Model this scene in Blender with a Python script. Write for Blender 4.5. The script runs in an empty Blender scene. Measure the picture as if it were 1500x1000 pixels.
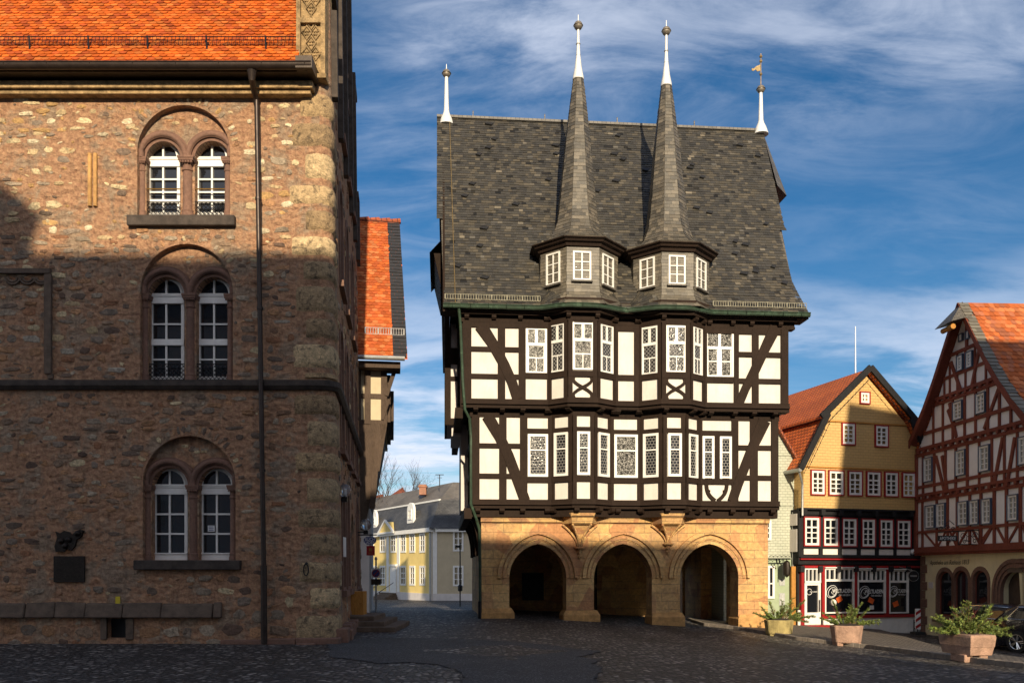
import bpy, math, random
from mathutils import Vector, noise
from mathutils.geometry import tessellate_polygon
R = math.radians
random.seed(7)
C = bpy.context.scene
COL = C.collection

# ------------------------------------------------------------------ camera, sky, sun, exposure
CAM_Z = 1.63; HY = 836.0; F = 1250.0
cd = bpy.data.cameras.new('camera'); cam = bpy.data.objects.new('camera', cd); COL.objects.link(cam)
cam.location = (0, 0, CAM_Z); cam.rotation_euler = (R(90), 0, 0)
cd.sensor_width = 36; cd.lens = 36*F/1500; cd.shift_y = (HY-500)/1500; cd.clip_start = .1; cd.clip_end = 3000
C.camera = cam
SUN_EL, SUN_AZ = 20.0, 6.5        # azimuth: degrees to the right of straight behind the camera
se, sa = R(SUN_EL), R(SUN_AZ)
S = Vector((math.sin(sa)*math.cos(se), -math.cos(sa)*math.cos(se), math.sin(se)))
ld = bpy.data.lights.new('sun', 'SUN'); sun = bpy.data.objects.new('sun', ld); COL.objects.link(sun)
ld.energy = 5.0; ld.angle = R(.5); ld.color = (1, .83, .585)
sun.rotation_euler = (-S).to_track_quat('-Z', 'Y').to_euler(); sun.location = (5, -5, 40)
W = bpy.data.worlds.new('World'); C.world = W; W.use_nodes = True
wn, wl = W.node_tree.nodes, W.node_tree.links
bg = wn['Background']; bg.inputs[1].default_value = .088
sky = wn.new('ShaderNodeTexSky'); sky.sky_type = 'NISHITA'; sky.sun_disc = False
sky.sun_elevation = se; sky.sun_rotation = math.pi - sa; sky.air_density = 1.0; sky.dust_density = .3; sky.ozone_density = 3.0
def wmath(op, a, b=None, c=None):
    n = wn.new('ShaderNodeMath'); n.operation = op
    for i, v in enumerate((a, b, c)):
        if v is None: continue
        if isinstance(v, (int, float)): n.inputs[i].default_value = v
        else: wl.new(v, n.inputs[i])
    return n.outputs[0]
tc = wn.new('ShaderNodeTexCoord'); sp = wn.new('ShaderNodeSeparateXYZ'); wl.new(tc.outputs['Generated'], sp.inputs[0])
den = wmath('ADD', wmath('MAXIMUM', sp.outputs[2], 0.0), .16)
cb = wn.new('ShaderNodeCombineXYZ'); wl.new(wmath('DIVIDE', sp.outputs[0], den), cb.inputs[0]); wl.new(wmath('DIVIDE', sp.outputs[1], den), cb.inputs[1])
def wnoise(scale, detail, rough, dist, loc, rotz=0, sc=(1, 1, 1)):
    mp = wn.new('ShaderNodeMapping'); mp.inputs['Location'].default_value = loc; mp.inputs['Rotation'].default_value = (0, 0, rotz); mp.inputs['Scale'].default_value = sc
    wl.new(cb.outputs[0], mp.inputs[0])
    n = wn.new('ShaderNodeTexNoise'); n.inputs['Scale'].default_value = scale; n.inputs['Detail'].default_value = detail
    n.inputs['Roughness'].default_value = rough; n.inputs['Distortion'].default_value = dist
    wl.new(mp.outputs[0], n.inputs[0]); return n.outputs[0]
def wramp(v, a, b):
    m = wn.new('ShaderNodeMapRange'); m.interpolation_type = 'SMOOTHSTEP'; m.inputs['From Min'].default_value = a; m.inputs['From Max'].default_value = b
    wl.new(v, m.inputs[0]); return m.outputs[0]
big = wramp(wnoise(.9, 3, .5, .3, (3.1, 1.7, 0)), .42, .62)
wisp = wramp(wnoise(2.2, 9, .62, .9, (1.3, 4.2, 0), .5, (1, 2.6, 1)), .36, .72)
fine = wramp(wnoise(7, 8, .65, .4, (0, 0, 0), -.3, (1, 1.8, 1)), .3, .75)
cl = wmath('MULTIPLY', wmath('ADD', wmath('MULTIPLY', big, .65), .22), wmath('ADD', wmath('MULTIPLY', wisp, .75), wmath('MULTIPLY', fine, .25)))
low = wramp(wnoise(1.3, 8, .58, .3, (6.2, 1.1, 0), 0, (.8, 1.5, 1)), .44, .60)
lowm = wmath('MULTIPLY', wramp(sp.outputs[2], .36, .16), low)
lft = wramp(sp.outputs[0], .30, -.12); top_ = wramp(sp.outputs[2], .30, .52)
cover = wmath('ADD', wmath('MULTIPLY', wmath('MAXIMUM', lft, top_), .80), .12)
clouds = wmath('MINIMUM', wmath('ADD', wmath('MULTIPLY', cl, cover), wmath('MULTIPLY', lowm, .75)), 1.0)
hs = wn.new('ShaderNodeHueSaturation'); hs.inputs['Saturation'].default_value = 1.3; hs.inputs['Value'].default_value = .9
wl.new(sky.outputs[0], hs.inputs['Color'])
mx = wn.new('ShaderNodeMixRGB'); wl.new(clouds, mx.inputs[0]); wl.new(hs.outputs[0], mx.inputs[1]); mx.inputs[2].default_value = (7.6, 8.2, 9.6, 1)
bk_fill = wmath('MULTIPLY', wramp(sp.outputs[1], -.05, -.7), wramp(wnoise(1.3, 6, .6, .3, (2, 8, 0)), .25, .6))  # unseen warm cloud bank behind the camera, added to fill the shaded fronts
mx2 = wn.new('ShaderNodeMixRGB'); wl.new(wmath('MULTIPLY', bk_fill, .42), mx2.inputs[0]); wl.new(mx.outputs[0], mx2.inputs[1]); mx2.inputs[2].default_value = (14.5, 12.6, 11.0, 1)
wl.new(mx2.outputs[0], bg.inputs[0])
vs = C.view_settings; vs.view_transform = 'Standard'; vs.look = 'None'; vs.exposure = 0.33; vs.gamma = 1

# ------------------------------------------------------------------ helpers
def px2world(px, py, D): return Vector(((px-750)*D/F, D, CAM_Z+(HY-py)*D/F))
def gz(x, y):
    s = max(0.0, min(1.0, (y-12)/12.0))
    xx = x if x > 0 else 0
    xx = xx*xx/(xx+.8) if xx > 0 else 0
    return -.058*min(xx, 26)*s - .021*max(0, y-34)
def ground_hit(px, py):
    D = 15.0
    for _ in range(60):
        x = (px-750)*D/F; D2 = (CAM_Z-gz(x, D))*F/(py-HY); D = D*.5+D2*.5
    x = (px-750)*D/F
    return Vector((x, D, gz(x, D)))

MATS = {}
class NT:
    def __init__(s, name):
        s.m = bpy.data.materials.new(name); s.m.use_nodes = True; s.t = s.m.node_tree; s.n = s.t.nodes; s.l = s.t.links
        s.b = s.n['Principled BSDF']
    def new(s, k): return s.n.new(k)
    def link(s, a, b): s.l.new(a, b)
    def coord(s, kind='UV', scale=(1, 1, 1), loc=(0, 0, 0), rot=(0, 0, 0)):
        t = s.new('ShaderNodeTexCoord'); mp = s.new('ShaderNodeMapping'); mp.inputs['Scale'].default_value = scale
        mp.inputs['Location'].default_value = loc; mp.inputs['Rotation'].default_value = rot
        s.link(t.outputs[kind], mp.inputs[0]); return mp.outputs[0]
    def noise(s, vec, scale, detail=5, rough=.6, dist=0, col=False):
        n = s.new('ShaderNodeTexNoise'); n.inputs['Scale'].default_value = scale; n.inputs['Detail'].default_value = detail
        n.inputs['Roughness'].default_value = rough; n.inputs['Distortion'].default_value = dist; s.link(vec, n.inputs[0]); return n.outputs[1 if col else 0]
    def voro(s, vec, scale, feat='F1', out='Distance', rnd=1.0):
        n = s.new('ShaderNodeTexVoronoi'); n.feature = feat; n.inputs['Scale'].default_value = scale; n.inputs['Randomness'].default_value = rnd
        s.link(vec, n.inputs[0]); return n.outputs[out]
    def ramp(s, v, stops):
        r = s.new('ShaderNodeValToRGB'); e = r.color_ramp.elements
        while len(e) < len(stops): e.new(.5)
        for k, (p, c) in enumerate(stops):
            e[k].position = p; e[k].color = (c[0], c[1], c[2], 1) if not isinstance(c, (int, float)) else (c, c, c, 1)
        s.link(v, r.inputs[0]); return r.outputs[0]
    def mix(s, f, a, b, mode='MIX'):
        m = s.new('ShaderNodeMixRGB'); m.blend_type = mode
        for i, v in enumerate((f, a, b)):
            if isinstance(v, (int, float)): m.inputs[i].default_value = v if i == 0 else (v, v, v, 1)
            elif isinstance(v, tuple): m.inputs[i].default_value = (v[0], v[1], v[2], 1)
            else: s.link(v, m.inputs[i])
        return m.outputs[0]
    def math(s, op, a, b=0.0):
        m = s.new('ShaderNodeMath'); m.operation = op
        for i, v in enumerate((a, b)):
            if isinstance(v, (int, float)): m.inputs[i].default_value = v
            else: s.link(v, m.inputs[i])
        return m.outputs[0]
    def attr(s):
        a = s.new('ShaderNodeAttribute'); a.attribute_name = 'Col'; return a.outputs['Color']
    def bump(s, h, strength=.5, dist=.02):
        b = s.new('ShaderNodeBump'); b.inputs['Strength'].default_value = strength; b.inputs['Distance'].default_value = dist
        s.link(h, b.inputs['Height']); s.link(b.outputs[0], s.b.inputs['Normal']); return b
    def fin(s, col, rough=.8, metal=0, spec=None):
        if isinstance(col, tuple): s.b.inputs['Base Color'].default_value = (col[0], col[1], col[2], 1)
        else: s.link(col, s.b.inputs['Base Color'])
        if isinstance(rough, (int, float)): s.b.inputs['Roughness'].default_value = rough
        else: s.link(rough, s.b.inputs['Roughness'])
        s.b.inputs['Metallic'].default_value = metal
        if spec is not None: s.b.inputs['Specular IOR Level'].default_value = spec
        MATS[s.m.name] = s.m; return s.m

def simple(name, col, rough=.7, metal=0, nscale=3.0, var=.25, bscale=40.0, bstr=.2, bdist=.01, grime=0.0):
    t = NT(name); v = t.coord('Object')
    n = t.noise(v, nscale, 6, .65)
    lo = tuple(c*(1-var) for c in col); hi = tuple(min(1, c*(1+var)) for c in col)
    c = t.ramp(n, [(.3, lo), (.7, hi)])
    if grime > 0:
        g = t.noise(t.coord('Object', (2.5, 2.5, .6)), 2.2, 8, .7, .5)
        c = t.mix(t.ramp(g, [(.5, 0), (.75, grime)]), c, tuple(x*.45 for x in col))
    t.bump(t.noise(v, bscale, 5, .6), bstr, bdist)
    return t.fin(c, rough, metal)

def attr_mat(name, rough=.85, nscale=14, var=.35, bscale=35, bstr=.5, bdist=.015, dark=.0, spec=None):
    t = NT(name); v = t.coord('Object')
    n = t.ramp(t.noise(v, nscale, 6, .7), [(.25, 1-var), (.75, 1+var)])
    c = t.mix(1.0, t.attr(), n, 'MULTIPLY')
    if dark > 0:
        g = t.noise(v, 5, 7, .7, .6); c = t.mix(t.ramp(g, [(.5, 0), (.66, dark)]), c, (.035, .028, .022))
    t.bump(t.noise(v, bscale, 7, .65), bstr, bdist)
    return t.fin(c, rough, 0, spec)

def brickmat(name, c1, c2, mortar, bw, bh, msize=.01, bumpd=.01, rough=.8, freq=2, off=.5, var=.3, nscale=1.2, msmooth=.1, stain=None, bstr=.8):
    t = NT(name); v = t.coord('UV')
    w = t.noise(t.coord('UV'), 3, 2, .5, 0, True)
    vv = t.new('ShaderNodeVectorMath'); vv.operation = 'MULTIPLY_ADD'; t.link(w, vv.inputs[0]); vv.inputs[1].default_value = (bh*.12,)*3; t.link(v, vv.inputs[2])
    b = t.new('ShaderNodeTexBrick'); b.offset = off; b.offset_frequency = freq; t.link(vv.outputs[0], b.inputs[0])
    b.inputs['Color1'].default_value = (*c1, 1); b.inputs['Color2'].default_value = (*c2, 1); b.inputs['Mortar'].default_value = (*mortar, 1)
    b.inputs['Scale'].default_value = 1; b.inputs['Mortar Size'].default_value = msize; b.inputs['Mortar Smooth'].default_value = msmooth
    b.inputs['Brick Width'].default_value = bw; b.inputs['Row Height'].default_value = bh; b.inputs['Bias'].default_value = 0
    n = t.ramp(t.noise(v, nscale, 7, .7, .3), [(.25, 1-var), (.75, 1+var)])
    c = t.mix(1.0, b.outputs[0], n, 'MULTIPLY')
    if stain:
        g = t.noise(v, stain[1], 6, .7, .4); c = t.mix(t.ramp(g, [(.55, 0), (.68, stain[2])]), c, stain[0])
    h = t.math('SUBTRACT', t.math('MULTIPLY', t.noise(v, 30, 5, .6), .35), b.outputs[1])
    t.bump(h, bstr, bumpd)
    return t.fin(c, rough)

def glassmat(name, col=(.012, .014, .018), rough=.06, wav=.0, wscale=10, kind=None):
    t = NT(name); v = t.coord('UV')
    base = col; rg = rough
    if kind in ('hex', 'diamond', 'lattice'):
        b = t.new('ShaderNodeTexBrick')
        if kind == 'hex':
            vec = v; b.offset = .5; bw, bh, ms = .115, .10, .009
        else:
            vec = t.coord('UV', rot=(0, 0, R(45))); b.offset = 0; bw, bh, ms = .095, .095, .009
        t.link(vec, b.inputs[0]); b.inputs['Scale'].default_value = 1; b.inputs['Mortar Size'].default_value = ms
        b.inputs['Mortar Smooth'].default_value = .2; b.inputs['Brick Width'].default_value = bw; b.inputs['Row Height'].default_value = bh
        b.inputs['Color1'].default_value = (*col, 1); b.inputs['Color2'].default_value = (col[0]*2, col[1]*2, col[2]*2, 1)
        b.inputs['Mortar'].default_value = (.24, .23, .21, 1)
        base = b.outputs[0]; rg = t.math('ADD', t.math('MULTIPLY', b.outputs[1], .6), rough)
    if wav > 0:
        t.bump(t.noise(v, wscale, 3, .6), wav, .02)
    return t.fin(base, rg, 0, .8)

def emptyobj(name, loc):
    o = bpy.data.objects.new(name, None); COL.objects.link(o); o.location = loc; o.empty_display_size = .5; return o
ORIG = {}
def tag(o, label=None, cat=None, group=None, kind=None):
    if label: o['label'] = label
    if cat: o['category'] = cat
    if group: o['group'] = group
    if kind: o['kind'] = kind
    return o
def thing(name, label, cat, loc=(0, 0, 0), group=None):
    o = emptyobj(name, loc); ORIG[o.name] = Vector(loc); return tag(o, label, cat, group)

def vary(lo, hi, cols):
    j = random.uniform(lo, hi); return tuple(v*j for v in random.choice(cols))

class MB:
    def __init__(s): s.v = []; s.f = []; s.m = []; s.c = []
    def add(s, pts, faces, mat=0, col=(1, 1, 1)):
        k = len(s.v); s.v += [Vector(p) for p in pts]
        for f in faces: s.f.append([i+k for i in f]); s.m.append(mat); s.c.append(col)
        return s
    def hexa(s, p, mat=0, col=(1, 1, 1)):          # 8 points: bottom 4 then top 4
        return s.add(p, [(0, 3, 2, 1), (4, 5, 6, 7), (0, 1, 5, 4), (1, 2, 6, 5), (2, 3, 7, 6), (3, 0, 4, 7)], mat, col)
    def box(s, a, b, mat=0, col=(1, 1, 1)):
        x0, y0, z0 = a; x1, y1, z1 = b
        return s.hexa([(x0, y0, z0), (x1, y0, z0), (x1, y1, z0), (x0, y1, z0), (x0, y0, z1), (x1, y0, z1), (x1, y1, z1), (x0, y1, z1)], mat, col)
    def fbox(s, fr, u0, u1, w0, w1, z0, z1, mat=0, col=(1, 1, 1)):
        P = fr.pt
        return s.hexa([P(u0, w1, z0), P(u1, w1, z0), P(u1, w0, z0), P(u0, w0, z0), P(u0, w1, z1), P(u1, w1, z1), P(u1, w0, z1), P(u0, w0, z1)], mat, col)
    def tube(s, pts, r, n=8, mat=0, col=(1, 1, 1), cap=True):
        pts = [Vector(p) for p in pts]; k = len(s.v); rs = r if isinstance(r, (list, tuple)) else [r]*len(pts)
        for i, p in enumerate(pts):
            d = (pts[min(i+1, len(pts)-1)]-pts[max(i-1, 0)]).normalized()
            a = d.cross(Vector((0, 0, 1)))
            if a.length < .05: a = d.cross(Vector((0, 1, 0)))
            a.normalize(); b = d.cross(a)
            for j in range(n):
                t = 2*math.pi*j/n; s.v.append(p+(a*math.cos(t)+b*math.sin(t))*rs[i])
        for i in range(len(pts)-1):
            for j in range(n):
                s.f.append([k+i*n+j, k+i*n+(j+1) % n, k+(i+1)*n+(j+1) % n, k+(i+1)*n+j]); s.m.append(mat); s.c.append(col)
        if cap:
            for q in (0, len(pts)-1):
                s.f.append([k+q*n+j for j in range(n)]); s.m.append(mat); s.c.append(col)
        return s
    def lathe(s, c, prof, n=16, mat=0, col=(1, 1, 1), rot=0):   # prof: (r,z)
        k = len(s.v)
        for r, z in prof:
            for j in range(n):
                t = 2*math.pi*j/n+rot; s.v.append(Vector((c[0]+r*math.cos(t), c[1]+r*math.sin(t), c[2]+z)))
        for i in range(len(prof)-1):
            for j in range(n):
                s.f.append([k+i*n+j, k+i*n+(j+1) % n, k+(i+1)*n+(j+1) % n, k+(i+1)*n+j]); s.m.append(mat); s.c.append(col)
        for q in (0, len(prof)-1):
            if prof[q][0] > .003: s.f.append([k+q*n+j for j in range(n)]); s.m.append(mat); s.c.append(col)
        return s
    def ball(s, c, r, n=14, mat=0, col=(1, 1, 1), sz=1.0):
        return s.lathe(c, [(max(.0005, r*math.sin(math.pi*i/8)), -r*sz*math.cos(math.pi*i/8)) for i in range(9)], n, mat, col)
    def plate(s, fr, outline, holes=(), w0=0, w1=None, mat=0, col=(1, 1, 1), back=False):
        loops = [[Vector((u, z, 0)) for u, z in outline]]+[[Vector((u, z, 0)) for u, z in h] for h in holes]
        tris = tessellate_polygon(loops); flat = [p for l in loops for p in l]
        s.add([fr.pt(p.x, w0, p.y) for p in flat], tris, mat, col)
        if w1 is not None:
            for l in loops:
                n = len(l); pts = [fr.pt(p.x, w0, p.y) for p in l]+[fr.pt(p.x, w1, p.y) for p in l]
                s.add(pts, [(i, (i+1) % n, n+(i+1) % n, n+i) for i in range(n)], mat, col)
            if back: s.add([fr.pt(p.x, w1, p.y) for p in flat], tris, mat, col)
        return s
    def build(s, name, mats, parent=None, origin=None, smooth=False, bevel=0.0, sharp=35):
        if not isinstance(mats, (list, tuple)): mats = [mats]
        if parent is not None: org = ORIG[parent.name]
        elif origin is not None: org = Vector(origin)
        else: org = Vector((0, 0, 0))
        me = bpy.data.meshes.new(name); me.from_pydata([v-org for v in s.v], [], s.f)
        for m in mats: me.materials.append(MATS[m])
        import bmesh
        bm = bmesh.new(); bm.from_mesh(me)
        for i, f in enumerate(bm.faces): f.material_index = s.m[i]
        cl = bm.loops.layers.float_color.new('Col')
        for i, f in enumerate(bm.faces):
            c = s.c[i]
            for lp in f.loops: lp[cl] = (c[0], c[1], c[2], 1)
        bmesh.ops.recalc_face_normals(bm, faces=bm.faces[:])
        if bevel > 0:
            bmesh.ops.remove_doubles(bm, verts=bm.verts[:], dist=.0004)
            ed = [e for e in bm.edges if len(e.link_faces) == 2 and e.calc_face_angle(0) > .5]
            bmesh.ops.bevel(bm, geom=ed, offset=bevel, segments=1, affect='EDGES', clamp_overlap=True)
        uv = bm.loops.layers.uv.new('UVMap')
        up = Vector((0, 0, 1))
        for f in bm.faces:
            n = f.normal
            if abs(n.z) > .96 or n.length < .5:
                t, b = Vector((1, 0, 0)), Vector((0, 1, 0))
            else:
                t = up.cross(n).normalized(); b = n.cross(t)
                if t.x < 0 and abs(t.x) > .3: t = -t
            for lp in f.loops:
                p = lp.vert.co+org; lp[uv].uv = (p.dot(t), p.dot(b))
            if smooth: f.smooth = True
        bm.to_mesh(me); bm.free()
        if smooth:
            try: me.set_sharp_from_angle(angle=R(sharp))
            except Exception: pass
        o = bpy.data.objects.new(name, me); COL.objects.link(o)
        if parent is not None: o.parent = parent
        else: o.location = org
        ORIG[o.name] = org
        return o

class Frame:
    def __init__(s, O, U, Nv=None):
        s.O = Vector(O); s.U = Vector((U[0], U[1], 0)).normalized()
        s.N = Vector((s.U.y, -s.U.x, 0)) if Nv is None else Vector(Nv).normalized()
    def pt(s, u, w, z): return s.O+s.U*u+s.N*w+Vector((0, 0, z-s.O.z))
    def hit(s, px, py, w=0.0):
        d = Vector(((px-750)/F, 1, (HY-py)/F)); p0 = s.O+s.N*w
        c = Vector((0, 0, CAM_Z)); t = (p0-c).dot(s.N)/d.dot(s.N); q = c+d*t
        return (q-s.O).dot(s.U), q.z
    def u(s, px, w=0.0): return s.hit(px, HY, w)[0]
    def z(s, px, py, w=0.0): return s.hit(px, py, w)[1]

def round_arch(u0, u1, zb, zs, n=16):          # outline of a round-headed opening
    r = (u1-u0)/2; c = (u0+u1)/2
    return [(u0, zb), (u1, zb)]+[(c+r*math.cos(math.pi*i/n), zs+r*math.sin(math.pi*i/n)) for i in range(n+1)]
def ell_arch(u0, u1, zb, zs, za, n=18):
    r = (u1-u0)/2; c = (u0+u1)/2
    return [(u0, zb), (u1, zb)]+[(c+r*math.cos(math.pi*i/n), zs+(za-zs)*math.sin(math.pi*i/n)) for i in range(n+1)]
def pointed(u0, u1, zb, zs, za, n=9):
    c = (u0+u1)/2; h = za-zs; a = c-u0
    Rr = (h*h+a*a)/(2*a)                        # radius of arcs centred on the springing line
    out = [(u0, zb), (u1, zb)]
    cr = u1-Rr; am = math.atan2(h, c-cr)
    out += [(cr+Rr*math.cos(am*i/n), zs+Rr*math.sin(am*i/n)) for i in range(n+1)]
    out += [(2*c-p[0], p[1]) for p in reversed(out[2:-1])]
    return out

def offset_poly(pts, o):
    out = []
    for i, p in enumerate(pts):
        p = Vector(p); ns = []
        if i > 0: d = (p-Vector(pts[i-1])).normalized(); ns.append(Vector((-d.y, d.x)))
        if i < len(pts)-1: d = (Vector(pts[i+1])-p).normalized(); ns.append(Vector((-d.y, d.x)))
        if len(ns) == 2:
            m = (ns[0]+ns[1]).normalized(); k = o/max(.3, m.dot(ns[0])); out.append(p+m*k)
        else: out.append(p+ns[0]*o)
    return out
def band(mb, fr, pts, oi, oo, z0, z1, mat=0, col=(1, 1, 1), oo_top=None, ext=0.0):
    """sweep along a (u,w) polyline, outward is +w"""
    a = offset_poly(pts, oi); b = offset_poly(pts, oo); b2 = offset_poly(pts, oo if oo_top is None else oo_top)
    n = len(pts)
    P = [fr.pt(q.x, q.y, z0) for q in a]+[fr.pt(q.x, q.y, z0) for q in b]+[fr.pt(q.x, q.y, z1) for q in a]+[fr.pt(q.x, q.y, z1) for q in b2]
    f = []
    for i in range(n-1):
        f += [(i, i+1, n+i+1, n+i), (n+i, n+i+1, 3*n+i+1, 3*n+i), (3*n+i, 3*n+i+1, 2*n+i+1, 2*n+i), (2*n+i, 2*n+i+1, i+1, i)]
    f += [(0, n, 3*n, 2*n), (n-1, 2*n-1, 4*n-1, 3*n-1)]
    mb.add(P, f, mat, col)

PROUD = [0]
def beam(mb, fr, pts, wd, w=0.0, depth=.05, mat=0, col=(1, 1, 1)):
    """flat timber following (u,z) points, wd may be a list"""
    PROUD[0] = (PROUD[0]+1) % 17
    w1 = w+depth+PROUD[0]*.0014
    ws = wd if isinstance(wd, (list, tuple)) else [wd]*len(pts)
    L, Rr = [], []
    for i, p in enumerate(pts):
        a = Vector(pts[max(0, i-1)]); b = Vector(pts[min(len(pts)-1, i+1)]); d = (b-a).normalized(); nrm = Vector((-d.y, d.x))
        L.append(Vector(p)+nrm*ws[i]/2); Rr.append(Vector(p)-nrm*ws[i]/2)
    poly = L+Rr[::-1]; n = len(pts)
    P = [fr.pt(q.x, w1, q.y) for q in poly]+[fr.pt(q.x, w-.02, q.y) for q in poly]; m = len(poly)
    f = [(i, i+1, m-2-i, m-1-i) for i in range(n-1)]+[(i, (i+1) % m, m+(i+1) % m, m+i) for i in range(m)]
    mb.add(P, f, mat, col)

def window(fr, u0, u1, z0, z1, w, parent, cols=2, rows=(.33, .66), fw=.07, mw=.03, rec=.05, frame_mat='white_paint', glass='glass_dark', thick=None, surround=None, sw=.08, merge=False, name='window', sash=True):
    """frame (+ optional coloured surround) with glazing bars; pane is a sub-part unless merged"""
    mb = MB(); mats = [frame_mat]
    fo = .025
    mb.fbox(fr, u0, u0+fw, w-.05, w+fo, z0, z1); mb.fbox(fr, u1-fw, u1, w-.05, w+fo, z0, z1)
    mb.fbox(fr, u0+fw, u1-fw, w-.05, w+fo-.002, z1-fw, z1); mb.fbox(fr, u0+fw, u1-fw, w-.05, w+fo-.002, z0, z0+fw)
    iu0, iu1, iz0, iz1 = u0+fw, u1-fw, z0+fw, z1-fw
    for k in range(1, cols):
        uc = iu0+(iu1-iu0)*k/cols; m = mw if cols != 2 else mw*1.5
        mb.fbox(fr, uc-m/2, uc+m/2, w-.04, w+.008, iz0, iz1)
    for r_ in rows:
        big = isinstance(r_, tuple); rr = r_[0] if big else r_; m = r_[1] if big else mw
        zc = iz0+(iz1-iz0)*rr; mb.fbox(fr, iu0, iu1, w-.04, w+(.018 if big else .004), zc-m/2, zc+m/2)
    if surround:
        mats.append(surround); k = 1; a = sw
        mb.fbox(fr, u0-a, u0-.002, w-.03, w+.05, z0-a, z1+a, k); mb.fbox(fr, u1+.002, u1+a, w-.03, w+.05, z0-a, z1+a, k)
        mb.fbox(fr, u0-.002, u1+.002, w-.03, w+.048, z1+.002, z1+a, k); mb.fbox(fr, u0-.002, u1+.002, w-.03, w+.048, z0-a, z0-.002, k)
    if merge:
        mats.append(glass); mb.add([fr.pt(iu0, w-.03, iz0), fr.pt(iu1, w-.03, iz0), fr.pt(iu1, w-.03, iz1), fr.pt(iu0, w-.03, iz1)], [(0, 1, 2, 3)], len(mats)-1)
        return mb.build(name, mats, parent)
    o = mb.build(name, mats, parent)
    g = MB(); g.add([fr.pt(iu0-.01, w-.03, iz0-.01), fr.pt(iu1+.01, w-.03, iz0-.01), fr.pt(iu1+.01, w-.03, iz1+.01), fr.pt(iu0-.01, w-.03, iz1+.01)], [(0, 1, 2, 3)])
    g.build('pane', glass, o)
    return o

def shingles(mb, A, B, Cc, D, row, tw, lift=.02, thick=.012, colf=None, rnd=False, mat=0, jit=.12, overlap=1.15, droop=0.0, skew=0.0, out=None):
    """patch A(eave left) B(eave right) Cc(top right) D(top left)"""
    A, B, Cc, D = map(Vector, (A, B, Cc, D)); n = (B-A).cross(D-A).normalized()
    if out is not None:
        if n.dot(Vector(out)) < 0: n = -n
    elif n.y > 0 and abs(n.y) > .1 or n.z < -.2: n = -n
    H = ((D+Cc)/2-(A+B)/2).length; rows = max(1, int(H/row))
    for i in range(rows):
        t0 = i/rows; t1 = min(1.0, (i+overlap)/rows)
        L0 = A.lerp(D, t0); R0 = B.lerp(Cc, t0); L1 = A.lerp(D, t1); R1 = B.lerp(Cc, t1)
        wd = (R0-L0).length; k = max(1, int(wd/tw)); offs = (.5 if i % 2 else 0)+(random.uniform(-.15, .15) if jit > .1 else 0)
        xs = [0.0]
        x = (1-offs % 1)
        while x < k:
            xs.append((x+random.uniform(-jit, jit))/k if jit else x/k); x += 1
        xs.append(1.0)
        for a, b in zip(xs[:-1], xs[1:]):
            if b-a < .15/k: continue
            g = .0015/wd
            lo = lift*random.uniform(.75, 1.3); dz = random.uniform(-1, 1)*row*.05*(1 if jit else .3)
            p0 = L0.lerp(R0, a+g)+n*lo; p1 = L0.lerp(R0, b-g)+n*lo
            sd = (D-A).normalized(); p0 = p0+sd*dz; p1 = p1+sd*(dz+skew*(b-a)*wd)
            q1 = L1.lerp(R1, b-g)+n*.002; q0 = L1.lerp(R1, a+g)+n*.002
            c = colf() if colf else (1, 1, 1)
            if rnd:
                m1 = p0.lerp(p1, .5)-sd*row*.28; m0 = p0.lerp(p1, .18)-sd*row*.17; m2 = p0.lerp(p1, .82)-sd*row*.17
                top = [p0, m0, m1, m2, p1, q1, q0]; th = [v-n*thick for v in top[:5]]
                mb.add(top+th, [(0, 1, 2, 3, 4, 5, 6)]+[(j, j+1, 8+j, 7+j) for j in range(4)], mat, c)
            else:
                mb.add([p0, p1, q1, q0, p0-n*thick, p1-n*thick], [(0, 1, 2, 3), (0, 4, 5, 1)], mat, c)

def blob_stone(mb, fr, u, z, a, b, w=0.0, h=.03, col=(.4, .3, .2), ang=0.0, n=10):
    o1, o2, o3 = [], [], []
    ca, sa_ = math.cos(ang), math.sin(ang)
    ph = random.random()*6
    for j in range(n):
        t = 2*math.pi*(j+random.uniform(-.25, .25))/n; c, s_ = math.cos(t), math.sin(t)
        k = (abs(c)**3.6+abs(s_)**3.6)**(-1/3.6)*random.uniform(.72, 1.06)
        x, y = a*k*c, b*k*s_
        for lst, f, hh in ((o1, 1.0, -.004), (o2, .88, h*random.uniform(.5, .95)), (o3, .55, h*random.uniform(.75, 1.25))):
            xx, yy = x*f, y*f; lst.append(fr.pt(u+xx*ca-yy*sa_, w+hh, z+xx*sa_+yy*ca))
    pts = o1+o2+o3+[fr.pt(u, w+h*random.uniform(.8, 1.2), z)]
    f = []
    for r_ in range(2):
        f += [(r_*n+j, r_*n+(j+1) % n, (r_+1)*n+(j+1) % n, (r_+1)*n+j) for j in range(n)]
    f += [(2*n+j, 2*n+(j+1) % n, 3*n) for j in range(n)]
    mb.add(pts, f, 0, col)

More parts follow.
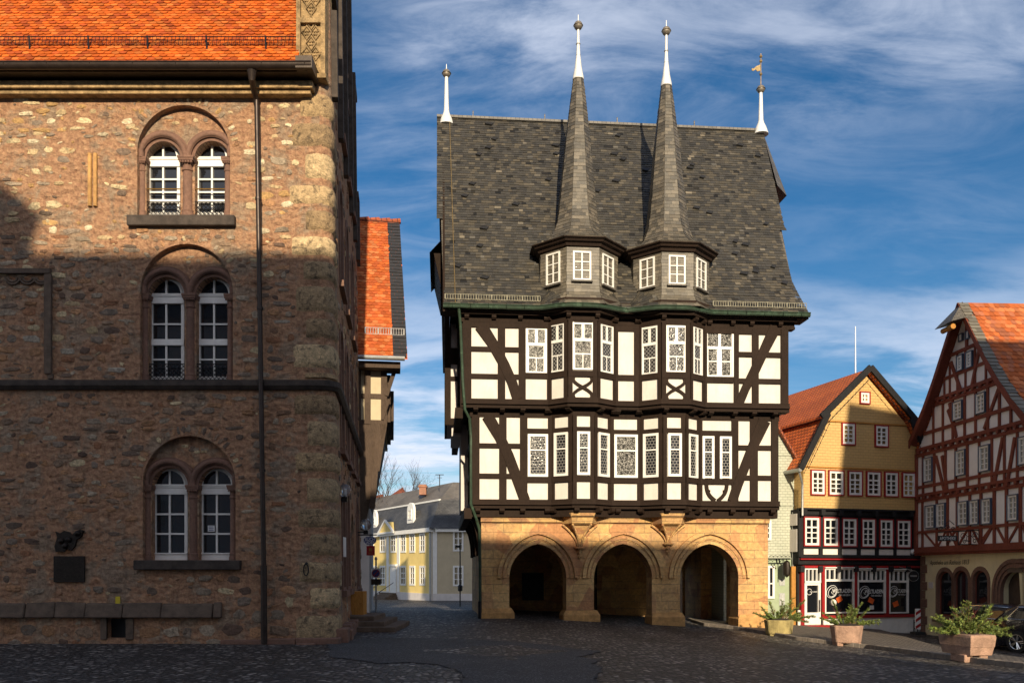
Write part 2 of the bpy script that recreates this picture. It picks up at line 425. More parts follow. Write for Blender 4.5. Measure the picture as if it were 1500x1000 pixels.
def text_mesh(body, fr, uc, zc, height, w, mat, parent=None, depth=.004, name='lettering', width=None, shear=0.0, bold=0.0):
    cu = bpy.data.curves.new(name, 'FONT'); cu.body = body; cu.size = 1; cu.align_x = 'CENTER'; cu.align_y = 'CENTER'; cu.extrude = 0; cu.shear = shear; cu.offset = bold; cu.resolution_u = 3
    to = bpy.data.objects.new(name, cu); COL.objects.link(to); bpy.context.view_layer.update()
    me = bpy.data.meshes.new_from_object(to.evaluated_get(bpy.context.evaluated_depsgraph_get()))
    xs = [v.co.x for v in me.vertices]; ys = [v.co.y for v in me.vertices]
    x0, x1, y0, y1 = min(xs), max(xs), min(ys), max(ys)
    sy = height/(y1-y0); sx = (width/(x1-x0)) if width else sy
    mb = MB(); cx, cy = (x0+x1)/2, (y0+y1)/2
    mb.add([fr.pt(uc+(v.co.x-cx)*sx, w, zc+(v.co.y-cy)*sy) for v in me.vertices], [tuple(p.vertices) for p in me.polygons])
    bpy.data.objects.remove(to); bpy.data.curves.remove(cu); bpy.data.meshes.remove(me)
    return mb.build(name, mat, parent)

# ------------------------------------------------------------------ materials
simple('white_paint', (.78, .77, .73), .45, 0, 4, .08, 60, .05)
simple('cream_plaster', (.70, .665, .61), .9, 0, 1.5, .09, 30, .5, .012, .28)
simple('grey_plaster', (.64, .60, .57), .9, 0, 2, .08, 50, .2, .006, .1)
simple('white_plaster', (.84, .82, .80), .9, 0, 2, .06, 40, .3, .01, .12)
simple('tan_plaster', (.52, .44, .30), .9, 0, 1.5, .08, 50, .2, .006, .1)
simple('yellow_plaster', (.78, .60, .22), .9, 0, 1.0, .08, 30, .2, .006, .15)
simple('apotheke_plaster', (.76, .67, .42), .9, 0, 1.0, .12, 25, .3, .01, .25)
def timber(name, col, rough=.75):
    t = NT(name); v = t.coord('Object', (9, 9, 1.6)); v2 = t.coord('Object')
    n = t.noise(v, 5, 7, .7, .6); n2 = t.noise(v2, 1.3, 4, .6)
    c = t.ramp(n, [(.28, tuple(x*.45 for x in col)), (.55, col), (.8, tuple(x*1.5 for x in col))])
    c = t.mix(t.ramp(n2, [(.4, 0), (.7, .35)]), c, tuple(x*1.7 for x in col)); t.bump(n, .5, .015); return t.fin(c, rough, 0, .12)
timber('dark_timber', (.026, .0165, .012)); timber('red_timber', (.21, .062, .040)); timber('black_timber', (.022, .022, .024)); timber('old_timber', (.085, .06, .045))
timber('orange_wood', (.42, .20, .05))
simple('red_paint', (.30, .012, .014), .45, 0, 4, .15, 40, .1)
simple('bluegrey_paint', (.07, .10, .15), .5)
simple('black_iron', (.012, .012, .013), .5, .3, 6, .3)
simple('dark_metal', (.05, .038, .03), .45, .6, 6, .3)
simple('brown_gutter', (.045, .032, .026), .4, .5, 6, .3)
simple('zinc', (.35, .36, .36), .45, .7, 4, .2)
simple('white_metal', (.74, .74, .72), .5, .1, 6, .12, 30, .1, .01, .4)
simple('brass', (.42, .24, .06), .4, .7)
simple('mast', (.6, .6, .6), .5, .5)
simple('rusty_copper', (.28, .20, .09), .6, .4, 9, .5)
t = NT('copper_green'); v = t.coord('Object'); t.fin(t.ramp(t.noise(v, 5, 7, .7), [(.3, (.022, .034, .02)), (.58, (.04, .075, .046)), (.8, (.14, .21, .14))]), .5, .2)
simple('snow_guard', (.38, .36, .27), .6, .3, 8, .4)
attr_mat('slate', .5, 30, .3, 60, .45, .01, 0, .5)
attr_mat('tile', .8, 40, .22, 70, .5, .01, 0, .2)
attr_mat('rubble', .9, 18, .55, 35, 1.0, .05, .45)
attr_mat('ashlar_blocks', .9, 10, .6, 30, 1.0, .07, .85)
# mortar of the left building: pinkish-brown render with grey lime patches
t = NT('mortar'); v = t.coord('Object')
n1 = t.noise(v, 1.1, 7, .7, .4); n2 = t.noise(v, 11, 7, .72, .3); n3 = t.noise(t.coord('Object', (3, 3, .7)), 1.7, 6, .7)
c = t.ramp(n2, [(.25, (.20, .095, .052)), (.42, (.42, .222, .128)), (.58, (.58, .335, .19)), (.8, (.74, .48, .28))])
c = t.mix(t.ramp(n1, [(.5, 0), (.58, .75)]), c, t.ramp(n2, [(.3, (.24, .17, .115)), (.7, (.50, .395, .28))]))
c = t.mix(t.ramp(n3, [(.52, 0), (.72, .55)]), c, (.09, .062, .045))
vd = t.voro(t.coord('Object', (1, 1, 1.6)), 5.5, 'SMOOTH_F1')
t.bump(t.math('ADD', t.math('MULTIPLY', n2, 1.3), t.math('MULTIPLY', vd, -1.1)), 1.0, .10); t.fin(c, .93)
# red sandstone
t = NT('red_sandstone'); v = t.coord('Object'); n = t.noise(v, 16, 8, .7); n1 = t.noise(v, 2, 4, .6)
c = t.ramp(n, [(.3, (.13, .068, .047)), (.7, (.26, .145, .10))]); c = t.mix(t.ramp(n1, [(.45, 0), (.7, .5)]), c, (.10, .062, .048)); t.bump(n, .5, .02); t.fin(c, .88)
simple('dark_sandstone', (.055, .042, .034), .85, 0, 5, .5, 40, .6, .02)
simple('stone_step', (.12, .085, .06), .85, 0, 5, .4, 30, .5, .02)
simple('carved_stone', (.34, .23, .11), .9, 0, 7, .6, 26, .9, .04, .8)
simple('ochre_stone', (.50, .28, .10), .88, 0, 5, .35, 28, .7, .025, .5)
# golden ashlar of the town hall
def ashlar(name, c1, c2, mort, bw, bh):
    t = NT(name); v = t.coord('UV')
    w = t.noise(v, 2.2, 2, .5, 0, True)
    vv = t.new('ShaderNodeVectorMath'); vv.operation = 'MULTIPLY_ADD'; t.link(w, vv.inputs[0]); vv.inputs[1].default_value = (.10, .06, 0); t.link(v, vv.inputs[2])
    b = t.new('ShaderNodeTexBrick'); b.offset = .43; b.squash = 1.5; b.squash_frequency = 3; t.link(vv.outputs[0], b.inputs[0])
    b.inputs['Scale'].default_value = 1; b.inputs['Brick Width'].default_value = bw; b.inputs['Row Height'].default_value = bh
    b.inputs['Mortar Size'].default_value = .009; b.inputs['Mortar Smooth'].default_value = .3
    b.inputs['Color1'].default_value = (*c1, 1); b.inputs['Color2'].default_value = (*c2, 1); b.inputs['Mortar'].default_value = (*mort, 1)
    vo = t.voro(vv.outputs[0], 1.7, 'F1', 'Color'); sx = t.new('ShaderNodeSeparateColor'); t.link(vo, sx.inputs[0])
    c = t.mix(t.ramp(sx.outputs[0], [(.45, 0), (.7, .75)]), b.outputs[0], (.42, .19, .09))
    c = t.mix(t.ramp(sx.outputs[1], [(.6, 0), (.85, .5)]), c, (.76, .50, .22))
    n = t.noise(v, 9, 8, .72, .4); c = t.mix(1, c, t.ramp(n, [(.25, .6), (.75, 1.35)]), 'MULTIPLY')
    g = t.noise(v, .9, 7, .7, .5); c = t.mix(t.ramp(g, [(.48, 0), (.70, .7)]), c, (.19, .13, .085))
    t.bump(t.math('SUBTRACT', t.math('MULTIPLY', t.noise(v, 22, 6, .65), .6), b.outputs[1]), .9, .02)
    return t.fin(c, .88)
ashlar('golden_ashlar', (.66, .415, .165), (.54, .32, .125), (.34, .235, .13), .62, .30)
brickmat('yellow_shingle', (.62, .405, .155), (.59, .38, .145), (.42, .27, .10), .24, .115, .006, .012, .7, var=.08)
brickmat('green_shingle', (.47, .49, .40), (.43, .46, .37), (.28, .30, .24), .20, .11, .006, .012, .75, var=.14)
brickmat('slate_shingle', (.085, .077, .066), (.145, .13, .108), (.03, .028, .025), .17, .10, .007, .018, .55, var=.35, off=.5)
brickmat('turret_slate', (.17, .15, .115), (.235, .205, .155), (.06, .052, .04), .20, .115, .007, .018, .6, var=.25, off=.5)
brickmat('far_slate', (.055, .055, .058), (.08, .08, .08), (.03, .03, .03), .25, .16, .01, .02, .6, var=.5, nscale=.6)
brickmat('far_roof_grey', (.13, .12, .11), (.17, .15, .13), (.06, .055, .05), .25, .2, .01, .02, .8, var=.45, nscale=.4)
brickmat('red_tile', (.68, .165, .035), (.58, .13, .03), (.06, .018, .01), .2, .17, .014, .04, .75, var=.35)
brickmat('red_tile_far', (.38, .10, .035), (.30, .07, .03), (.08, .02, .01), .22, .19, .014, .04, .75, var=.3)
brickmat('brick_red', (.30, .10, .05), (.36, .14, .07), (.3, .25, .2), .24, .08, .01, .01, .85)
glassmat('glass_dark', (.010, .012, .016), .05)
glassmat('glass_old', (.03, .03, .032), .10, .55, 9)
glassmat('glass_hex', (.008, .009, .012), .12, .35, 14, 'hex')
glassmat('glass_diamond', (.012, .012, .014), .14, .5, 12, 'diamond')
t = NT('glass_reflection'); v = t.coord('UV'); n = t.noise(v, 12, 2, .6, .9)  # pale and black blotches paint in the sky reflection of uneven panes
t.bump(t.noise(v, 8, 3, .6), .5, .02); t.fin(t.ramp(n, [(.36, (.34, .33, .31)), (.385, (.012, .012, .012)), (.515, (.012, .012, .012)), (.54, (.42, .41, .38)), (.59, (.42, .41, .38)), (.61, (.015, .015, .015))]), .35, 0, .1)
t = NT('glass_net'); v = t.coord('UV'); n = t.noise(v, 6, 3, .6)
t.fin(t.ramp(n, [(.3, (.22, .22, .19)), (.7, (.42, .41, .36))]), .18, 0, .8)
simple('curtain', (.035, .034, .032), .9, 0, 3, .2)
# ground
t = NT('cobbles'); v = t.coord('Object')
wv = t.noise(v, .5, 3, .5, 0, True); vv = t.new('ShaderNodeVectorMath'); vv.operation = 'MULTIPLY_ADD'; t.link(wv, vv.inputs[0]); vv.inputs[1].default_value = (.5, .5, 0); t.link(v, vv.inputs[2])
d = t.voro(vv.outputs[0], 8.2, 'DISTANCE_TO_EDGE', 'Distance', .62); cc = t.voro(vv.outputs[0], 8.2, 'F1', 'Color', .62)
f1 = t.voro(vv.outputs[0], 8.2, 'F1', 'Distance', .62)
sx = t.new('ShaderNodeSeparateColor'); t.link(cc, sx.inputs[0])
base = t.ramp(sx.outputs[0], [(0, (.04, .037, .037)), (.45, (.105, .094, .088)), (.75, (.25, .225, .21)), (1, (.55, .49, .43))])
ns = t.noise(v, 30, 6, .7); base = t.mix(1, base, t.ramp(ns, [(.25, .6), (.75, 1.4)]), 'MULTIPLY')
pt_ = t.noise(v, .35, 5, .6); base = t.mix(1, base, t.ramp(pt_, [(.3, .7), (.7, 1.35)]), 'MULTIPLY')
joint = t.ramp(d, [(.06, 0), (.26, 1)]); c = t.mix(joint, (.012, .011, .010), base)
hgt = t.math('ADD', t.math('ADD', t.math('MULTIPLY', t.ramp(d, [(0, 0), (.28, 1)]), 1.0), t.math('MULTIPLY', sx.outputs[1], .45)), t.math('MULTIPLY', ns, .35))
t.bump(hgt, 1.0, .09); t.fin(c, t.math('ADD', t.math('MULTIPLY', ns, .35), .38), 0, .5)
t = NT('asphalt'); v = t.coord('Object'); n = t.noise(v, 60, 6, .8); n1 = t.noise(v, 1.2, 5, .6)
vo = t.voro(v, 45, 'F1', 'Color'); sx = t.new('ShaderNodeSeparateColor'); t.link(vo, sx.inputs[0])
c = t.mix(t.ramp(sx.outputs[0], [(.82, 0), (.95, .9)]), t.ramp(n, [(.3, (.012, .013, .016)), (.7, (.038, .040, .045))]), (.15, .15, .15)); c = t.mix(1, c, t.ramp(n1, [(.3, .75), (.7, 1.3)]), 'MULTIPLY')
t.bump(n, .8, .015); t.fin(c, .75)
brickmat('pavement_setts', (.17, .14, .115), (.11, .095, .08), (.04, .035, .03), .13, .12, .012, .02, .8, var=.35, nscale=2)
simple('kerb_stone', (.20, .17, .14), .85, 0, 4, .35, 30, .5, .02)
simple('trough_stone', (.40, .25, .18), .9, 0, 5, .3, 28, .9, .03, .5)
simple('trough_mossy', (.36, .29, .12), .9, 0, 4, .4, 28, .9, .03, .55)
simple('soil', (.03, .022, .016), .95)
attr_mat('needles', .6, 8, .3, 10, 0)
simple('twig_red', (.16, .03, .03), .7); simple('stem_brown', (.16, .09, .05), .85)
simple('bark', (.05, .035, .025), .9)
t = NT('car_paint'); t.fin((.010, .013, .022), .18, .3); t.b.inputs['Coat Weight'].default_value = 1.0; t.b.inputs['Coat Roughness'].default_value = .03
simple('chrome', (.75, .75, .75), .15, 1, 3, .02, 3, 0); simple('tyre', (.015, .015, .015), .8); simple('tail_light', (.25, .01, .012), .2, 0, 3, .1, 3, 0)
simple('sign_blue', (.02, .035, .16), .5, 0, 3, .05); simple('sign_red', (.30, .01, .012), .5, 0, 3, .05); simple('sign_white', (.75, .75, .73), .5, 0, 3, .05); simple('sign_yellow', (.65, .50, .03), .5)
simple('orange_card', (.75, .12, .015), .7); simple('bronze', (.022, .016, .012), .5, .5, 20, .5, 40, .6, .01)
t = NT('clear_globe'); t.fin((.8, .82, .85), .03, 0, .6); t.b.inputs['Transmission Weight'].default_value = .9
simple('milk', (.7, .7, .68), .3)

# ------------------------------------------------------------------ setting: ground, asphalt patch, pavement, kerb
def gridmesh(name, xs, ys, dz, mat):
    mb = MB(); nx = len(xs)
    mb.add([(x, y, gz(x, y)+dz) for y in ys for x in xs], [(j*nx+i, j*nx+i+1, (j+1)*nx+i+1, (j+1)*nx+i) for j in range(len(ys)-1) for i in range(nx-1)])
    return mb.build(name, mat, smooth=True)
xs = [-400, -150, -60, -30]+[-20+i*1.0 for i in range(61)]+[50, 80, 150, 400]
ys = [-200, -60, -25, 0, 6]+[8+i*1.0 for i in range(60)]+[75, 85, 100, 140, 220, 500, 900]
tag(gridmesh('ground', xs, ys, 0, 'cobbles'), kind='structure')
# dark asphalt repair with a ragged edge
edge = [(478, 938), (560, 934), (640, 934), (700, 937), (745, 939), (800, 944), (850, 951), (884, 953), (862, 959), (845, 962), (880, 967), (868, 972), (884, 979), (872, 990), (880, 1003), (700, 1006), (676, 1003), (680, 990), (662, 978), (640, 973), (600, 970), (560, 972), (520, 966), (482, 962)]
ew = []
for i, (a, b) in enumerate(edge):
    c2 = edge[(i+1) % len(edge)]
    for k in range(11):
        f = k/11; p = ground_hit(a+(c2[0]-a)*f, b+(c2[1]-b)*f); ew.append((p.x+random.uniform(-.06, .06), p.y+random.uniform(-.06, .06)))
tr = tessellate_polygon([[Vector((x, y, 0)) for x, y in ew]])
mb = MB(); mb.add([(x, y, gz(x, y)+.012) for x, y in ew], tr)
tag(mb.build('asphalt_patch', 'asphalt'), kind='structure')
kp = [(985, 899), (996, 903), (1012, 910), (1031, 916), (1074, 921), (1123, 929), (1166, 937), (1215, 943), (1269, 949), (1301, 953), (1350, 960), (1420, 970), (1500, 979), (1640, 992)]
kw = [ground_hit(*p) for p in kp]
dense = []
for a, b in zip(kw[:-1], kw[1:]):
    for k in range(6): dense.append(a.lerp(b, k/6))
dense.append(kw[-1])
KH = .10
mb = MB(); rows = 14; nx = len(dense)
def pv(p, j):
    y = p.y+.12+(46-p.y)*j/rows*(1.0); x = p.x+(y-p.y)*.25
    return (x, y, gz(x, y)+KH)
mb.add([pv(p, j) for j in range(rows+1) for p in dense], [(j*nx+i, j*nx+i+1, (j+1)*nx+i+1, (j+1)*nx+i) for j in range(rows) for i in range(nx-1)])
tag(mb.build('pavement', 'pavement_setts', smooth=True), kind='structure')
mb = MB(); i = 0
while i < nx-1:
    a, b = dense[i], dense[i+1]; d = (b-a); nrm = Vector((-d.y, d.x, 0)).normalized()*.14; g = d*.012
    h = KH+.012+random.uniform(-.004, .006)
    za, zb = gz(a.x, a.y), gz(b.x, b.y)
    P = [a+g, b-g, b-g+nrm, a+g+nrm]
    mb.hexa([(p.x, p.y, gz(p.x, p.y)-.05) for p in P]+[(p.x, p.y, gz(p.x, p.y)+h) for p in P]); i += 1
tag(mb.build('kerb', 'kerb_stone', bevel=.012), kind='structure')

# ================================================================== LEFT STONE BUILDING (medieval wine house)
random.seed(11)
LD = 19.2
FL = Frame((-3.93, LD, 0), (1, 0))
lu = lambda px: FL.u(px); lz = lambda py: CAM_Z+(HY-py)*LD/F
def lp(px, py): return (lu(px), lz(py))
sh = thing('stone_house', 'rubble stone house with paired round arched windows and orange tiled roof, filling the left side', 'house', (-3.93, LD, 0))
WIN = [  # big arch (l, r, apex, spring), bottom, openings, opening apex, opening spring
    dict(b=(201, 337, 154, 222), bot=318, o=((214, 264), (285, 336)), oa=205, os=232, sill=(189, 346, 318, 333), grille=296, kind=0),
    dict(b=(205, 341, 357, 428), bot=558, o=((217, 270), (287, 340)), oa=405, os=432, sill=None, grille=533, kind=1),
    dict(b=(209, 345, 638, 708), bot=820, o=((222, 275), (291, 344)), oa=682, os=711, sill=(199, 354, 820, 834), grille=None, kind=2)]
REC = -.30
LU = lambda px, d: (px-750)*(LD+d)/F-FL.O.x
LZ = lambda py, d: CAM_Z+(HY-py)*(LD+d)/F
def big_arch(w): l, r, a, s_ = w['b']; return ell_arch(lu(l), lu(r), lz(w['bot']), lz(s_), lz(a), 26)
holes = [big_arch(w) for w in WIN]
holes.append([lp(157, 934), lp(185, 934), lp(185, 905), lp(157, 905)])
uc_top, uc_bot = lu(470), lu(480)
mb = MB()
mb.plate(FL, [(lu(-260), -.6), (uc_bot, -.6), (uc_bot, 0), (uc_top, lz(115)), (lu(-260), lz(115))], holes, 0, REC-.05)
mb.build('front_wall', 'mortar', sh)
LU0, LZ0 = lu, lz
# recess infill with the paired openings
for w in WIN:
    lu = lambda px: LU(px, .15)
    lz = lambda py: LZ(py, .15)
    mb = MB(); ho = [round_arch(lu(a), lu(b), lz(w['bot'])+.001, lz(w['os']), 16) for a, b in w['o']]
    ho = [[(u, max(z, lz(w['bot'])+.004)) for u, z in h] for h in ho]
    l, r, a, s_ = w['b']
    mb.plate(FL, ell_arch(LU0(l)-.02, LU0(r)+.02, LZ0(w['bot'])-.01, LZ0(s_), LZ0(a)+.02, 26), ho, -.17, -.42)
    mb.build('tympanum', 'mortar', sh)
    # red sandstone double arch moulding, roll + flat
    mb = MB(); um = (lu(w['o'][0][1])+lu(w['o'][1][0]))/2
    for k, (a, b) in enumerate(w['o']):
        c = (lu(a)+lu(b))/2; r0 = (lu(b)-lu(a))/2
        for (ra, rb, wf, wb) in ((r0, r0+.07, -.15, -.40), (r0+.07, r0+.20, -.10, -.2), (r0+.20, r0+.235, -.125, -.2)):
            n = 20; P = []; cyz = lz(w['os'])
            ang = [math.pi*i/n for i in range(n+1)]
            for rr, ww in ((ra, wf), (rb, wf), (ra, wb), (rb, wb)):
                for t_ in ang:
                    u = c+rr*math.cos(t_)
                    if k == 0: u = min(u, um-.002)
                    else: u = max(u, um+.002)
                    P.append(FL.pt(max(LU0(l)+.01, min(LU0(r)-.01, u)), ww+(0.004*k), cyz+rr*math.sin(t_)))
            m = n+1; f = []
            for i in range(n): f += [(i, i+1, m+i+1, m+i), (i, 2*m+i, 2*m+i+1, i+1), (m+i, m+i+1, 3*m+i+1, 3*m+i)]
            mb.add(P, f)
        pts = [FL.pt(max(LU0(l)+.05, min(LU0(r)-.05, c+(r0+.135)*math.cos(t_))), -.11, cyz+(r0+.135)*math.sin(t_)) for t_ in ang]
        mb.tube(pts, .062, 8)
    mb.build('arch_moulding', 'red_sandstone', sh, smooth=True, sharp=50)
    # columns with capitals and bases
    for (a, b, half) in ((w['b'][0], w['o'][0][0], 1), (w['o'][0][1], w['o'][1][0], 0), (w['o'][1][1], w['b'][1]+7, 1)):
        c = (lu(a)+lu(b))/2; hw = (lu(b)-lu(a))/2 if not half else .105
        if half and a == w['b'][0]: c = lu(a)+.10
        if half and a != w['b'][0]: c = lu(w['b'][1])-.055
        zb, zt = lz(w['bot']), lz(w['os'])
        base = FL.pt(c, -.20, zb); h = zt-zb; k = min(1.0, hw/.15)
        mb = MB()
        mb.lathe(base, [(.15*k, 0), (.15*k, .07), (.135*k, .10), (.145*k, .14), (.115*k, .17), (.112*k, h-.30), (.135*k, h-.285), (.135*k, h-.25), (.118*k, h-.24), (.12*k, h-.16), (.15*k, h-.08)], 14)
        s1 = .17*k; mb.box((base.x-s1, base.y-s1, base.z+h-.09), (base.x+s1, base.y+s1, base.z+h-.055)); s1 = .185*k
        mb.box((base.x-s1*.94, base.y-s1*.94, base.z+h-.055), (base.x+s1*.94, base.y+s1*.94, base.z+h-.035)); mb.box((base.x-s1, base.y-s1, base.z+h-.035), (base.x+s1, base.y+s1, base.z+h+.01))
        for q in range(5): mb.ball(base+Vector(((q-2)*.06*k, -.15*k, h-.12)), .03*k, 8)
        mb.build('column', 'red_sandstone', sh, smooth=True)
    if w['sill']:
        l_, r_, t0, t1 = w['sill']; mb = MB(); mb.fbox(FL, LU0(l_), LU0(r_), -.35, .14, LZ0(t1), LZ0(t0)); mb.build('sill', 'dark_sandstone', sh, bevel=.015)
    lu = lambda px: LU(px, .36)
    lz = lambda py: LZ(py, .36)
    # white casements
    for a, b in w['o']:
        mb = MB(); u0, u1 = lu(a), lu(b); c = (u0+u1)/2; r0 = (u1-u0)/2; zs = lz(w['os']); zb = lz(w['bot'])
        W0 = -.36
        out = round_arch(u0, u1, zs-.02, zs, 18); inn = round_arch(u0+.085, u1-.085, zs+.03, zs+.015, 18)
        mb.plate(FL, out, [inn], W0, W0-.07)
        out = round_arch(u0+.04, u1-.04, zs+.0, zs, 18); mb.plate(FL, out, [round_arch(u0+.075, u1-.075, zs+.03, zs+.012, 18)], W0+.025, W0)
        rail = lambda z0, z1, o=.03: mb.fbox(FL, u0, u1, W0-.06, W0+o, z0, z1)
        zr = zs-.20; rail(zr, zs-.03, .035); rail(zs-.045, zs-.02, .055)
        mb.fbox(FL, u0, u0+.10, W0-.06, W0+.012, zb, zr); mb.fbox(FL, u1-.07, u1, W0-.06, W0+.012, zb, zr)
        mb.fbox(FL, c-.02, c+.02, W0-.04, W0+.004, zb, zs+r0-.05)
        iu0, iu1 = u0+.10, u1-.07
        if w['kind'] == 2: bars = [(.33, .02), (.665, .02)]; zl = zb+.16; rail(zb, zl, .02); rail(zl-.02, zl+.01, .045)
        elif w['kind'] == 1: bars = [(.235, .018), (.47, .07), (.72, .018)]; zl = zb+.10; rail(zb, zl)
        else: bars = [(.25, .04), (.45, .018), (.73, .018)]; zl = zb+.10; rail(zb, zl)
        for q, hw in bars:
            zc = zl+(zr-zl)*q
            if w['kind'] == 1 and hw > .03: rail(zc-hw, zc+hw, .03)
            else: mb.fbox(FL, iu0, iu1, W0-.04, W0+(.006 if hw < .03 else .014), zc-hw, zc+hw)
        o = mb.build('window', 'white_paint', sh)
        g = MB(); g.plate(FL, round_arch(u0+.03, u1-.03, zb+.03, zs, 14), (), W0-.05); g.build('pane', 'glass_dark', o)
        if w['kind'] == 2:
            g = MB(); n = 40; cols = []
            P = [FL.pt(u0+.05+(u1-u0-.1)*i/n, W0-.22+.03*math.sin(i*2*math.pi/5), z_) for z_ in (zb, zr) for i in range(n+1)]
            g.add(P, [(i, i+1, n+2+i, n+1+i) for i in range(n)]); g.build('curtain', 'curtain', o, smooth=True)
        if w['grille']:
            g = MB(); W1 = -.20; zt = LZ(w['grille'], .2); zb = LZ(w['bot'], .2); u0, u1 = LU(a, .2), LU(b, .2); st = (zt-zb)/4.0
            g.tube([FL.pt(u0, W1, zt), FL.pt(u1, W1, zt)], .012, 5); g.tube([FL.pt(u0, W1, zb+.03), FL.pt(u1, W1, zb+.03)], .012, 5)
            x = u0-(zt-zb)
            while x < u1:
                for sgn in (1, -1):
                    x0, x1 = (x, x+(zt-zb)); z0, z1 = (zb, zt) if sgn > 0 else (zt, zb)
                    a0 = max(x0, u0); a1 = min(x1, u1)
                    if a1 > a0:
                        f0 = (a0-x0)/(x1-x0); f1 = (a1-x0)/(x1-x0)
                        g.tube([FL.pt(a0, W1, z0+(z1-z0)*f0), FL.pt(a1, W1, z0+(z1-z0)*f1)], .008, 4, cap=False)
                x += .095
            g.build('window_grille', 'black_iron', sh)
            if w['kind'] == 0:
                g = MB(); zc = LZ(277, .2); g.tube([FL.pt(u0, W1, zc), FL.pt(u1, W1, zc)], .014, 6); g.build('safety_bar', 'brass', sh)
lu = LU0; lz = LZ0
# side wall, rounded corner and gable
SD = Vector((-.128, 1, 0)).normalized(); lean = -.0125
class LeanFrame:
    def __init__(s, O, U, N, k): s.O, s.U, s.N, s.k = Vector(O), Vector(U), Vector(N), k
    def pt(s, u, w, z): return s.O+s.U*u+s.N*w+Vector((s.k*z, 0, z))
SN = Vector((SD.y, -SD.x, 0))
FS = LeanFrame((-3.93, LD, 0), SD, SN, lean)
prof = [(.35, -.8), (11.3, -.8), (11.3, 14.5), (10.6, 14.6), (10.3, 17.6), (9.6, 17.8), (9.3, 21), (8.2, 21.2), (8.0, 24.5), (3.4, 24.5), (3.2, 21.5), (2.2, 21.3), (2.0, 18.3), (1.0, 18.1), (.8, 14.8), (.35, 14.6)]
SW = [(u, z0, z1, kk) for u, z0, z1, kk in [(1.9, 1.2, 3.2, 1), (3.7, 1.2, 3.3, 1), (8.6, 1.1, 3.4, 1), (1.9, 4.7, 7.2, 1), (4.0, 4.7, 7.2, 1), (6.2, 4.7, 7.2, 1), (8.6, 4.7, 7.2, 1), (2.2, 8.9, 10.9, 1), (4.6, 8.9, 10.9, 1), (7.2, 8.9, 10.9, 1), (3.5, 13.2, 15.0, 1), (6.0, 13.2, 15.0, 1), (8.4, 13.2, 15, 1)]]
hs_ = [round_arch(u, u+1.05, z0, z1, 10) for u, z0, z1, _ in SW]+[round_arch(5.7, 7.2, 0.35, 2.6, 10)]
mb = MB(); mb.plate(FS, prof, hs_, 0, -.55, back=True)
n = 8; rr = .36; P = []
for z_ in (-.8, 14.6):
    for i in range(n+1):
        t_ = i/n; a = FL.pt(lu(470) if z_ > 5 else lu(480), 0, z_); a = Vector((FS.pt(0, 0, z_).x-rr, LD, z_)); b_ = FS.pt(rr, 0, z_); m_ = FS.pt(0, 0, z_)
        P.append(a.lerp(m_, t_).lerp(m_.lerp(b_, t_), t_))
mb.add(P, [(i, i+1, n+2+i, n+1+i) for i in range(n)])
mb.build('side_wall', 'mortar', sh)
for k, (u, z0, z1, _) in enumerate(SW):
    g = MB(); out = round_arch(u-.14, u+1.19, z0-.05, z1, 10); g.plate(FS, out, [round_arch(u+.02, u+1.03, z0+.02, z1, 10)], .03+.001*k, -.4)
    g.fbox(FS, u-.22, u+1.27, -.1, .12, z0-.2, z0-.05); g.build('window_surround', 'red_sandstone', sh)
    window(FS, u+.1, u+.95, z0+.05, z1+.2, -.3, sh, 2, (.33, .66))
g = MB(); g.plate(FS, round_arch(5.72, 7.18, .35, 2.6, 10), (), -.3, -.36); g.build('side_door', 'old_timber', sh)
# parapet copings and pilaster strips of the stepped gable
g = MB()
for a, b in zip(prof[2:-1], prof[3:]):
    if abs(a[0]-b[0]) > .4: g.fbox(FS, min(a[0], b[0])-.08, max(a[0], b[0])+.08, -.65, .12, max(a[1], b[1]), max(a[1], b[1])+.22)
for u in (.5, 2.4, 4.4, 6.9, 9.0, 10.8):
    g.fbox(FS, u-.12, u+.12, -.05, .14, 12.5, 14.5 if u in (.5, 10.8) else (18 if u in (2.4, 9.0) else 24))
g.build('gable_pilasters', 'dark_sandstone', sh, bevel=.01)
# string course round the corner
g = MB()
a2 = [(lu(-260), 0), (0-.36+lean*5.9+0, 0)]
def coursepts(z_, off):
    A = Vector((FS.pt(0, 0, z_).x-rr, LD, z_)); M_ = FS.pt(0, 0, z_); B_ = FS.pt(rr, 0, z_)
    pts = [Vector((lu(-260)+FL.O.x, LD, z_))]+[A.lerp(M_, i/8).lerp(M_.lerp(B_, i/8), i/8) for i in range(9)]+[FS.pt(11.3, 0, z_)]
    out = []
    for i, p in enumerate(pts):
        d = (pts[min(i+1, len(pts)-1)]-pts[max(i-1, 0)]).normalized(); out.append(p+Vector((d.y, -d.x, 0))*off)
    return out
def course(mb, z0, z1, o0, o1):
    q = [coursepts(z0, -.05), coursepts(z0, o0), coursepts(z1, o1), coursepts(z1, -.05)]; n = len(q[0])
    mb.add([p for l in q for p in l], [(r_*n+i, r_*n+i+1, ((r_+1) % 4)*n+i+1, ((r_+1) % 4)*n+i) for r_ in range(4) for i in range(n-1)]+[(0, n, 2*n, 3*n)])
course(g, lz(571), lz(566), .07, .14); course(g, lz(566)+.001, lz(558), .14, .14); g.build('string_course', 'dark_sandstone', sh)
g = MB(); g.fbox(FL, lu(-260), lu(462), -.05, .30, 12.33, 12.48); g.fbox(FL, lu(-260), lu(458), -.05, .22, 12.24, 12.329); g.build('eaves_cornice', 'carved_stone', sh)
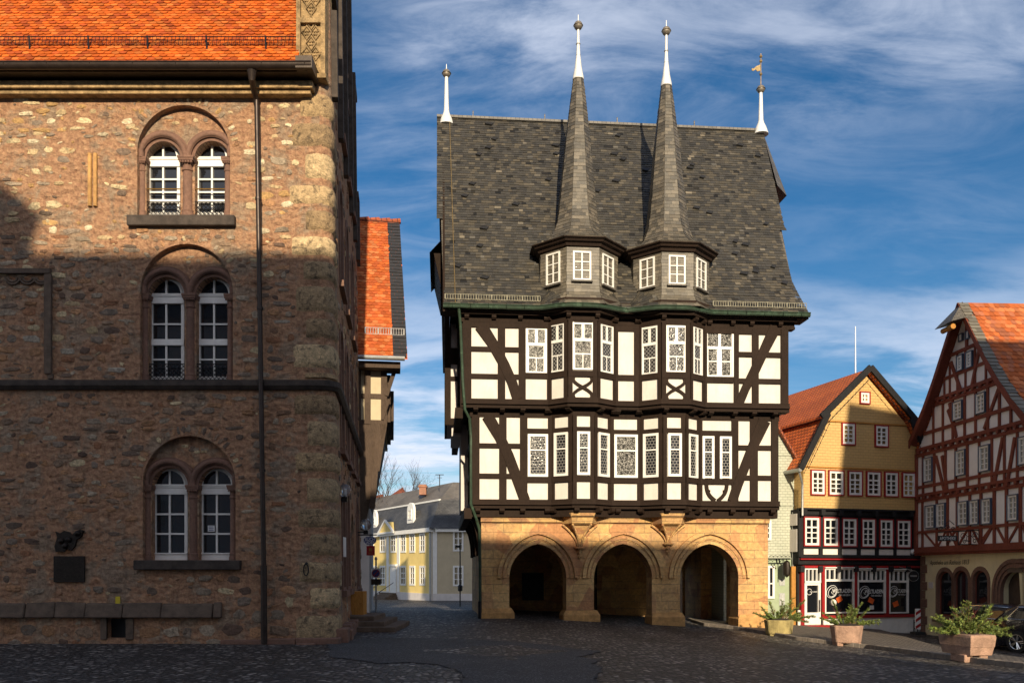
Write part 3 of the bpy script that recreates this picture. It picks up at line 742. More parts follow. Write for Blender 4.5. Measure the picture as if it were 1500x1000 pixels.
# plinth: broken ledge on the left, low reddish base on the right
g = MB()
x = -250
while x < 322:
    x2 = x+random.uniform(38, 75); x2 = min(x2, 326); o = random.uniform(.09, .13)
    g.hexa([FL.pt(lu(x)+.006, o+.02, lz(904)), FL.pt(lu(x2)-.006, o+.02, lz(904)), FL.pt(lu(x2)-.006, -.05, lz(904)), FL.pt(lu(x)+.006, -.05, lz(904)), FL.pt(lu(x)+.006, o-.06, lz(random.uniform(880, 886))), FL.pt(lu(x2)-.006, o-.06, lz(random.uniform(880, 886))), FL.pt(lu(x2)-.006, -.05, lz(882)), FL.pt(lu(x)+.006, -.05, lz(882))]); x = x2
g.build('plinth_ledge', 'stone_step', sh, bevel=.02)
g = MB()
for a, b, t0 in ((326, 392, 936), (392, 436, 934), (436, 500, 933)): g.fbox(FL, lu(a)+.005, lu(b)-.005, -.1, .16+random.uniform(0, .04), -.4, lz(t0))
for i in range(8): g.fbox(FS, .1+i*.7, .79+i*.7, -.1, .2+random.uniform(0, .1), -.5, .25+random.uniform(0, .08))
g.fbox(FL, lu(440), lu(466), .15, .34, -.3, lz(940))
g.build('base_course', 'red_sandstone', sh, bevel=.02)
# quoins wrapped round the corner
g = MB(); zy = 133; k = 0
rows_ = []
while zy < 930:
    if 552 < zy < 574: zy = 574; continue
    h = random.uniform(33, 50) if zy > 180 else 42
    y2 = zy+h
    if zy < 556 < y2+8: y2 = 556
    rows_.append((zy, y2)); zy = y2+1.5
for (y0, y1) in rows_:
    k += 1
    z0, z1 = lz(y1), lz(y0); left = random.uniform(.62, .75) if k % 2 else random.uniform(.85, 1.05); dep = random.uniform(.6, .9) if k % 2 == 0 else random.uniform(.3, .5)
    colr = random.choice([(.52, .36, .19), (.44, .31, .17), (.62, .44, .24), (.68, .50, .28), (.50, .36, .20), (.38, .26, .14)])
    def path(z_, s_):
        A = Vector((FS.pt(0, 0, z_).x-rr, LD, z_)); M_ = FS.pt(0, 0, z_); B_ = FS.pt(rr, 0, z_)
        L0 = left-rr
        if s_ < L0: return Vector((A.x-(L0-s_), LD, z_)), Vector((0, -1, 0))
        s2 = s_-L0
        if s2 < .62:
            t_ = s2/.62; q = A.lerp(M_, t_).lerp(M_.lerp(B_, t_), t_); d = (M_-A).lerp(B_-M_, t_).normalized(); return q, Vector((d.y, -d.x, 0))
        return FS.pt(rr+s2-.62, 0, z_), SN
    tot = left-rr+.62+dep; NS, NZ = 16, 5; P = []; ph = random.uniform(0, 100)
    for j in range(NZ+1):
        for i in range(NS+1):
            s_ = tot*i/NS; z_ = z0+.018+(z1-z0-.036)*j/NZ
            e = min(1, min(i, NS-i)/1.2)*min(1, min(j, NZ-j)/1.0)
            p, nn = path(z_, s_)
            of = -.035+e*(.085+.022*noise.noise(Vector((s_*7+ph, z_*7, 0)))+.012*noise.noise(Vector((s_*19+ph, z_*19, 3))))
            P.append(p+nn*of)
    g.add(P, [(j*(NS+1)+i, j*(NS+1)+i+1, (j+1)*(NS+1)+i+1, (j+1)*(NS+1)+i) for j in range(NZ) for i in range(NS)], 0, colr)
g.build('quoins', 'ashlar_blocks', sh, smooth=True, sharp=60)
# rubble stones set in the render
def inside(px, py):
    for w in WIN:
        l, r, a, s_ = w['b']; mg = 4
        if l-mg < px < r+mg and s_ <= py < w['bot']+18: return True
        if a-4 < py <= s_ and ((px-(l+r)/2)/((r-l)/2+mg+9))**2+((py-s_)/(s_-a+mg+9))**2 < 1: return True
        if w['sill'] and w['sill'][0]-3 < px < w['sill'][1]+3 and w['bot']-4 < py < w['sill'][3]+3: return True
    if 552 < py < 576: return True
    if px > 436-6*math.sin(py*.2): return True
    if 150 < px < 192 and py > 898: return True
    if 872 < py < 908 and px < 330: return True
    if 76 < px < 129 and 810 < py < 856: return True
    return False
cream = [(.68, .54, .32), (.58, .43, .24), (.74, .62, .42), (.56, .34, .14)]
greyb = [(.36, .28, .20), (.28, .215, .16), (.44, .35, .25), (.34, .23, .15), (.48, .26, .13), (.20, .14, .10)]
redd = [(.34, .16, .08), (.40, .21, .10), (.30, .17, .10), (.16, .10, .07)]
g = MB(); py = 136.0
while py < 938:
    rh = random.uniform(9, 16) if py < 860 else random.uniform(14, 24)
    px = -250+random.uniform(0, 30)
    while px < 440:
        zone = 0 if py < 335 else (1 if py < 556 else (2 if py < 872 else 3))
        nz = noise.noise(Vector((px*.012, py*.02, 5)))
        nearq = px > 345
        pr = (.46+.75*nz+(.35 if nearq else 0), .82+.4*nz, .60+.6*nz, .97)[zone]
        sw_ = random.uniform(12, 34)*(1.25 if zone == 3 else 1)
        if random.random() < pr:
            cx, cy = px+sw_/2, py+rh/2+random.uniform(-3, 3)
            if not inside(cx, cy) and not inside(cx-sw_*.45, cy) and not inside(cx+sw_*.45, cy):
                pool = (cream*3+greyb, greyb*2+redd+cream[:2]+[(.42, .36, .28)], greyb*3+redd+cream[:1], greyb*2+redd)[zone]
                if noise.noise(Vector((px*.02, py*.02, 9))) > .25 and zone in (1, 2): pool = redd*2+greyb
                c = random.choice(pool); j = random.uniform(.8, 1.15)
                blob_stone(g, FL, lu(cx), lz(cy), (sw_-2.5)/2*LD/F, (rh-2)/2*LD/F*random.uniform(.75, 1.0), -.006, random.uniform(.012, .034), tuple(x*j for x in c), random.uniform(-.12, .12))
        if random.random() < .5:
            cx, cy = px+random.uniform(0, sw_), py+random.uniform(0, rh)
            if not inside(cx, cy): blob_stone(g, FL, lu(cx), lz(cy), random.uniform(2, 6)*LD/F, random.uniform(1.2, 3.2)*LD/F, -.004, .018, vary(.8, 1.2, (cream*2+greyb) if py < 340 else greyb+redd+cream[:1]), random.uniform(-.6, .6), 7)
        px += sw_+random.uniform(-1, 5)
    py += rh*.97
# radiating voussoirs round the relieving arches
for w in WIN:
    l, r, a, s_ = w['b']; cx = (l+r)/2
    t_ = .12
    while t_ < math.pi-.1:
        if random.random() < .72:
            ln = random.uniform(9, 15); ux = cx+((r-l)/2+3+ln/2)*math.cos(t_); uy = s_-(s_-a+3+ln/2)*math.sin(t_)
            if not (w['kind'] == 0 and uy < 131):
                c = random.choice(cream*2+greyb if w['kind'] == 0 else greyb*2+cream[:2])
                blob_stone(g, FL, lu(ux), lz(uy), ln/2*LD/F, random.uniform(2.3, 3.6)*LD/F, -.004, .022, c, t_, 8)
        t_ += random.uniform(.085, .13)
    for q in range(7):
        ux = cx+random.uniform(-34, 34); uy = a+random.uniform(12, 24)
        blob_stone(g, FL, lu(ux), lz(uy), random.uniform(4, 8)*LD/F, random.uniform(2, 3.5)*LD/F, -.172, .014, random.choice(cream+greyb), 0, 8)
# stones on the side wall
for q in range(520):
    u = random.uniform(.9, 11.1); z_ = random.uniform(0, 17 if random.random() < .5 else 12)
    if any(a[0]-.25 < u < a[0]+1.3 and a[1]-.25 < z_ < a[2]+.75 for a in SW) or (5.5 < u < 7.4 and z_ < 3.5): continue
    blob_stone(g, FS, u, z_, random.uniform(.12, .3), random.uniform(.07, .13), -.006, .035, random.choice(greyb+redd+cream[:1]), 0, 8)
g.build('rubble_stones', 'rubble', sh)
# roof: real beaver-tail tiles
EY, EZ, pit = LD-.55, 12.66, R(55)
def rp(x, d): return Vector((x+SD.x*d, EY+d, EZ+d*math.tan(pit)))
XR = -4.69; XL = -16.0
g = MB(); g.add([rp(XL, 0), rp(XR, 0), rp(XR, 6.3), rp(XL, 6.3), rp(XL, 6.3)+Vector((0, 6, -9)), rp(XR, 6.3)+Vector((0, 6, -9))], [(0, 1, 2, 3), (3, 2, 5, 4)]); g.build('roof_deck', 'old_timber', sh)
def tcol():
    j = random.uniform(.72, 1.2); c = random.choice([(.54, .115, .014), (.58, .130, .018), (.49, .10, .013), (.54, .15, .03), (.40, .08, .018)]); return tuple(x*j for x in c)
g = MB(); shingles(g, rp(XL, 0), rp(XR, 0), rp(XR, 3.4), rp(XL, 3.4), .135, .165, .030, .014, tcol, True, 0, .02, 1.25)
sht = g; g.build('roof_tiles', 'tile', sh)
g = MB(); g.add([rp(XL, 3.4)+Vector((0, 0, .02)), rp(XR, 3.4)+Vector((0, 0, .02)), rp(XR, 6.3)+Vector((0, 0, .02)), rp(XL, 6.3)+Vector((0, 0, .02))], [(0, 1, 2, 3)]); g.build('upper_roof', 'red_tile', sh)
g = MB()   # snow guard lattice standing on the tiles
nrm_ = Vector((0, -math.sin(pit), math.cos(pit)))
def sg(x, d, h): return rp(x, d)+Vector((0, -.03, h))
z0d = .50
for hh in (.03, .115, .20): g.tube([sg(XL, z0d, hh+.02), sg(XR-.03, z0d, hh+.02)], .009, 5)
x = XL
while x < XR-.02:
    g.tube([sg(x, z0d, .03), sg(x+.03, z0d, .235)], .006, 4, cap=False); x += .085
x = XR-.75
while x > XL:
    g.tube([sg(x, z0d-.05, -.05), sg(x-.02, z0d-.04, .27)], .02, 5); x -= 1.32
g.build('snow_guard', 'black_iron', sh)
g = MB()
gp = [(XL, EY-.12, EZ-.06), (XR+.32, EY-.12, EZ-.06)]; n = 10
P = []
for x in (XL, XR+.34):
    for i in range(n+1): a = math.pi+math.pi*i/n; P.append((x, EY-.10+.10*math.cos(a), EZ-.03+.115*math.sin(a)))
g.add(P, [(i, i+1, n+2+i, n+1+i) for i in range(n)]+[tuple(range(n+1, 2*n+2))])
g.tube([(XL, EY-.2, EZ-.02), (XR+.34, EY-.2, EZ-.02)], .018, 6)
x = XR+.2
while x > XL: g.tube([(x, EY-.21, EZ-.03), (x, EY-.16, EZ-.12), (x, EY-.02, EZ-.15)], .008, 4); x -= .93
g.build('gutter', 'brown_gutter', sh, smooth=True)
g = MB(); g.box((XL, EY+.0, EZ-.13), (XR+.30, LD+.02, EZ-.07)); g.box((XR, EY-.18, EZ-.14), (XR+.36, LD-.1, EZ+.12)); g.build('eaves_board', 'dark_metal', sh)
g = MB()
dw = [.64, .62, .40, .17, .17]
dpt = [FL.hit(369, 104, .64), FL.hit(369, 116, .62), FL.hit(371, 128, .40), FL.hit(376, 148, .17), FL.hit(388, 940, .17)]
g.tube([FL.pt(p[0], w, p[1]) for p, w in zip(dpt, dw)], [.11, .075, .055, .055, .055], 12)
for yy in (296, 455, 560, 690, 840): f = (yy-145)/795; u, z_ = dpt[3][0]+(dpt[4][0]-dpt[3][0])*f, lz(yy); g.tube([FL.pt(u, .17, z_-.03), FL.pt(u, .17, z_+.03)], .07, 12)
f = (830-145)/795; u = dpt[3][0]+(dpt[4][0]-dpt[3][0])*f; g.tube([FL.pt(u, .17, lz(828)), FL.pt(u+.01, .17, lz(941))], .072, 12)
g.build('downpipe', 'brown_gutter', sh, smooth=True)
# carved gable edge
g = MB(); pu0, pu1 = lu(437), lu(479); pz0 = lz(116)
g.fbox(FL, pu0, pu0+.09, -.5, .20, pz0, 17.5); g.fbox(FL, pu1-.10, pu1, -.5, .20, pz0, 17.5); g.fbox(FL, pu0+.09, pu1-.1, -.5, .10, pz0, 17.5)
g.fbox(FL, pu0+.09, pu1-.10, .1, .19, lz(41), lz(34)); g.hexa([FL.pt(pu0, .20, pz0), FL.pt(pu1, .20, pz0), FL.pt(pu1, -.1, pz0), FL.pt(pu0, -.1, pz0), FL.pt(pu0-.0, .20, pz0), FL.pt(pu1, .20, pz0), FL.pt(pu1, -.1, pz0), FL.pt(pu0, -.1, pz0)])
g.fbox(FL, pu0+.15, pu1+.02, -.1, .22, lz(122), pz0-.002)
mid = (pu0+pu1-.01)/2
for i, yy in enumerate((38, 53, 68, 83, 98, 113, 18, 4)):
    for dx in ((-.10, .10) if i % 2 else (0,)):
        c = (mid+dx, lz(yy)+.0)
        pts = [FL.pt(c[0]+.105*math.cos(t_), .12, c[1]+.15*math.sin(t_)) for t_ in [math.pi/2*k for k in range(4)]]; g.tube(pts+[pts[0]], .022, 6)
        for k in range(4):
            t_ = math.pi/4+math.pi/2*k; q = FL.pt(c[0]+.04*math.cos(t_), .11, c[1]+.05*math.sin(t_)); g.ball(q, .026, 6)
g.build('carved_gable_edge', 'carved_stone', sh, smooth=True, sharp=40)
# blind gothic frame and the narrow slot on the wall
g = MB()
g.fbox(FL, lu(-60), lu(76), -.02, .10, lz(402), lz(395)); g.fbox(FL, lu(67), lu(77), -.02, .08, lz(548), lz(402)-.002); g.fbox(FL, lu(71), lu(79), -.02, .05, lz(555), lz(548)-.002)
for cx in (20, 42, 62):
    for r_ in (11, 7): g.tube([FL.pt(lu(cx)+r_*LD/F*math.cos(t_), .04, lz(407)-r_*LD/F*.9*math.sin(t_)) for t_ in [math.pi*k/8 for k in range(9)]], .025, 6)
g.build('blind_tracery_frame', 'stone_step', sh, bevel=.01)
g = MB()
for a in (132.5, 140.5): g.tube([FL.pt(lu(a), .03, lz(226)), FL.pt(lu(a), .03, lz(303))], .045, 8)
g.build('twin_shaft_fragment', 'ochre_stone', sh, smooth=True)
g = MB(); g.fbox(FL, lu(157), lu(185), -.30, -.2, lz(934), lz(905)); g.build('cellar_opening', 'black_iron', sh)
g = MB(); g.fbox(FL, lu(148), lu(157), -.05, .04, lz(936), lz(904)-.003); g.build('cellar_jamb', 'stone_step', sh, bevel=.01); g = MB(); g.fbox(FL, lu(185), lu(196), -.05, .045, lz(936), lz(904)-.003); g.build('cellar_jamb', 'stone_step', sh, bevel=.01)
# things fixed on the stone house
g = MB(); g.fbox(FL, lu(80), lu(125), .005, .045, lz(852), lz(814))
for i in range(9): g.fbox(FL, lu(84), lu(120-random.uniform(0, 6)), .045, .049, lz(847-i*3.6), lz(846-i*3.6))
tag(g.build('bronze_plaque', 'bronze', None, FL.pt(lu(102), .01, lz(852))), 'dark bronze plaque with raised lines of text on the rubble wall', 'plaque')
g = MB()
sil = [(82, 800), (86, 786), (83, 778), (90, 781), (96, 777), (103, 779), (107, 783), (113, 778), (119, 775), (124, 777), (121, 785), (114, 790), (112, 799), (106, 806), (100, 803), (96, 808), (88, 807), (84, 808)]
g.plate(FL, [lp(*p) for p in sil], (), .07, .0)
for p in ((92, 792), (103, 790), (98, 799), (116, 781)): g.ball(FL.pt(lu(p[0]), .07, lz(p[1])), .07, 8)
tag(g.build('iron_relief', 'bronze', None, FL.pt(lu(103), .0, lz(808)), smooth=True, sharp=50), 'dark iron relief figure mounted on the wall above the plaque', 'relief')
g = MB(); g.fbox(FL, lu(170), lu(177), .03, .036, lz(884), lz(873)); g.fbox(FL, lu(171), lu(176), .036, .039, lz(878), lz(877)); g.fbox(FL, lu(171), lu(176), .036, .039, lz(881), lz(880))
tag(g.build('marker_plate', 'sign_yellow', None, FL.pt(lu(173), .03, lz(884))), 'small yellow marker plate low on the dark rubble wall', 'marker')
g = MB(); c = FL.pt(lu(450), .10, lz(834)); pts = [c+Vector((.055*math.cos(t_), -.01, .13*math.sin(t_))) for t_ in [2*math.pi*k/16 for k in range(17)]]
g.tube(pts, .014, 6); g.ball(c+Vector((0, .03, .14)), .035, 8)
tag(g.build('tether_ring', 'black_iron', None, c+Vector((0, 0, -.13)), smooth=True), 'hanging iron tether ring on the corner stones', 'ring')
g = MB(); g.fbox(FL, lu(297), lu(307), -.325, -.32, lz(777), lz(768))
for q in range(3): g.fbox(FL, lu(298.5), lu(305.5), -.32, -.317, lz(775.6-q*2.6), lz(774.6-q*2.6), 1)
tag(g.build('window_notice', ['sign_white', 'sign_blue'], None, FL.pt(lu(302), -.32, lz(777))), 'small white and blue notice stuck inside the lowest arched window', 'notice')
def globe_lamp(px, py, D, r, lab):
    c = px2world(px, py, D); t_ = thing('globe_wall_lamp', lab, 'lamp', tuple(c), 'globe lamps on the stone house')
    g = MB(); g.tube([c+Vector((-.55, .0, -r-.06)), c+Vector((0, 0, -r-.06)), c+Vector((0, 0, -r+.02))], .022, 8); g.box(c+Vector((-.07, -.07, -r-.12)), c+Vector((.07, .07, -r))); g.build('bracket', 'black_iron', t_)
    g = MB(); g.ball(c, r, 20); g.build('globe', 'clear_globe', t_, smooth=True, sharp=180)
    g = MB(); g.tube([c+Vector((0, 0, -r*.9)), c+Vector((0, 0, r*.2))], .035, 8); g.build('bulb', 'milk', t_, smooth=True)
globe_lamp(505, 718, 20.9, .16, 'nearer and larger clear globe lamp sticking out from the side of the stone house')
globe_lamp(536, 768, 28.0, .19, 'farther globe lamp down the alley above the blue shop sign')
# door steps and bench-like block down the side
def alley_box(name, px0, px1, py0, py1, D, dep, mat, lab, cat):
    a = px2world(px0, py1, D); b = px2world(px1, py0, D); g = MB(); g.box((a.x, a.y, min(a.z, gz(a.x, D))-.05), (b.x, a.y+dep, b.z))
    return g
g = MB()
for i, (x0, x1, zt) in enumerate(((519, 579, .13), (519, 563, .26), (519, 548, .39))):
    a = px2world(x0-30, 900, 22.8+i*.35).x; b = px2world(x1, 900, 22.8+i*.35).x; g.box((a, 22.8+i*.35, -.1), (b, 26-i*.2, zt))
stp = tag(g.build('door_steps', 'stone_step', None, (-3.9, 23.5, 0), bevel=.015), 'three worn stone steps to the side door of the stone house', 'steps')
g = MB(); a = px2world(517, 910, 24.2); g.box((a.x-.1, 24.3, .39), (px2world(532, 900, 24.3).x, 24.9, 1.05)); g.build('cheek_block', 'orange_wood', stp)
g = MB(); p = px2world(505, 800, 21.4); g.box((p.x-.12, p.y, p.z-.25), (p.x-.08, p.y+.6, p.z+.25))
tag(g.build('notice_board', 'sign_white', None, tuple(p)), 'thin pale notice board seen edge on along the side wall of the stone house', 'board')

# ================================================================== TOWN HALL
random.seed(21)
RU = Vector((14950/1250, 1, 0)).normalized()
RO = px2world(705, HY, 29.5); FR = Frame((RO.x, RO.y, 0), RU)
th = thing('town_hall', 'half-timbered town hall on a golden stone arcade with steep slate roof and two pointed turrets', 'town hall', (RO.x, RO.y, 0))
W1, W2, WE = .32, .62, .95            # storey planes and eaves
PXM = 1/42.3
gzR = -.55
# --- stone arcade
su0, su1 = 0.0, FR.u(1125)
zt0 = FR.z(705, 757)
AR = [(746, 829.5, 796, 846), (870, 955, 796, 846), (996, 1081.5, 796, 846)]
def P0(px, py): return FR.hit(px, py, 0)
holes = []
for a, b, ap, spn in AR:
    holes.append(pointed(FR.u(a), FR.u(b), gzR-.6, FR.z(a, spn), FR.z(a, ap)))
out = [(su0, gzR-.6)]
for h in holes: out += [h[0]]+[h[-1]]+[p for p in reversed(h[2:-1])]+[h[1]]
out += [(su1, gzR-.6), (su1, zt0), (su0, zt0)]
mb = MB(); mb.plate(FR, out, (), 0, -.85, back=True)
mb.build('arcade_wall', 'golden_ashlar', th)
mb = MB()
# stone side walls, back wall with round arched opening, hall ceiling
DEP = 8.6
mb.fbox(FR, 0, .7, -DEP, -.851, gzR-.6, .0+3.0)
mb.fbox(FR, 0, .7, -DEP, -.851, 3.002, zt0)
mb.build('side_wall', 'golden_ashlar', th); mb = MB()
mb.fbox(FR, su1-.7, su1, -2.4, -.851, gzR-.8, zt0); mb.fbox(FR, su1-.7, su1, -DEP, -5.6, gzR-.8, zt0); mb.fbox(FR, su1-.7, su1, -5.6, -2.4, 2.6, zt0)
mb.build('side_wall', 'golden_ashlar', th)
mb = MB(); FBk = Frame(FR.pt(0, -DEP+.6, 0), RU)
bu0, bu1 = FR.u(868, -DEP+.6), FR.u(893, -DEP+.6)
mb.plate(FBk, [(0, -1.3), (su1, -1.3), (su1, zt0), (0, zt0)], [round_arch(8.1, 9.4, -1.0, 1.5, 10)], 0, -.6)
mb.build('hall_back_wall', 'golden_ashlar', th)
mb = MB(); mb.fbox(FR, .7, su1-.7, -DEP+.6, -.85, zt0-.12, zt0)
for i in range(7): mb.fbox(FR, .7, su1-.7, -1.6-i*.95, -1.35-i*.95, zt0-.38, zt0-.12)
mb.build('hall_ceiling', 'old_timber', th)
mb = MB(); mb.fbox(FR, 4.2, 4.8, -4.6, -4.0, -1.2, zt0-.38); mb.build('hall_pillar', 'dark_timber', th, bevel=.04)
g = MB(); u_, z_ = FR.hit(765, 842, -DEP+.65); g.fbox(FR, u_, u_+.95, -DEP+.6, -DEP+.68, z_-1.1, z_+.1); g.build('notice_case', 'black_iron', th)
g = MB(); u_, z_ = FR.hit(1023, 885, -6); g.fbox(FR, u_, u_+.75, -6.3, -5.9, -1.1, z_+.25); g.build('stone_block', 'stone_step', th, bevel=.03)
# pier bases
for (a, b, yb, yt) in ((703, 752, 909, 893), (826, 877, 915, 896), (955, 1001, 920, 899), (1081, 1127, 925, 902)):
    u0, u1 = FR.u(a), FR.u(b); zt = FR.z(a, yt); mb = MB()
    mb.hexa([FR.pt(u0-.03, .16, gzR-.6), FR.pt(u1+.03, .16, gzR-.6), FR.pt(u1+.03, -.95, gzR-.6), FR.pt(u0-.03, -.95, gzR-.6), FR.pt(u0-.03, .13, zt-.10), FR.pt(u1+.03, .13, zt-.10), FR.pt(u1+.03, -.93, zt-.10), FR.pt(u0-.03, -.93, zt-.10)])
    mb.hexa([FR.pt(u0-.03, .13, zt-.10), FR.pt(u1+.03, .13, zt-.10), FR.pt(u1+.03, -.93, zt-.10), FR.pt(u0-.03, -.93, zt-.10), FR.pt(u0+.06, .012, zt+.06), FR.pt(u1-.06, .012, zt+.06), FR.pt(u1-.06, -.86, zt+.06), FR.pt(u0+.06, -.86, zt+.06)])
    mb.build('pier_base', 'ochre_stone', th)
# arch mouldings: stepped hood and inner roll
for a, b, ap, spn in AR:
    mb = MB()
    u0, u1, za, zs = FR.u(a), FR.u(b), FR.z(a, ap), FR.z(a, spn)
    def arc(o):
        p = pointed(u0-o, u1+o, zs-.02, zs, za+o*1.18, 12)[2:]; return p
    for (o0, o1, wf, wb) in ((.0, .10, .022, -.3), (.15, .24, .055, -.02), (.29, .42, .12, -.02)):
        A, B = arc(o0), arc(o1); n = len(A)
        P = [FR.pt(u, wf, z) for u, z in A]+[FR.pt(u, wf, z) for u, z in B]+[FR.pt(u, wb, z) for u, z in A]+[FR.pt(u, wb, z) for u, z in B]
        mb.add(P, [f for i in range(n-1) for f in ((i, i+1, n+i+1, n+i), (i, 2*n+i, 2*n+i+1, i+1), (n+i, n+i+1, 3*n+i+1, 3*n+i))]+[(0, n, 3*n, 2*n), (n-1, 2*n-1, 4*n-1, 3*n-1)])
    for o in (.125, .265): mb.tube([FR.pt(u, .008, z) for u, z in arc(o)], .026, 6)
    mb.build('arch_moulding', 'golden_ashlar', th)
# top cornice of the stone storey
zc0, zc1 = FR.z(705, 764), FR.z(705, 756)
mb = MB(); band(mb, FR, [(su0-.02, 0), (su1+.02, 0)], -.1, .10, zc0, zc1, oo_top=.14); mb.build('stone_cornice', 'golden_ashlar', th)
# --- storey outlines with two three-sided bays
def outline(wp, pl, bays, ul, ur):
    pts = [(ul, wp)]
    for (a, b, c, d) in bays:
        pts += [(FR.u(a, wp), wp), (FR.u(b, wp+pl), wp+pl), (FR.u(c, wp+pl), wp+pl), (FR.u(d, wp), wp)]
    return pts+[(ur, wp)]
B1 = [(808, 839, 870, 894), (938, 971, 1003, 1024)]
B2 = [(804, 832, 874.5, 901), (936, 969, 1010, 1031)]
PL = .48
o1 = outline(W1, PL, B1, FR.u(691, W1), FR.u(1139, W1))
o2 = outline(W2, PL, B2, FR.u(678, W2), FR.u(1153.5, W2))
def segframe(o, i):
    a = FR.pt(o[i][0], o[i][1], 0); b = FR.pt(o[i+1][0], o[i+1][1], 0); f = Frame(a, b-a); f.len = (b-a).length; return f
S1 = [segframe(o1, i) for i in range(9)]; S2 = [segframe(o2, i) for i in range(9)]
z1b, z1t = FR.z(700, 743, W1), FR.z(700, 600, W1)
z2b, z2t = FR.z(690, 596, W2), FR.z(690, 462, W2)
# corbels under the bays
for (bx, tip) in (((819, 881), (851, 812)), ((950, 1010), (979, 806))):
    mb = MB(); i = 0 if bx[0] < 900 else 1
    q = o1[1+4*i:5+4*i]; c = Vector(((q[1][0]+q[2][0])/2, 0))
    ztop = FR.z(705, 751); uc = c.x; hw = (FR.u(bx[1], .5)-FR.u(bx[0], .5))/2; zt_ = FR.z(tip[0], tip[1])
    def ring(s_, pr): return [(uc-hw*s_, 0), (uc-hw*s_*.55, pr), (uc+hw*s_*.55, pr), (uc+hw*s_, 0)]
    def slab(r0, r1, z0, z1):
        P = [FR.pt(u, max(w, -.02) if k in (1, 2) else -.02, z0) for k, (u, w) in enumerate(r0)]+[FR.pt(u, w if k in (1, 2) else -.02, z1) for k, (u, w) in enumerate(r1)]
        mb.add(P, [(0, 1, 2, 3), (4, 5, 6, 7), (0, 1, 5, 4), (1, 2, 6, 5), (2, 3, 7, 6), (3, 0, 4, 7)])
    slab(ring(.97, .66), ring(1.03, .72), ztop-.16, ztop-.02); slab(ring(.86, .55), ring(.93, .62), ztop-.36, ztop-.165); slab(ring(.80, .46), ring(.86, .54), ztop-.41, ztop-.365)
    ns = 8
    for k in range(ns):
        f0, f1 = k/ns, (k+1)/ns
        g0 = (1-f0)**2.0; g1 = (1-f1)**2.0
        zz = lambda f: ztop-.41-(ztop-.41-zt_-.18)*f
        slab(ring(.06+.62*g1, .06+.34*g1), ring(.06+.62*g0, .06+.34*g0), zz(f1), zz(f0)-.0005)
    mb.build('corbel', 'golden_ashlar', th)
    mb = MB()
    for (du, ww) in ((-.80, .0), (-.42, .46), (.42, .46), (.80, .0)):
        pts = []
        for k in range(9):
            f = k/8; g_ = (1-f)**2.0; pts.append(FR.pt(uc+du*hw*(.10+.95*g_), .05+ww*(.1+.9*g_)+.03, ztop-.40-(ztop-.40-zt_-.2)*f))
        mb.tube(pts, .038, 6)
    mb.lathe(FR.pt(uc, .05, zt_+.2), [(.16, -.01), (.20, .03), (.15, .06)], 10); mb.lathe(FR.pt(uc, .03, zt_-.05), [(.01, -.12), (.07, 0), (.05, .06), (.09, .12), (.07, .25)], 10)
    mb.ball(FR.pt(uc, .12, ztop-.28), .11, 8)
    mb.build('corbel_ribs', 'golden_ashlar', th)
# --- plaster cores
def core(name, o, zb, zt, d, mat='cream_plaster'):
    mb = MB(); pts = [FR.pt(u, w, zb) for u, w in o]+[FR.pt(o[-1][0], -d, zb), FR.pt(o[0][0], -d, zb)]; n = len(pts)
    top = [p+Vector((0, 0, zt-zb)) for p in pts]
    mb.add(pts+top, [(i, (i+1) % n, n+(i+1) % n, n+i) for i in range(n)]); mb.build(name, mat, th)
core('plaster_wall', o1, z1b, z1t+.1, DEP+.1); core('plaster_wall', o2, z2b, z2t+.5, DEP+.3)
FB = MB(); FB.fbox(FR, o1[0][0], o1[-1][0], -DEP, W1+PL-.1, z1b-.03, z1b-.001); 
# --- timber: helper working in photo pixels on a segment frame
def post(mb, fr, a, b, z0, z1, d=.05):
    u = (fr.u(a)+fr.u(b))/2; beam(mb, fr, [(u, z0), (u, z1)], abs(fr.u(b)-fr.u(a)), 0, d)
def rail(mb, fr, a, b, y0, y1, zref=None, d=.045):
    ua = 0 if a is None else fr.u(a); ub = fr.len if b is None else fr.u(b)
    px = a if a is not None else b
    if px is None:
        z0, z1 = zref
    else: z0, z1 = fr.z(px, y1), fr.z(px, y0)
    beam(mb, fr, [(ua, (z0+z1)/2), (ub, (z0+z1)/2)], z1-z0, 0, d)
def dbeam(mb, fr, pts, wpx, d=.062):
    p = [fr.hit(x, y) for x, y in pts]; beam(mb, fr, p, [w*PXM for w in wpx] if isinstance(wpx, (list, tuple)) else wpx*PXM, 0, d)
def curvepts(p0, p1, bulge, n=7):
    p0, p1 = Vector(p0), Vector(p1); d = p1-p0; nn = Vector((-d.y, d.x))
    return [tuple(p0+d*(i/n)+nn*bulge*math.sin(math.pi*i/n)) for i in range(n+1)]
# storey 1
mb = MB(); s = S1
f = s[0]; zb, zt = f.z(700, 734), f.z(700, 608)
post(mb, f, 691, 702.4, zb, zt, .075); post(mb, f, 731, 742, zb, zt); post(mb, f, 761.5, 772.5, zb, zt); post(mb, f, 802.5, 811, zb, zt, .07)
rail(mb, f, 702, 762, 649, 656); rail(mb, f, 702, 762, 693.2, 700.5)
rail(mb, f, 772, 803, 627.5, 635); rail(mb, f, 772, 803, 698.5, 706.5, d=.06)
dbeam(mb, f, [(714, 609), (732, 640), (745, 668), (757, 700), (769, 733)], [17, 15, 15, 15, 15])
for k, (sl, sr) in {1: (808, 812), 2: (839, 844), 3: (870, 875), 5: (938, 943), 6: (971, 978), 7: (1003, 1007)}.items(): pass
def bayposts(mb, s, k, wd, z0, z1):
    fr = s[k]; beam(mb, fr, [(wd/2, z0), (wd/2, z1)], wd, 0, .05); beam(mb, fr, [(fr.len-wd/2, z0), (fr.len-wd/2, z1)], wd, 0, .05)
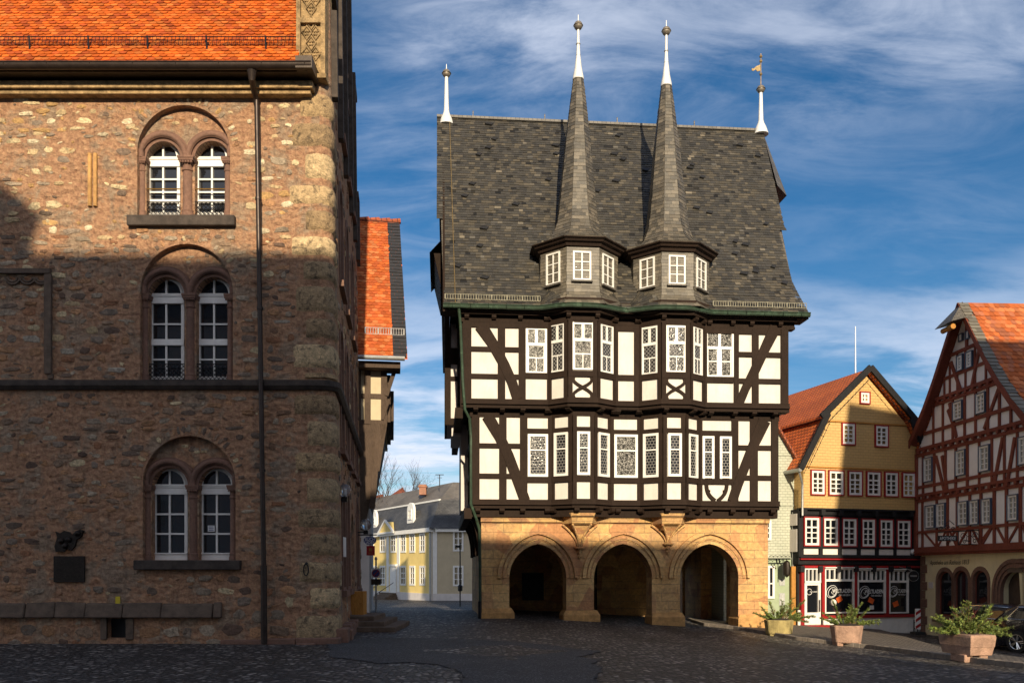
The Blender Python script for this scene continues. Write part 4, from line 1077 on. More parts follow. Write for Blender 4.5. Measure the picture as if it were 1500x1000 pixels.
zA = s[0].z(772, 627.5), s[0].z(772, 635); zB = s[0].z(772, 698.5), s[0].z(772, 706.5)
for k in (1, 2, 3, 5, 6, 7):
    bayposts(mb, s, k, .135, zb, zt)
    rail(mb, s[k], None, None, 0, 0, (zA[1], zA[0])); rail(mb, s[k], None, None, 0, 0, (zB[1], zB[0]), .06)
f = s[4]; rail(mb, f, None, None, 0, 0, (zA[1], zA[0])); rail(mb, f, None, None, 0, 0, (zB[1], zB[0]), .06); bayposts(mb, s, 4, .12, zb, zt)
f = s[8]; post(mb, f, 1024, 1028.5, zb, zt); post(mb, f, 1045.6, 1053.6, f.z(1050, 700), f.z(1050, 634)); post(mb, f, 1071, 1081, zb, zt); post(mb, f, 1098, 1109.5, zb, zt); post(mb, f, 1129, 1139, zb, zt, .075)
rail(mb, f, 1024, 1072, 630.5, 638.5); rail(mb, f, 1024, 1072, 700, 709, d=.06); rail(mb, f, 1081, 1130, 652, 659); rail(mb, f, 1081, 1130, 696, 703)
dbeam(mb, f, [(1119, 616), (1104, 650), (1091, 682), (1080, 710), (1072, 734)], [19, 15, 14, 14, 14])
dbeam(mb, f, curvepts((1034, 709), (1047, 733), .14), 5); dbeam(mb, f, curvepts((1064, 709), (1051, 733), -.14), 5)
for (x, y) in ((1037, 719), (1061, 719)): dbeam(mb, f, [(x-2.5, y), (x+2.5, y)], 3)
mb.build('timber_frame', 'dark_timber', th)
# storey 2
mb = MB(); s = S2; f = s[0]; zb2, zt2 = f.z(690, 585), f.z(690, 472)
post(mb, f, 678, 690.5, zb2, zt2, .075); post(mb, f, 729, 740, zb2, zt2); post(mb, f, 759.5, 770, zb2, zt2); post(mb, f, 801, 804.5, zb2, zt2)
rail(mb, f, 690, 760, 507.5, 514.6); rail(mb, f, 690, 760, 547.3, 554.4); rail(mb, f, 770, 802, 546, 554.5)
rail(mb, f, 678, None, 471.5, 479)
dbeam(mb, f, [(704, 477), (722, 504), (739, 535), (750, 560), (758, 585)], [18, 15, 14, 14, 14])
zR = (f.z(770, 555), f.z(770, 546.5)); zT = (f.z(678, 480), f.z(678, 471.5))
for k in (1, 2, 3, 5, 6, 7):
    bayposts(mb, s, k, .15 if k in (2, 6) else .12, zb2, zt2); rail(mb, s[k], None, None, 0, 0, zR, .055); rail(mb, s[k], None, None, 0, 0, (zT[0]+.12, zT[1]))
for k in (2, 6):
    f = s[k]; L = f.len; z0, z1 = zb2+.02, zR[0]
    for sg_ in (1, -1):
        a = (L/2+sg_*.30, z1); b = (L/2+sg_*.02, (z0+z1)/2); c_ = (L/2-sg_*.28, z0)
        pts = []
        for i in range(9):
            t_ = i/8; u = L/2+sg_*.29*math.cos(math.pi*t_)+sg_*.07*math.sin(2*math.pi*t_); pts.append((u, z1+(z0-z1)*t_))
        beam(mb, f, pts, .10, 0, .05)
f = s[4]; rail(mb, f, None, None, 0, 0, zR); rail(mb, f, None, None, 0, 0, zT); beam(mb, f, [(.05, zb2), (.05, zt2)], .10, 0, .05); beam(mb, f, [(f.len-.09, zb2), (f.len-.09, zt2)], .18, 0, .05)
f = s[8]; rail(mb, f, None, None, 0, 0, zT); beam(mb, f, [(.05, zb2), (.05, zt2)], .10, 0, .05)
post(mb, f, 1074.4, 1081.6, zb2, zt2); post(mb, f, 1101, 1110.6, zb2, zt2); post(mb, f, 1143, 1153.5, zb2, zt2, .075)
rail(mb, f, 1033, 1074, 552.5, 560.5); rail(mb, f, 1081, 1144, 515.6, 522.6); rail(mb, f, 1081, 1144, 554.4, 561.4)
dbeam(mb, f, [(1135, 480), (1118, 515), (1104, 545), (1091, 570), (1082, 592)], [17, 14, 14, 12, 12])
mb.build('timber_frame', 'dark_timber', th)
# --- moulded beams and joist ends between the storeys
def along(o, px, w):
    u = FR.u(px, w)
    for a, b in zip(o[:-1], o[1:]):
        if a[0] <= u <= b[0]:
            t_ = (u-a[0])/(b[0]-a[0]); d = (Vector(b)-Vector(a)).normalized(); return Vector(a).lerp(Vector(b), t_), d
    return None
def heads(mb, o, pxs, w, z0, z1, pr, hw=.085):
    for px in pxs:
        r_ = along(o, px, w+.2)
        if not r_: continue
        p, d = r_; nn = Vector((-d.y, d.x)); cz = (z0+z1)/2; hh = (z1-z0)/2
        pr_ = [(0, z1), (pr*.8, z1), (pr, z1-hh*.5), (pr, cz-hh*.3), (pr*.7, z0+.01), (0, z0)]
        P = []
        for sg_ in (-1, 1):
            for (q, z_) in pr_: e = p+d*(hw*sg_)+nn*q; P.append(FR.pt(e.x, e.y, z_))
        n = len(pr_); mb.add(P, [tuple(range(n)), tuple(range(n, 2*n))]+[(i, (i+1) % n, n+(i+1) % n, n+i) for i in range(n)])
# beneath storey 1
mb = MB(); zz = lambda y, w: FR.z(700, y, w)
ext1 = [(o1[0][0]-.05, W1)]+o1[1:-1]+[(o1[-1][0]+.05, W1)]
band(mb, FR, ext1, -.3, .10, zz(735.5, W1), zz(731, W1)); band(mb, FR, ext1, -.3, .14, zz(739, W1), zz(735.5, W1)-.002, oo_top=.10); band(mb, FR, ext1, -.3, .05, zz(744, W1), zz(739, W1)-.002)
b0 = [(u, w-.14) for u, w in ext1]; band(mb, FR, b0, -.4, .02, zz(757, 0)+.0, zz(744, W1)-.002)
heads(mb, b0, [700, 735.5, 766, 802, 814, 842, 872, 893, 906, 943, 973, 1000, 1020, 1040, 1074, 1102, 1133], W1-.1, zz(750.5, W1), zz(742, W1)-.003, .25)
mb.build('jetty_beam', 'dark_timber', th)
# beneath storey 2
mb = MB(); ext2 = [(o2[0][0]-.05, W2)]+o2[1:-1]+[(o2[-1][0]+.05, W2)]
band(mb, FR, ext2, -.35, .08, zz(588.5, W2), zz(584, W2)); band(mb, FR, ext2, -.35, .13, zz(592, W2), zz(588.5, W2)-.002, oo_top=.09); band(mb, FR, ext2, -.35, .05, zz(597, W2), zz(592, W2)-.002)
band(mb, FR, [(u, w) for u, w in ext1], -.2, .04, zz(618.5-8, W1), zz(600, W1))
heads(mb, [(u, w+.02) for u, w in ext1], [697, 736, 766, 802, 810, 836, 873, 899, 906, 936, 943, 971, 1007, 1026, 1042, 1077, 1105, 1136], W1+.1, zz(604.5, W1), zz(597, W1), .33, .08)
mb.build('jetty_beam', 'dark_timber', th)
# beneath the eaves
mb = MB(); ext3 = [(o2[0][0]-.06, W2)]+o2[1:-1]+[(o2[-1][0]+.25, W2)]
band(mb, FR, ext3, -.25, .06, zz(472, W2), zz(468, W2)); band(mb, FR, ext3, -.25, .01, zz(468, W2)+.001, zz(455, W2)); band(mb, FR, ext3, -.25, .22, zz(462.5, W2), zz(458, W2), oo_top=.26); band(mb, FR, ext3, -.25, .34, zz(458, W2)+.002, zz(447, W2)+.1)
heads(mb, ext3, [684, 724, 763, 801, 808, 831, 873, 899, 904, 935, 941, 969, 1014, 1030, 1042, 1076, 1104, 1146], W2+.1, zz(469, W2), zz(461, W2), .2, .075)
mb.build('eaves_beam', 'dark_timber', th)
# --- windows
def win(fr, a, b, y0, y1, glass, **k):
    m = (a+b)/2; return window(fr, fr.u(a), fr.u(b), fr.z(m, y1), fr.z(m, y0), .05, th, glass=glass, **k)
k1 = dict(cols=1, rows=((.64, .045),), fw=.085, mw=.03)
for (i, a, b, y0, y1) in ((0, 773, 802.4, 635.8, 698), (1, 812.6, 833, 633.5, 697), (2, 845, 864, 632, 695.5), (3, 875, 891, 634, 698), (5, 943, 965.6, 635, 699), (6, 978, 998, 634.6, 697.6), (7, 1007, 1020.4, 636, 700.5), (8, 1028.3, 1045.6, 638.8, 700.8), (8, 1053.6, 1071, 639.3, 701)):
    win(S1[i], a, b, y0, y1, 'glass_hex', **k1)
win(S1[4], 899.4, 933.6, 636.5, 699.5, 'glass_reflection', **k1)
zA0, zB0 = S1[4].z(916, 668), S1[4].z(916, 692); g = MB(); c_ = S1[4].hit(916, 673)
g.tube([S1[4].pt(c_[0]+.16*math.cos(t_), .0, c_[1]+.17*math.sin(t_)) for t_ in [2*math.pi*q/20 for q in range(21)]], .02, 6)
g.fbox(S1[4], c_[0]-.22, c_[0]+.22, -.01, .006, c_[1]-.27, c_[1]-.23); g.build('glass_roundel', 'black_iron', th)
def win2(fr, a, b, y0, y1, double=False):
    m = (a+b)/2; u0, u1, z0, z1 = fr.u(a), fr.u(b), fr.z(m, y1), fr.z(m, y0); w = .015
    mb = MB(); H = z1-z0; Wd = u1-u0; fwd = .075 if Wd > .5 else .055
    mb.fbox(fr, u0, u0+fwd, -.04, .045, z0, z1); mb.fbox(fr, u1-fwd, u1, -.04, .045, z0, z1); mb.fbox(fr, u0+fwd, u1-fwd, -.04, .043, z1-fwd, z1); mb.fbox(fr, u0+fwd, u1-fwd, -.04, .043, z0, z0+.05)
    iu0, iu1 = u0+fwd, u1-fwd; c = (u0+u1)/2; zt_ = z0+H*.63; zm = z0+H*.335
    mb.fbox(fr, iu0, iu1, -.04, .035, zt_-.05, zt_+.05)
    mb.fbox(fr, iu0, iu1, -.04, .018, zm-.02, zm+.02)
    mb.fbox(fr, c-.05*min(1, Wd/.7), c+.05*min(1, Wd/.7), -.04, .03, zt_+.05, z1-fwd)
    if double: mb.fbox(fr, c-.055, c+.055, -.04, .028, z0+.05, zt_-.05)
    else: mb.fbox(fr, c-.015, c+.015, -.04, .015, z0+.05, zm-.02)
    a0 = .035
    for (x0, x1) in (((iu0, c-.055), (c+.055, iu1)) if double else ((iu0, iu1),)):
        mb.fbox(fr, x0, x0+a0, -.03, .01, z0+.05, zt_-.05); mb.fbox(fr, x1-a0, x1, -.03, .01, z0+.05, zt_-.05)
    o = mb.build('window', 'white_paint', th)
    g = MB(); g.add([fr.pt(iu0, .006, z0+.03), fr.pt(iu1, .006, z0+.03), fr.pt(iu1, .006, z1-.04), fr.pt(iu0, .006, z1-.04)], [(0, 1, 2, 3)])
    g.build('pane', 'glass_diamond' if fr not in (S2[0], S2[2], S2[8]) else 'glass_reflection', o)
for (i, a, b, y0, y1, dbl) in ((0, 770, 801, 480, 546.3, 0), (1, 805.5, 828, 474, 544.5, 0), (2, 837.6, 870, 472, 541.5, 0), (3, 879, 897.6, 475.5, 546, 0), (5, 939, 964.5, 478.5, 548, 0), (6, 975.6, 1006, 477, 545, 0), (7, 1014.5, 1028, 478.5, 549.5, 0), (8, 1033, 1074.2, 485, 551.8, 1)):
    win2(S2[i], a, b, y0, y1, bool(dbl))
# --- left side wall, jetties and side bay
FSd = Frame(FR.pt(0, 0, 0), -FR.N)     # u runs into depth; outward is -U
def sidept(u): return u
class SideFrame:
    def __init__(s, u0): s.u0 = u0
    def pt(s, u, w, z): return FR.pt(s.u0-w, W2-u if False else -u, z)
for (u0, zb_, zt_, wf, dd) in ((o1[0][0], z1b, z1t, W1, .05), (o2[0][0], z2b, z2t+.4, W2, .05)):
    sf = SideFrame(u0); mb = MB()
    for q in (-wf+.15, 1.4, 3.0, 4.6, 6.2, 7.6, 8.4): beam(mb, sf, [(q, zb_), (q, zt_)], .24, 0, .07)
    for zc in (zb_+.12, zb_+1.15, zb_+2.2, zt_-.12): beam(mb, sf, [(-wf, zc), (8.6, zc)], .2, 0, .06)
    mb.fbox(sf, -wf, 8.6, 0, .26, zb_-.38, zb_-.02)
    mb.fbox(sf, -wf, 8.6, 0, .18, zt_-.02, zt_+.1)
    mb.build('side_timber', 'dark_timber', th)
mb = MB()      # curved braces on the stone side under the jetty
sf = SideFrame(0)
for q in (.3, 2.6, 5.0, 7.4):
    pts = [FR.pt(-.03-(.36)*(1-math.cos(t_)), -q, 2.2+1.3*math.sin(t_)) for t_ in [math.pi/2*i/8 for i in range(9)]]; mb.tube(pts, .09, 6)
mb.fbox(sf, -.1, 8.6, .0, .36, z1b-.30, z1b-.02)
mb.build('side_brace', 'dark_timber', th)
mb = MB(); u0 = o2[0][0]
mb.fbox(SideFrame(u0), 2.3, 5.8, 0, .52, z2b-.1, 13.2); mb.fbox(SideFrame(u0), 2.45, 5.6, 0, .34, z2b-.5, z2b-.11); mb.fbox(SideFrame(o1[0][0]), 2.6, 5.4, 0, .30, z1b+.1, z1t)
mb.build('side_bay_wall', 'grey_plaster', th)
mb = MB(); sf = SideFrame(u0-.53)
for q in (2.4, 4.05, 5.7): beam(mb, sf, [(q, z2b-.1), (q, 13.2)], .22, 0, .05)
for zc in (z2b, z2b+1.0, z2b+2.2, 9.9, 10.6, 11.8, 13.1): beam(mb, sf, [(2.3, zc), (5.8, zc)], .2, 0, .04)
ff = Frame(FR.pt(u0-.53, -2.3, 0), RU)
for zc, h in ((z2b, .25), (z2b+1.6, .15), (9.6, .6), (10.9, .2), (12.4, .25), (13.1, .2)): mb.fbox(ff, -.06, .55, 0, .06, zc-h/2, zc+h/2)
mb.fbox(ff, -.06, .16, 0, .07, z2b-.1, 13.2); mb.fbox(ff, .4, .55, 0, .065, z2b-.1, 13.2)
mb.hexa([FR.pt(u0-.75, -2.1, 12.2), FR.pt(u0, -2.1, 12.2), FR.pt(u0, -6, 12.2), FR.pt(u0-.75, -6, 12.2), FR.pt(u0-1.0, -2.0, 13.3), FR.pt(u0, -2.0, 13.3), FR.pt(u0, -6.1, 13.3), FR.pt(u0-1.0, -6.1, 13.3)])
mb.build('side_bay_timber', 'dark_timber', th)
mb = MB(); mb.add([FR.pt(u0-1.15, -1.8, 13.25), FR.pt(u0-1.15, -6.3, 13.25), FR.pt(u0-.2, -4.1, 15.2), FR.pt(u0+.1, -1.8, 14.6), FR.pt(u0+.1, -6.3, 14.6)], [(0, 1, 2), (0, 2, 3), (1, 4, 2)]); mb.build('side_bay_roof', 'slate_shingle', th)
# --- roof
ue0, ue1 = FR.u(650, WE), FR.u(1183, WE); ze = FR.z(660, 447, WE)
WR = -3.55; zr = FR.z(660, 172, WR); ur0, ur1 = FR.u(640, WR), FR.u(1117, WR)
tb = .42
def rfp(u, t_):      # t 0 eaves .. 1 ridge ; gentle flare at the eaves
    k = .35*max(0, 1-t_/.16)**2
    return FR.pt(u, WE+(WR-WE)*t_+k*.4, ze+(zr-ze)*t_-k*.05+.0)
def scol():
    j = random.uniform(.78, 1.18); c = random.choice([(.050, .046, .039), (.064, .057, .045), (.046, .043, .038), (.088, .076, .056), (.040, .038, .034), (.054, .050, .042)])
    if random.random() < .03: j *= .3
    if random.random() < .02: j *= 2.0
    return tuple(x*j for x in c)
ul_lo, ul_hi = lambda t_: ue0+(0)*t_, lambda t_: ur0
mb = MB()
cuts = [0, .04, .08, .12, .16, tb, 1.0]
for a, b in zip(cuts[:-1], cuts[1:]):
    hi = a >= tb
    la = ur0 if hi else ue0+.10*a; lb = ur0 if hi else ue0+.10*b
    ra = (ue1+.0*a if not hi else ue1+.10-(a-tb)*.35); rb_ = (ue1 if not hi else ur1+.02)
    if not hi: ra = ue1-.50*min(a, .16)/.16*.5; rb_ = ue1-.50*min(b, .16)/.16*.5
    else: ra = ue1+.0; rb_ = ur1
    shingles(mb, rfp(la, a), rfp(ra, a), rfp(rb_, b), rfp(lb, b), .128, .185, .022, .012, scol, False, 0, .22, 1.3, 0, .035)
rs_ = random.Random(77)
for q_ in range(46):      # raised ventilation slates
    t_ = rs_.uniform(.12, .97); u_ = rs_.uniform(ur0+.4, ur1-.3); a_ = rfp(u_, t_); up_ = (rfp(u_, t_+.01)-a_).normalized(); n_ = Vector((0, -up_.z, up_.y)).normalized(); w_ = rs_.uniform(.14, .26)
    P_ = [a_+n_*.085, a_+FR.U*w_+n_*.085-up_*.06, a_+FR.U*(w_+.10)+up_*.13+n_*.03, a_+FR.U*.10+up_*.17+n_*.03]
    mb.add(P_+[p-n_*.06 for p in P_], [(0, 1, 2, 3), (0, 4, 5, 1), (1, 5, 6, 2), (0, 3, 7, 4)], 0, (.022, .021, .02))
mb.build('slate_roof', 'slate', th)
mb = MB(); u_ = FR.u(667, WE); mb.tube([rfp(u_-.15*k_/8, k_/8)+FR.N*.05+Vector((0, 0, .05)) for k_ in range(9)], .012, 4); mb.build('lightning_conductor', 'rusty_copper', th)
mb = MB(); BW = -8.9
mb.add([FR.pt(ue0, WE-.05, ze-.06), FR.pt(ue1-.3, WE-.05, ze-.06), FR.pt(ur1, WR, zr-.06), FR.pt(ur0+.05, WR, zr-.06)], [(0, 1, 2, 3)])
mb.add([FR.pt(ue0, BW, ze), FR.pt(ue1, BW, ze), FR.pt(ur1, WR, zr), FR.pt(ur0, WR, zr)], [(0, 1, 2, 3)])
mb.build('back_roof', 'slate_shingle', th)
mb = MB(); mb.fbox(FR, ur0, ur1, WR-.12, WR+.10, zr-.05, zr+.05)
for px in (693, 798, 904, 1017): u = FR.u(px, WR); mb.fbox(FR, u-.02, u+.02, WR-.02, WR+.02, zr+.05, zr+.28)
mb.build('ridge_capping', 'slate_shingle', th)
mb = MB()   # gable walls and the hooded right verge
for u in (ue0+.22, ue1-.75):
    mb.add([FR.pt(u, WE-.4, ze), FR.pt(u, WR, zr-.3), FR.pt(u, BW+.4, ze)], [(0, 1, 2)])
mb.build('gable_wall', 'slate_shingle', th)
mb = MB()
zz_ = lambda t_: ze+(zr-ze)*t_
q = FR
for sd_, ub, e in ((1, ur1, .62),):
    A = q.pt(ub, WR, zr-.02); B = q.pt(ub-.02, WR+1.55, zz_(.67)); Bb = q.pt(ub-.02, WR-1.55, zz_(.67)); Cx = q.pt(ub+.62, WR+.9, zz_(.66)); Cy = q.pt(ub+.62, WR-.9, zz_(.66))
    mb.add([A, B, Cx, Cy, Bb], [(0, 1, 2), (0, 2, 3), (0, 3, 4), (1, 4, 3, 2)])
mb.build('gable_hood', 'slate_shingle', th)
mb = MB()   # dark verge boards
for (u, s_) in ((ue0, 1), ):
    mb.hexa([FR.pt(u-.03, WE+.05, ze-.22), FR.pt(u+.04, WE+.05, ze-.22), FR.pt(u+.04, WR, zz_(1)-.35), FR.pt(u-.03, WR, zz_(1)-.35), FR.pt(u-.03, WE+.05, ze+.02), FR.pt(u+.04, WE+.05, ze+.02), FR.pt(u+.04, WR, zz_(1)-.03), FR.pt(u-.03, WR, zz_(1)-.03)])
mb.build('verge_board', 'dark_timber', th)
# gutter following the bays
og = [(ue0-.02, WE+.12)]
for i in range(2):
    b = B2[i]; wp = WE+.12
    og += [(FR.u(b[0]-12, wp), wp), (FR.u(b[1]-4, wp+.42), wp+.42), (FR.u(b[2]+4, wp+.42), wp+.42), (FR.u(b[3]+10, wp), wp)]
og += [(ue1+.03, WE+.12)]
def rnd_poly(o, r_=.25):
    out = [o[0]]
    for a, b, c in zip(o[:-2], o[1:-1], o[2:]):
        a, b, c = Vector(a), Vector(b), Vector(c); p = b+(a-b).normalized()*r_; q_ = b+(c-b).normalized()*r_
        for k in range(4): t_ = k/3; out.append(tuple(p.lerp(b, t_).lerp(b.lerp(q_, t_), t_)))
    return out+[o[-1]]
og = rnd_poly(og)
mb = MB(); mb.tube([FR.pt(u, w, ze-.06) for u, w in og], .075, 8); mb.tube([FR.pt(u, w+.075, ze+.0) for u, w in og], .02, 6)
for i in range(0, len(og)-1):
    a, b = Vector(og[i]), Vector(og[i+1]); n = int((b-a).length/.55)
    for k in range(n): p = a.lerp(b, (k+.5)/n); mb.tube([FR.pt(p.x, p.y-.1, ze+.04), FR.pt(p.x, p.y+.085, ze+.02), FR.pt(p.x, p.y+.08, ze-.1)], .012, 4)
mb.build('gutter', 'copper_green', th, smooth=True)
mb = MB(); band(mb, FR, [(u, w-.1) for u, w in og], -.75, -.0, ze-.16, ze-.03); mb.build('soffit', 'dark_timber', th)
mb = MB(); pts = [(672, 449, WE+.1), (673, 461, WE), (674.5, 475, W2+.2), (678, 560, W2+.15), (681, 600, W2+.12), (688, 613, W1+.25), (689.5, 640, W1+.15), (690, 738, W1+.12), (697, 757, W1), (702.5, 775, .12), (703.5, 880, .12)]
mb.tube([FR.pt(*(lambda h: (h[0], w, h[1]))(FR.hit(x, y, w))) for x, y, w in pts], .05, 8); mb.build('downpipe', 'copper_green', th, smooth=True)
mb = MB(); mb.tube([FR.pt(*(lambda h: (h[0], .1, h[1]))(FR.hit(703, y, .1))) for y in (880, 906)], .062, 8); mb.build('downpipe_foot', 'black_iron', th)
# snow guards
for (a, b) in ((652, 791), (1044, 1180)):
    mb = MB(); ua, ub = FR.u(a, WE), FR.u(b, WE); 
    P_ = lambda u, h: rfp(u, .020)+FR.N*.06+Vector((0, 0, h))
    for h in (.03, .20): mb.tube([P_(ua, h), P_(ub, h)], .013, 4)
    n = int((ub-ua)/.085)
    for i in range(n+1): u = ua+(ub-ua)*i/n; mb.tube([P_(u, .03), P_(u, .20)], .010 if i % 6 else .022, 4, cap=False)
    mb.build('snow_guard', 'snow_guard', th)
mb = MB()
for i in range(2):
    b = B2[i]; wp = WE+.12
    gs = [Vector((FR.u(b[0]-12, wp), wp)), Vector((FR.u(b[1]-4, wp+.42), wp+.42)), Vector((FR.u(b[2]+4, wp+.42), wp+.42)), Vector((FR.u(b[3]+10, wp), wp))]
    up_ = [rfp(gs[0].x+.02, .03)+FR.N*.04, rfp(gs[1].x+.05, .17)+FR.N*.04, rfp(gs[2].x-.05, .17)+FR.N*.04, rfp(gs[3].x-.02, .03)+FR.N*.04]
    lo_ = [FR.pt(p.x, p.y-.02, ze+.03) for p in gs]
    for j in range(3): mb.add([lo_[j], lo_[j+1], up_[j+1], up_[j]], [(0, 1, 2, 3)], 0, (.08, .07, .055)); shingles(mb, lo_[j], lo_[j+1], up_[j+1], up_[j], .125, .18, .02, .012, scol, False, 0, .2, 1.3, 0, .02)
mb.build('bay_apron', 'slate', th)
# --- turrets
def turret(px, pc, sp):
    """px: left face l, front l, front r, right r ; pc: cornice px; sp spire"""
    wf = 1.22; uc = (FR.u(px[1], wf)+FR.u(px[2], wf))/2; side = FR.u(px[2], wf)-FR.u(px[1], wf)
    ap = side/(2*math.tan(math.pi/8)); wc = wf-ap; Rr = ap/math.cos(math.pi/8)
    def ring(r_, z, n=8, c=(0, 0)):
        return [FR.pt(uc+c[0]+r_*math.sin(math.pi/8+math.pi/4*k+math.pi), wc+c[1]+r_*math.cos(math.pi/8+math.pi/4*k+math.pi), z) for k in range(n)]
    t_ = emptyobj('turret', Vector((0, 0, 0))); t_.parent = th; ORIG[t_.name] = ORIG[th.name]
    def rings(mb, lst, mat=0):
        k = len(mb.v)
        for l in lst: mb.v += [Vector(p) for p in l]
        for i in range(len(lst)-1):
            for j in range(8): mb.f.append([k+i*8+j, k+i*8+(j+1) % 8, k+(i+1)*8+(j+1) % 8, k+(i+1)*8+j]); mb.m.append(mat); mb.c.append((.06, .052, .042))
    zw0 = FR.z(pc[1], sp['sill'], wf); zw1 = FR.z(pc[1], sp['top'], wf); zg = ze+.0
    mb = MB(); lst = []
    for k in range(7):
        f_ = k/6; g_ = (1-f_)**2.2; lst.append(ring(Rr*(1+.0)+.36*g_, zg+(zw0-.12-zg)*f_))
    lst += [ring(Rr, zw1+.25)]; rings(mb, [[p-(p-FR.pt(uc, wc, p.z))*.02 for p in l] for l in lst])
    def skin(mb, lst, cf, row, tw):
        for r0_, r1_ in zip(lst[:-1], lst[1:]):
            for j in range(8):
                a_, b_, c_, d_ = r0_[j], r0_[(j+1) % 8], r1_[(j+1) % 8], r1_[j]
                o_ = (a_+b_)/2-FR.pt(uc, wc, a_.z)
                if (c_-b_).length < row*.6: continue
                if o_.dot(FR.U) and a_.dot(FR.U) > b_.dot(FR.U): a_, b_, c_, d_ = b_, a_, d_, c_
                shingles(mb, a_, b_, c_, d_, row, tw, .014, .010, cf, False, 0, .15, 1.3, 0, .02, o_)
    tcf = lambda: vary(.75, 1.2, [(.13, .115, .088), (.165, .143, .108), (.11, .097, .077)])
    mb.build('turret_wall', 'turret_slate', t_); mb = MB(); skin(mb, [lst[0], lst[2], lst[4], lst[-2], lst[-1]], tcf, .105, .19); mb.build('turret_slates', 'slate', t_)
    mb = MB(); z0 = FR.z(pc[1], sp['c1'], wf+.2); z1 = FR.z(pc[1], sp['c0'], wf+.3)
    rings(mb, [ring(Rr-.03, z0-.04), ring(Rr+.09, z0), ring(Rr+.12, z0+.09), ring(Rr+.22, z0+.12), ring(Rr+.25, z1-.03), ring(Rr+.33, z1), ring(Rr+.33, z1+.03), ring(.3, z1+.04)]); mb.build('turret_cornice', 'dark_timber', t_)
    # spire
    mb = MB(); lst = []
    tz = FR.z(sp['ax'], sp['tip'], wc); H = tz-z1
    cx = FR.u(sp['ax'], wc)-uc
    for h, r_ in ((0, Rr+.33), (.018, Rr+.05), (.04, 1.20), (.07, 1.03), (.105, .90), (.15, .80), (.21, .72), (.33, .64), (.46, .555), (.62, .46), (.80, .33), (1.0, .175)):
        lst.append(ring(max(.17, r_), z1+.03+H*h, 8, (cx*min(1, h*1.0), 0)))
    rings(mb, lst); skin(mb, lst, lambda: vary(.75, 1.2, [(.085, .076, .060), (.115, .10, .076), (.072, .065, .053), (.14, .12, .09)]), .12, .17); mb.build('spire', 'slate', t_)
    mb = MB()
    p = FR.pt(uc+cx, wc, tz); zb_ = FR.z(sp['ax'], sp['ball'], wc)-p.z
    mb.lathe(p, [(.20, -.05), (.20, 0), (.13, .35), (.075, .8), (.05, 1.2), (.042, zb_)], 12)
    mb.tube([p+Vector((0, 0, zb_)), p+Vector((0, 0, zb_+.38))], [.02, .012], 6)
    for q_ in (.8, 1.2): mb.lathe(p, [(.06, q_-.02), (.085, q_), (.06, q_+.02)], 10)
    mb.build('spire_finial', 'white_metal', t_, smooth=True)
    mb = MB(); mb.ball(p+Vector((0, 0, zb_)), .155, 14); mb.lathe(p+Vector((0, 0, zb_)), [(.15, -.02), (.175, 0), (.15, .02)], 14); mb.build('finial_ball', 'finial_metal', t_, smooth=True)
    # windows on the three visible faces
    wr = ring(Rr, 0)
    wr = sorted(wr, key=lambda p_: p_.y)
    rg = ring(Rr, 0)
    front = sorted(rg, key=lambda p_: -(p_-FR.O).dot(FR.N))[:4]; front.sort(key=lambda p_: (p_-FR.O).dot(FR.U))
    for k, (a, b, y0, y1, nm) in enumerate(sp['win']):
        A, B = front[k], front[k+1]; fr = Frame((A.x, A.y, 0), B-A)
        window(fr, fr.u(a), fr.u(b), fr.z((a+b)/2, y1), fr.z((a+b)/2, y0), .03, t_, 2, (.33, .66), .055, .028, glass='glass_diamond' if nm else 'glass_old', merge=True)
        mbx = MB(); mbx.fbox(fr, fr.u(a)-.05, fr.u(b)+.05, 0, .12, fr.z((a+b)/2, y1)-.06, fr.z((a+b)/2, y1)-.003); mbx.build('window_sill', 'slate_shingle', t_)
simple('finial_metal', (.22, .19, .15), .5, .4, 10, .4)
brickmat('spire_slate', (.12, .105, .082), (.18, .155, .115), (.028, .025, .02), .16, .115, .009, .03, .55, var=.35, off=.5)
turret((792, 830, 878, 904), (780, 829), dict(sill=412, top=366, c1=357, c0=346, ax=847, tip=115, ball=38, win=((801, 821, 371, 417, 0), (839, 865.6, 368.5, 411, 0), (881.5, 897.5, 375, 420, 0))))
turret((929.6, 969, 1016, 1039), (915, 970), dict(sill=418, top=372, c1=365, c0=354, ax=976, tip=125, ball=46, win=((938, 959.5, 378.5, 422, 0), (979, 1003.6, 374.5, 417, 1), (1019.5, 1033, 381, 424.5, 0))))
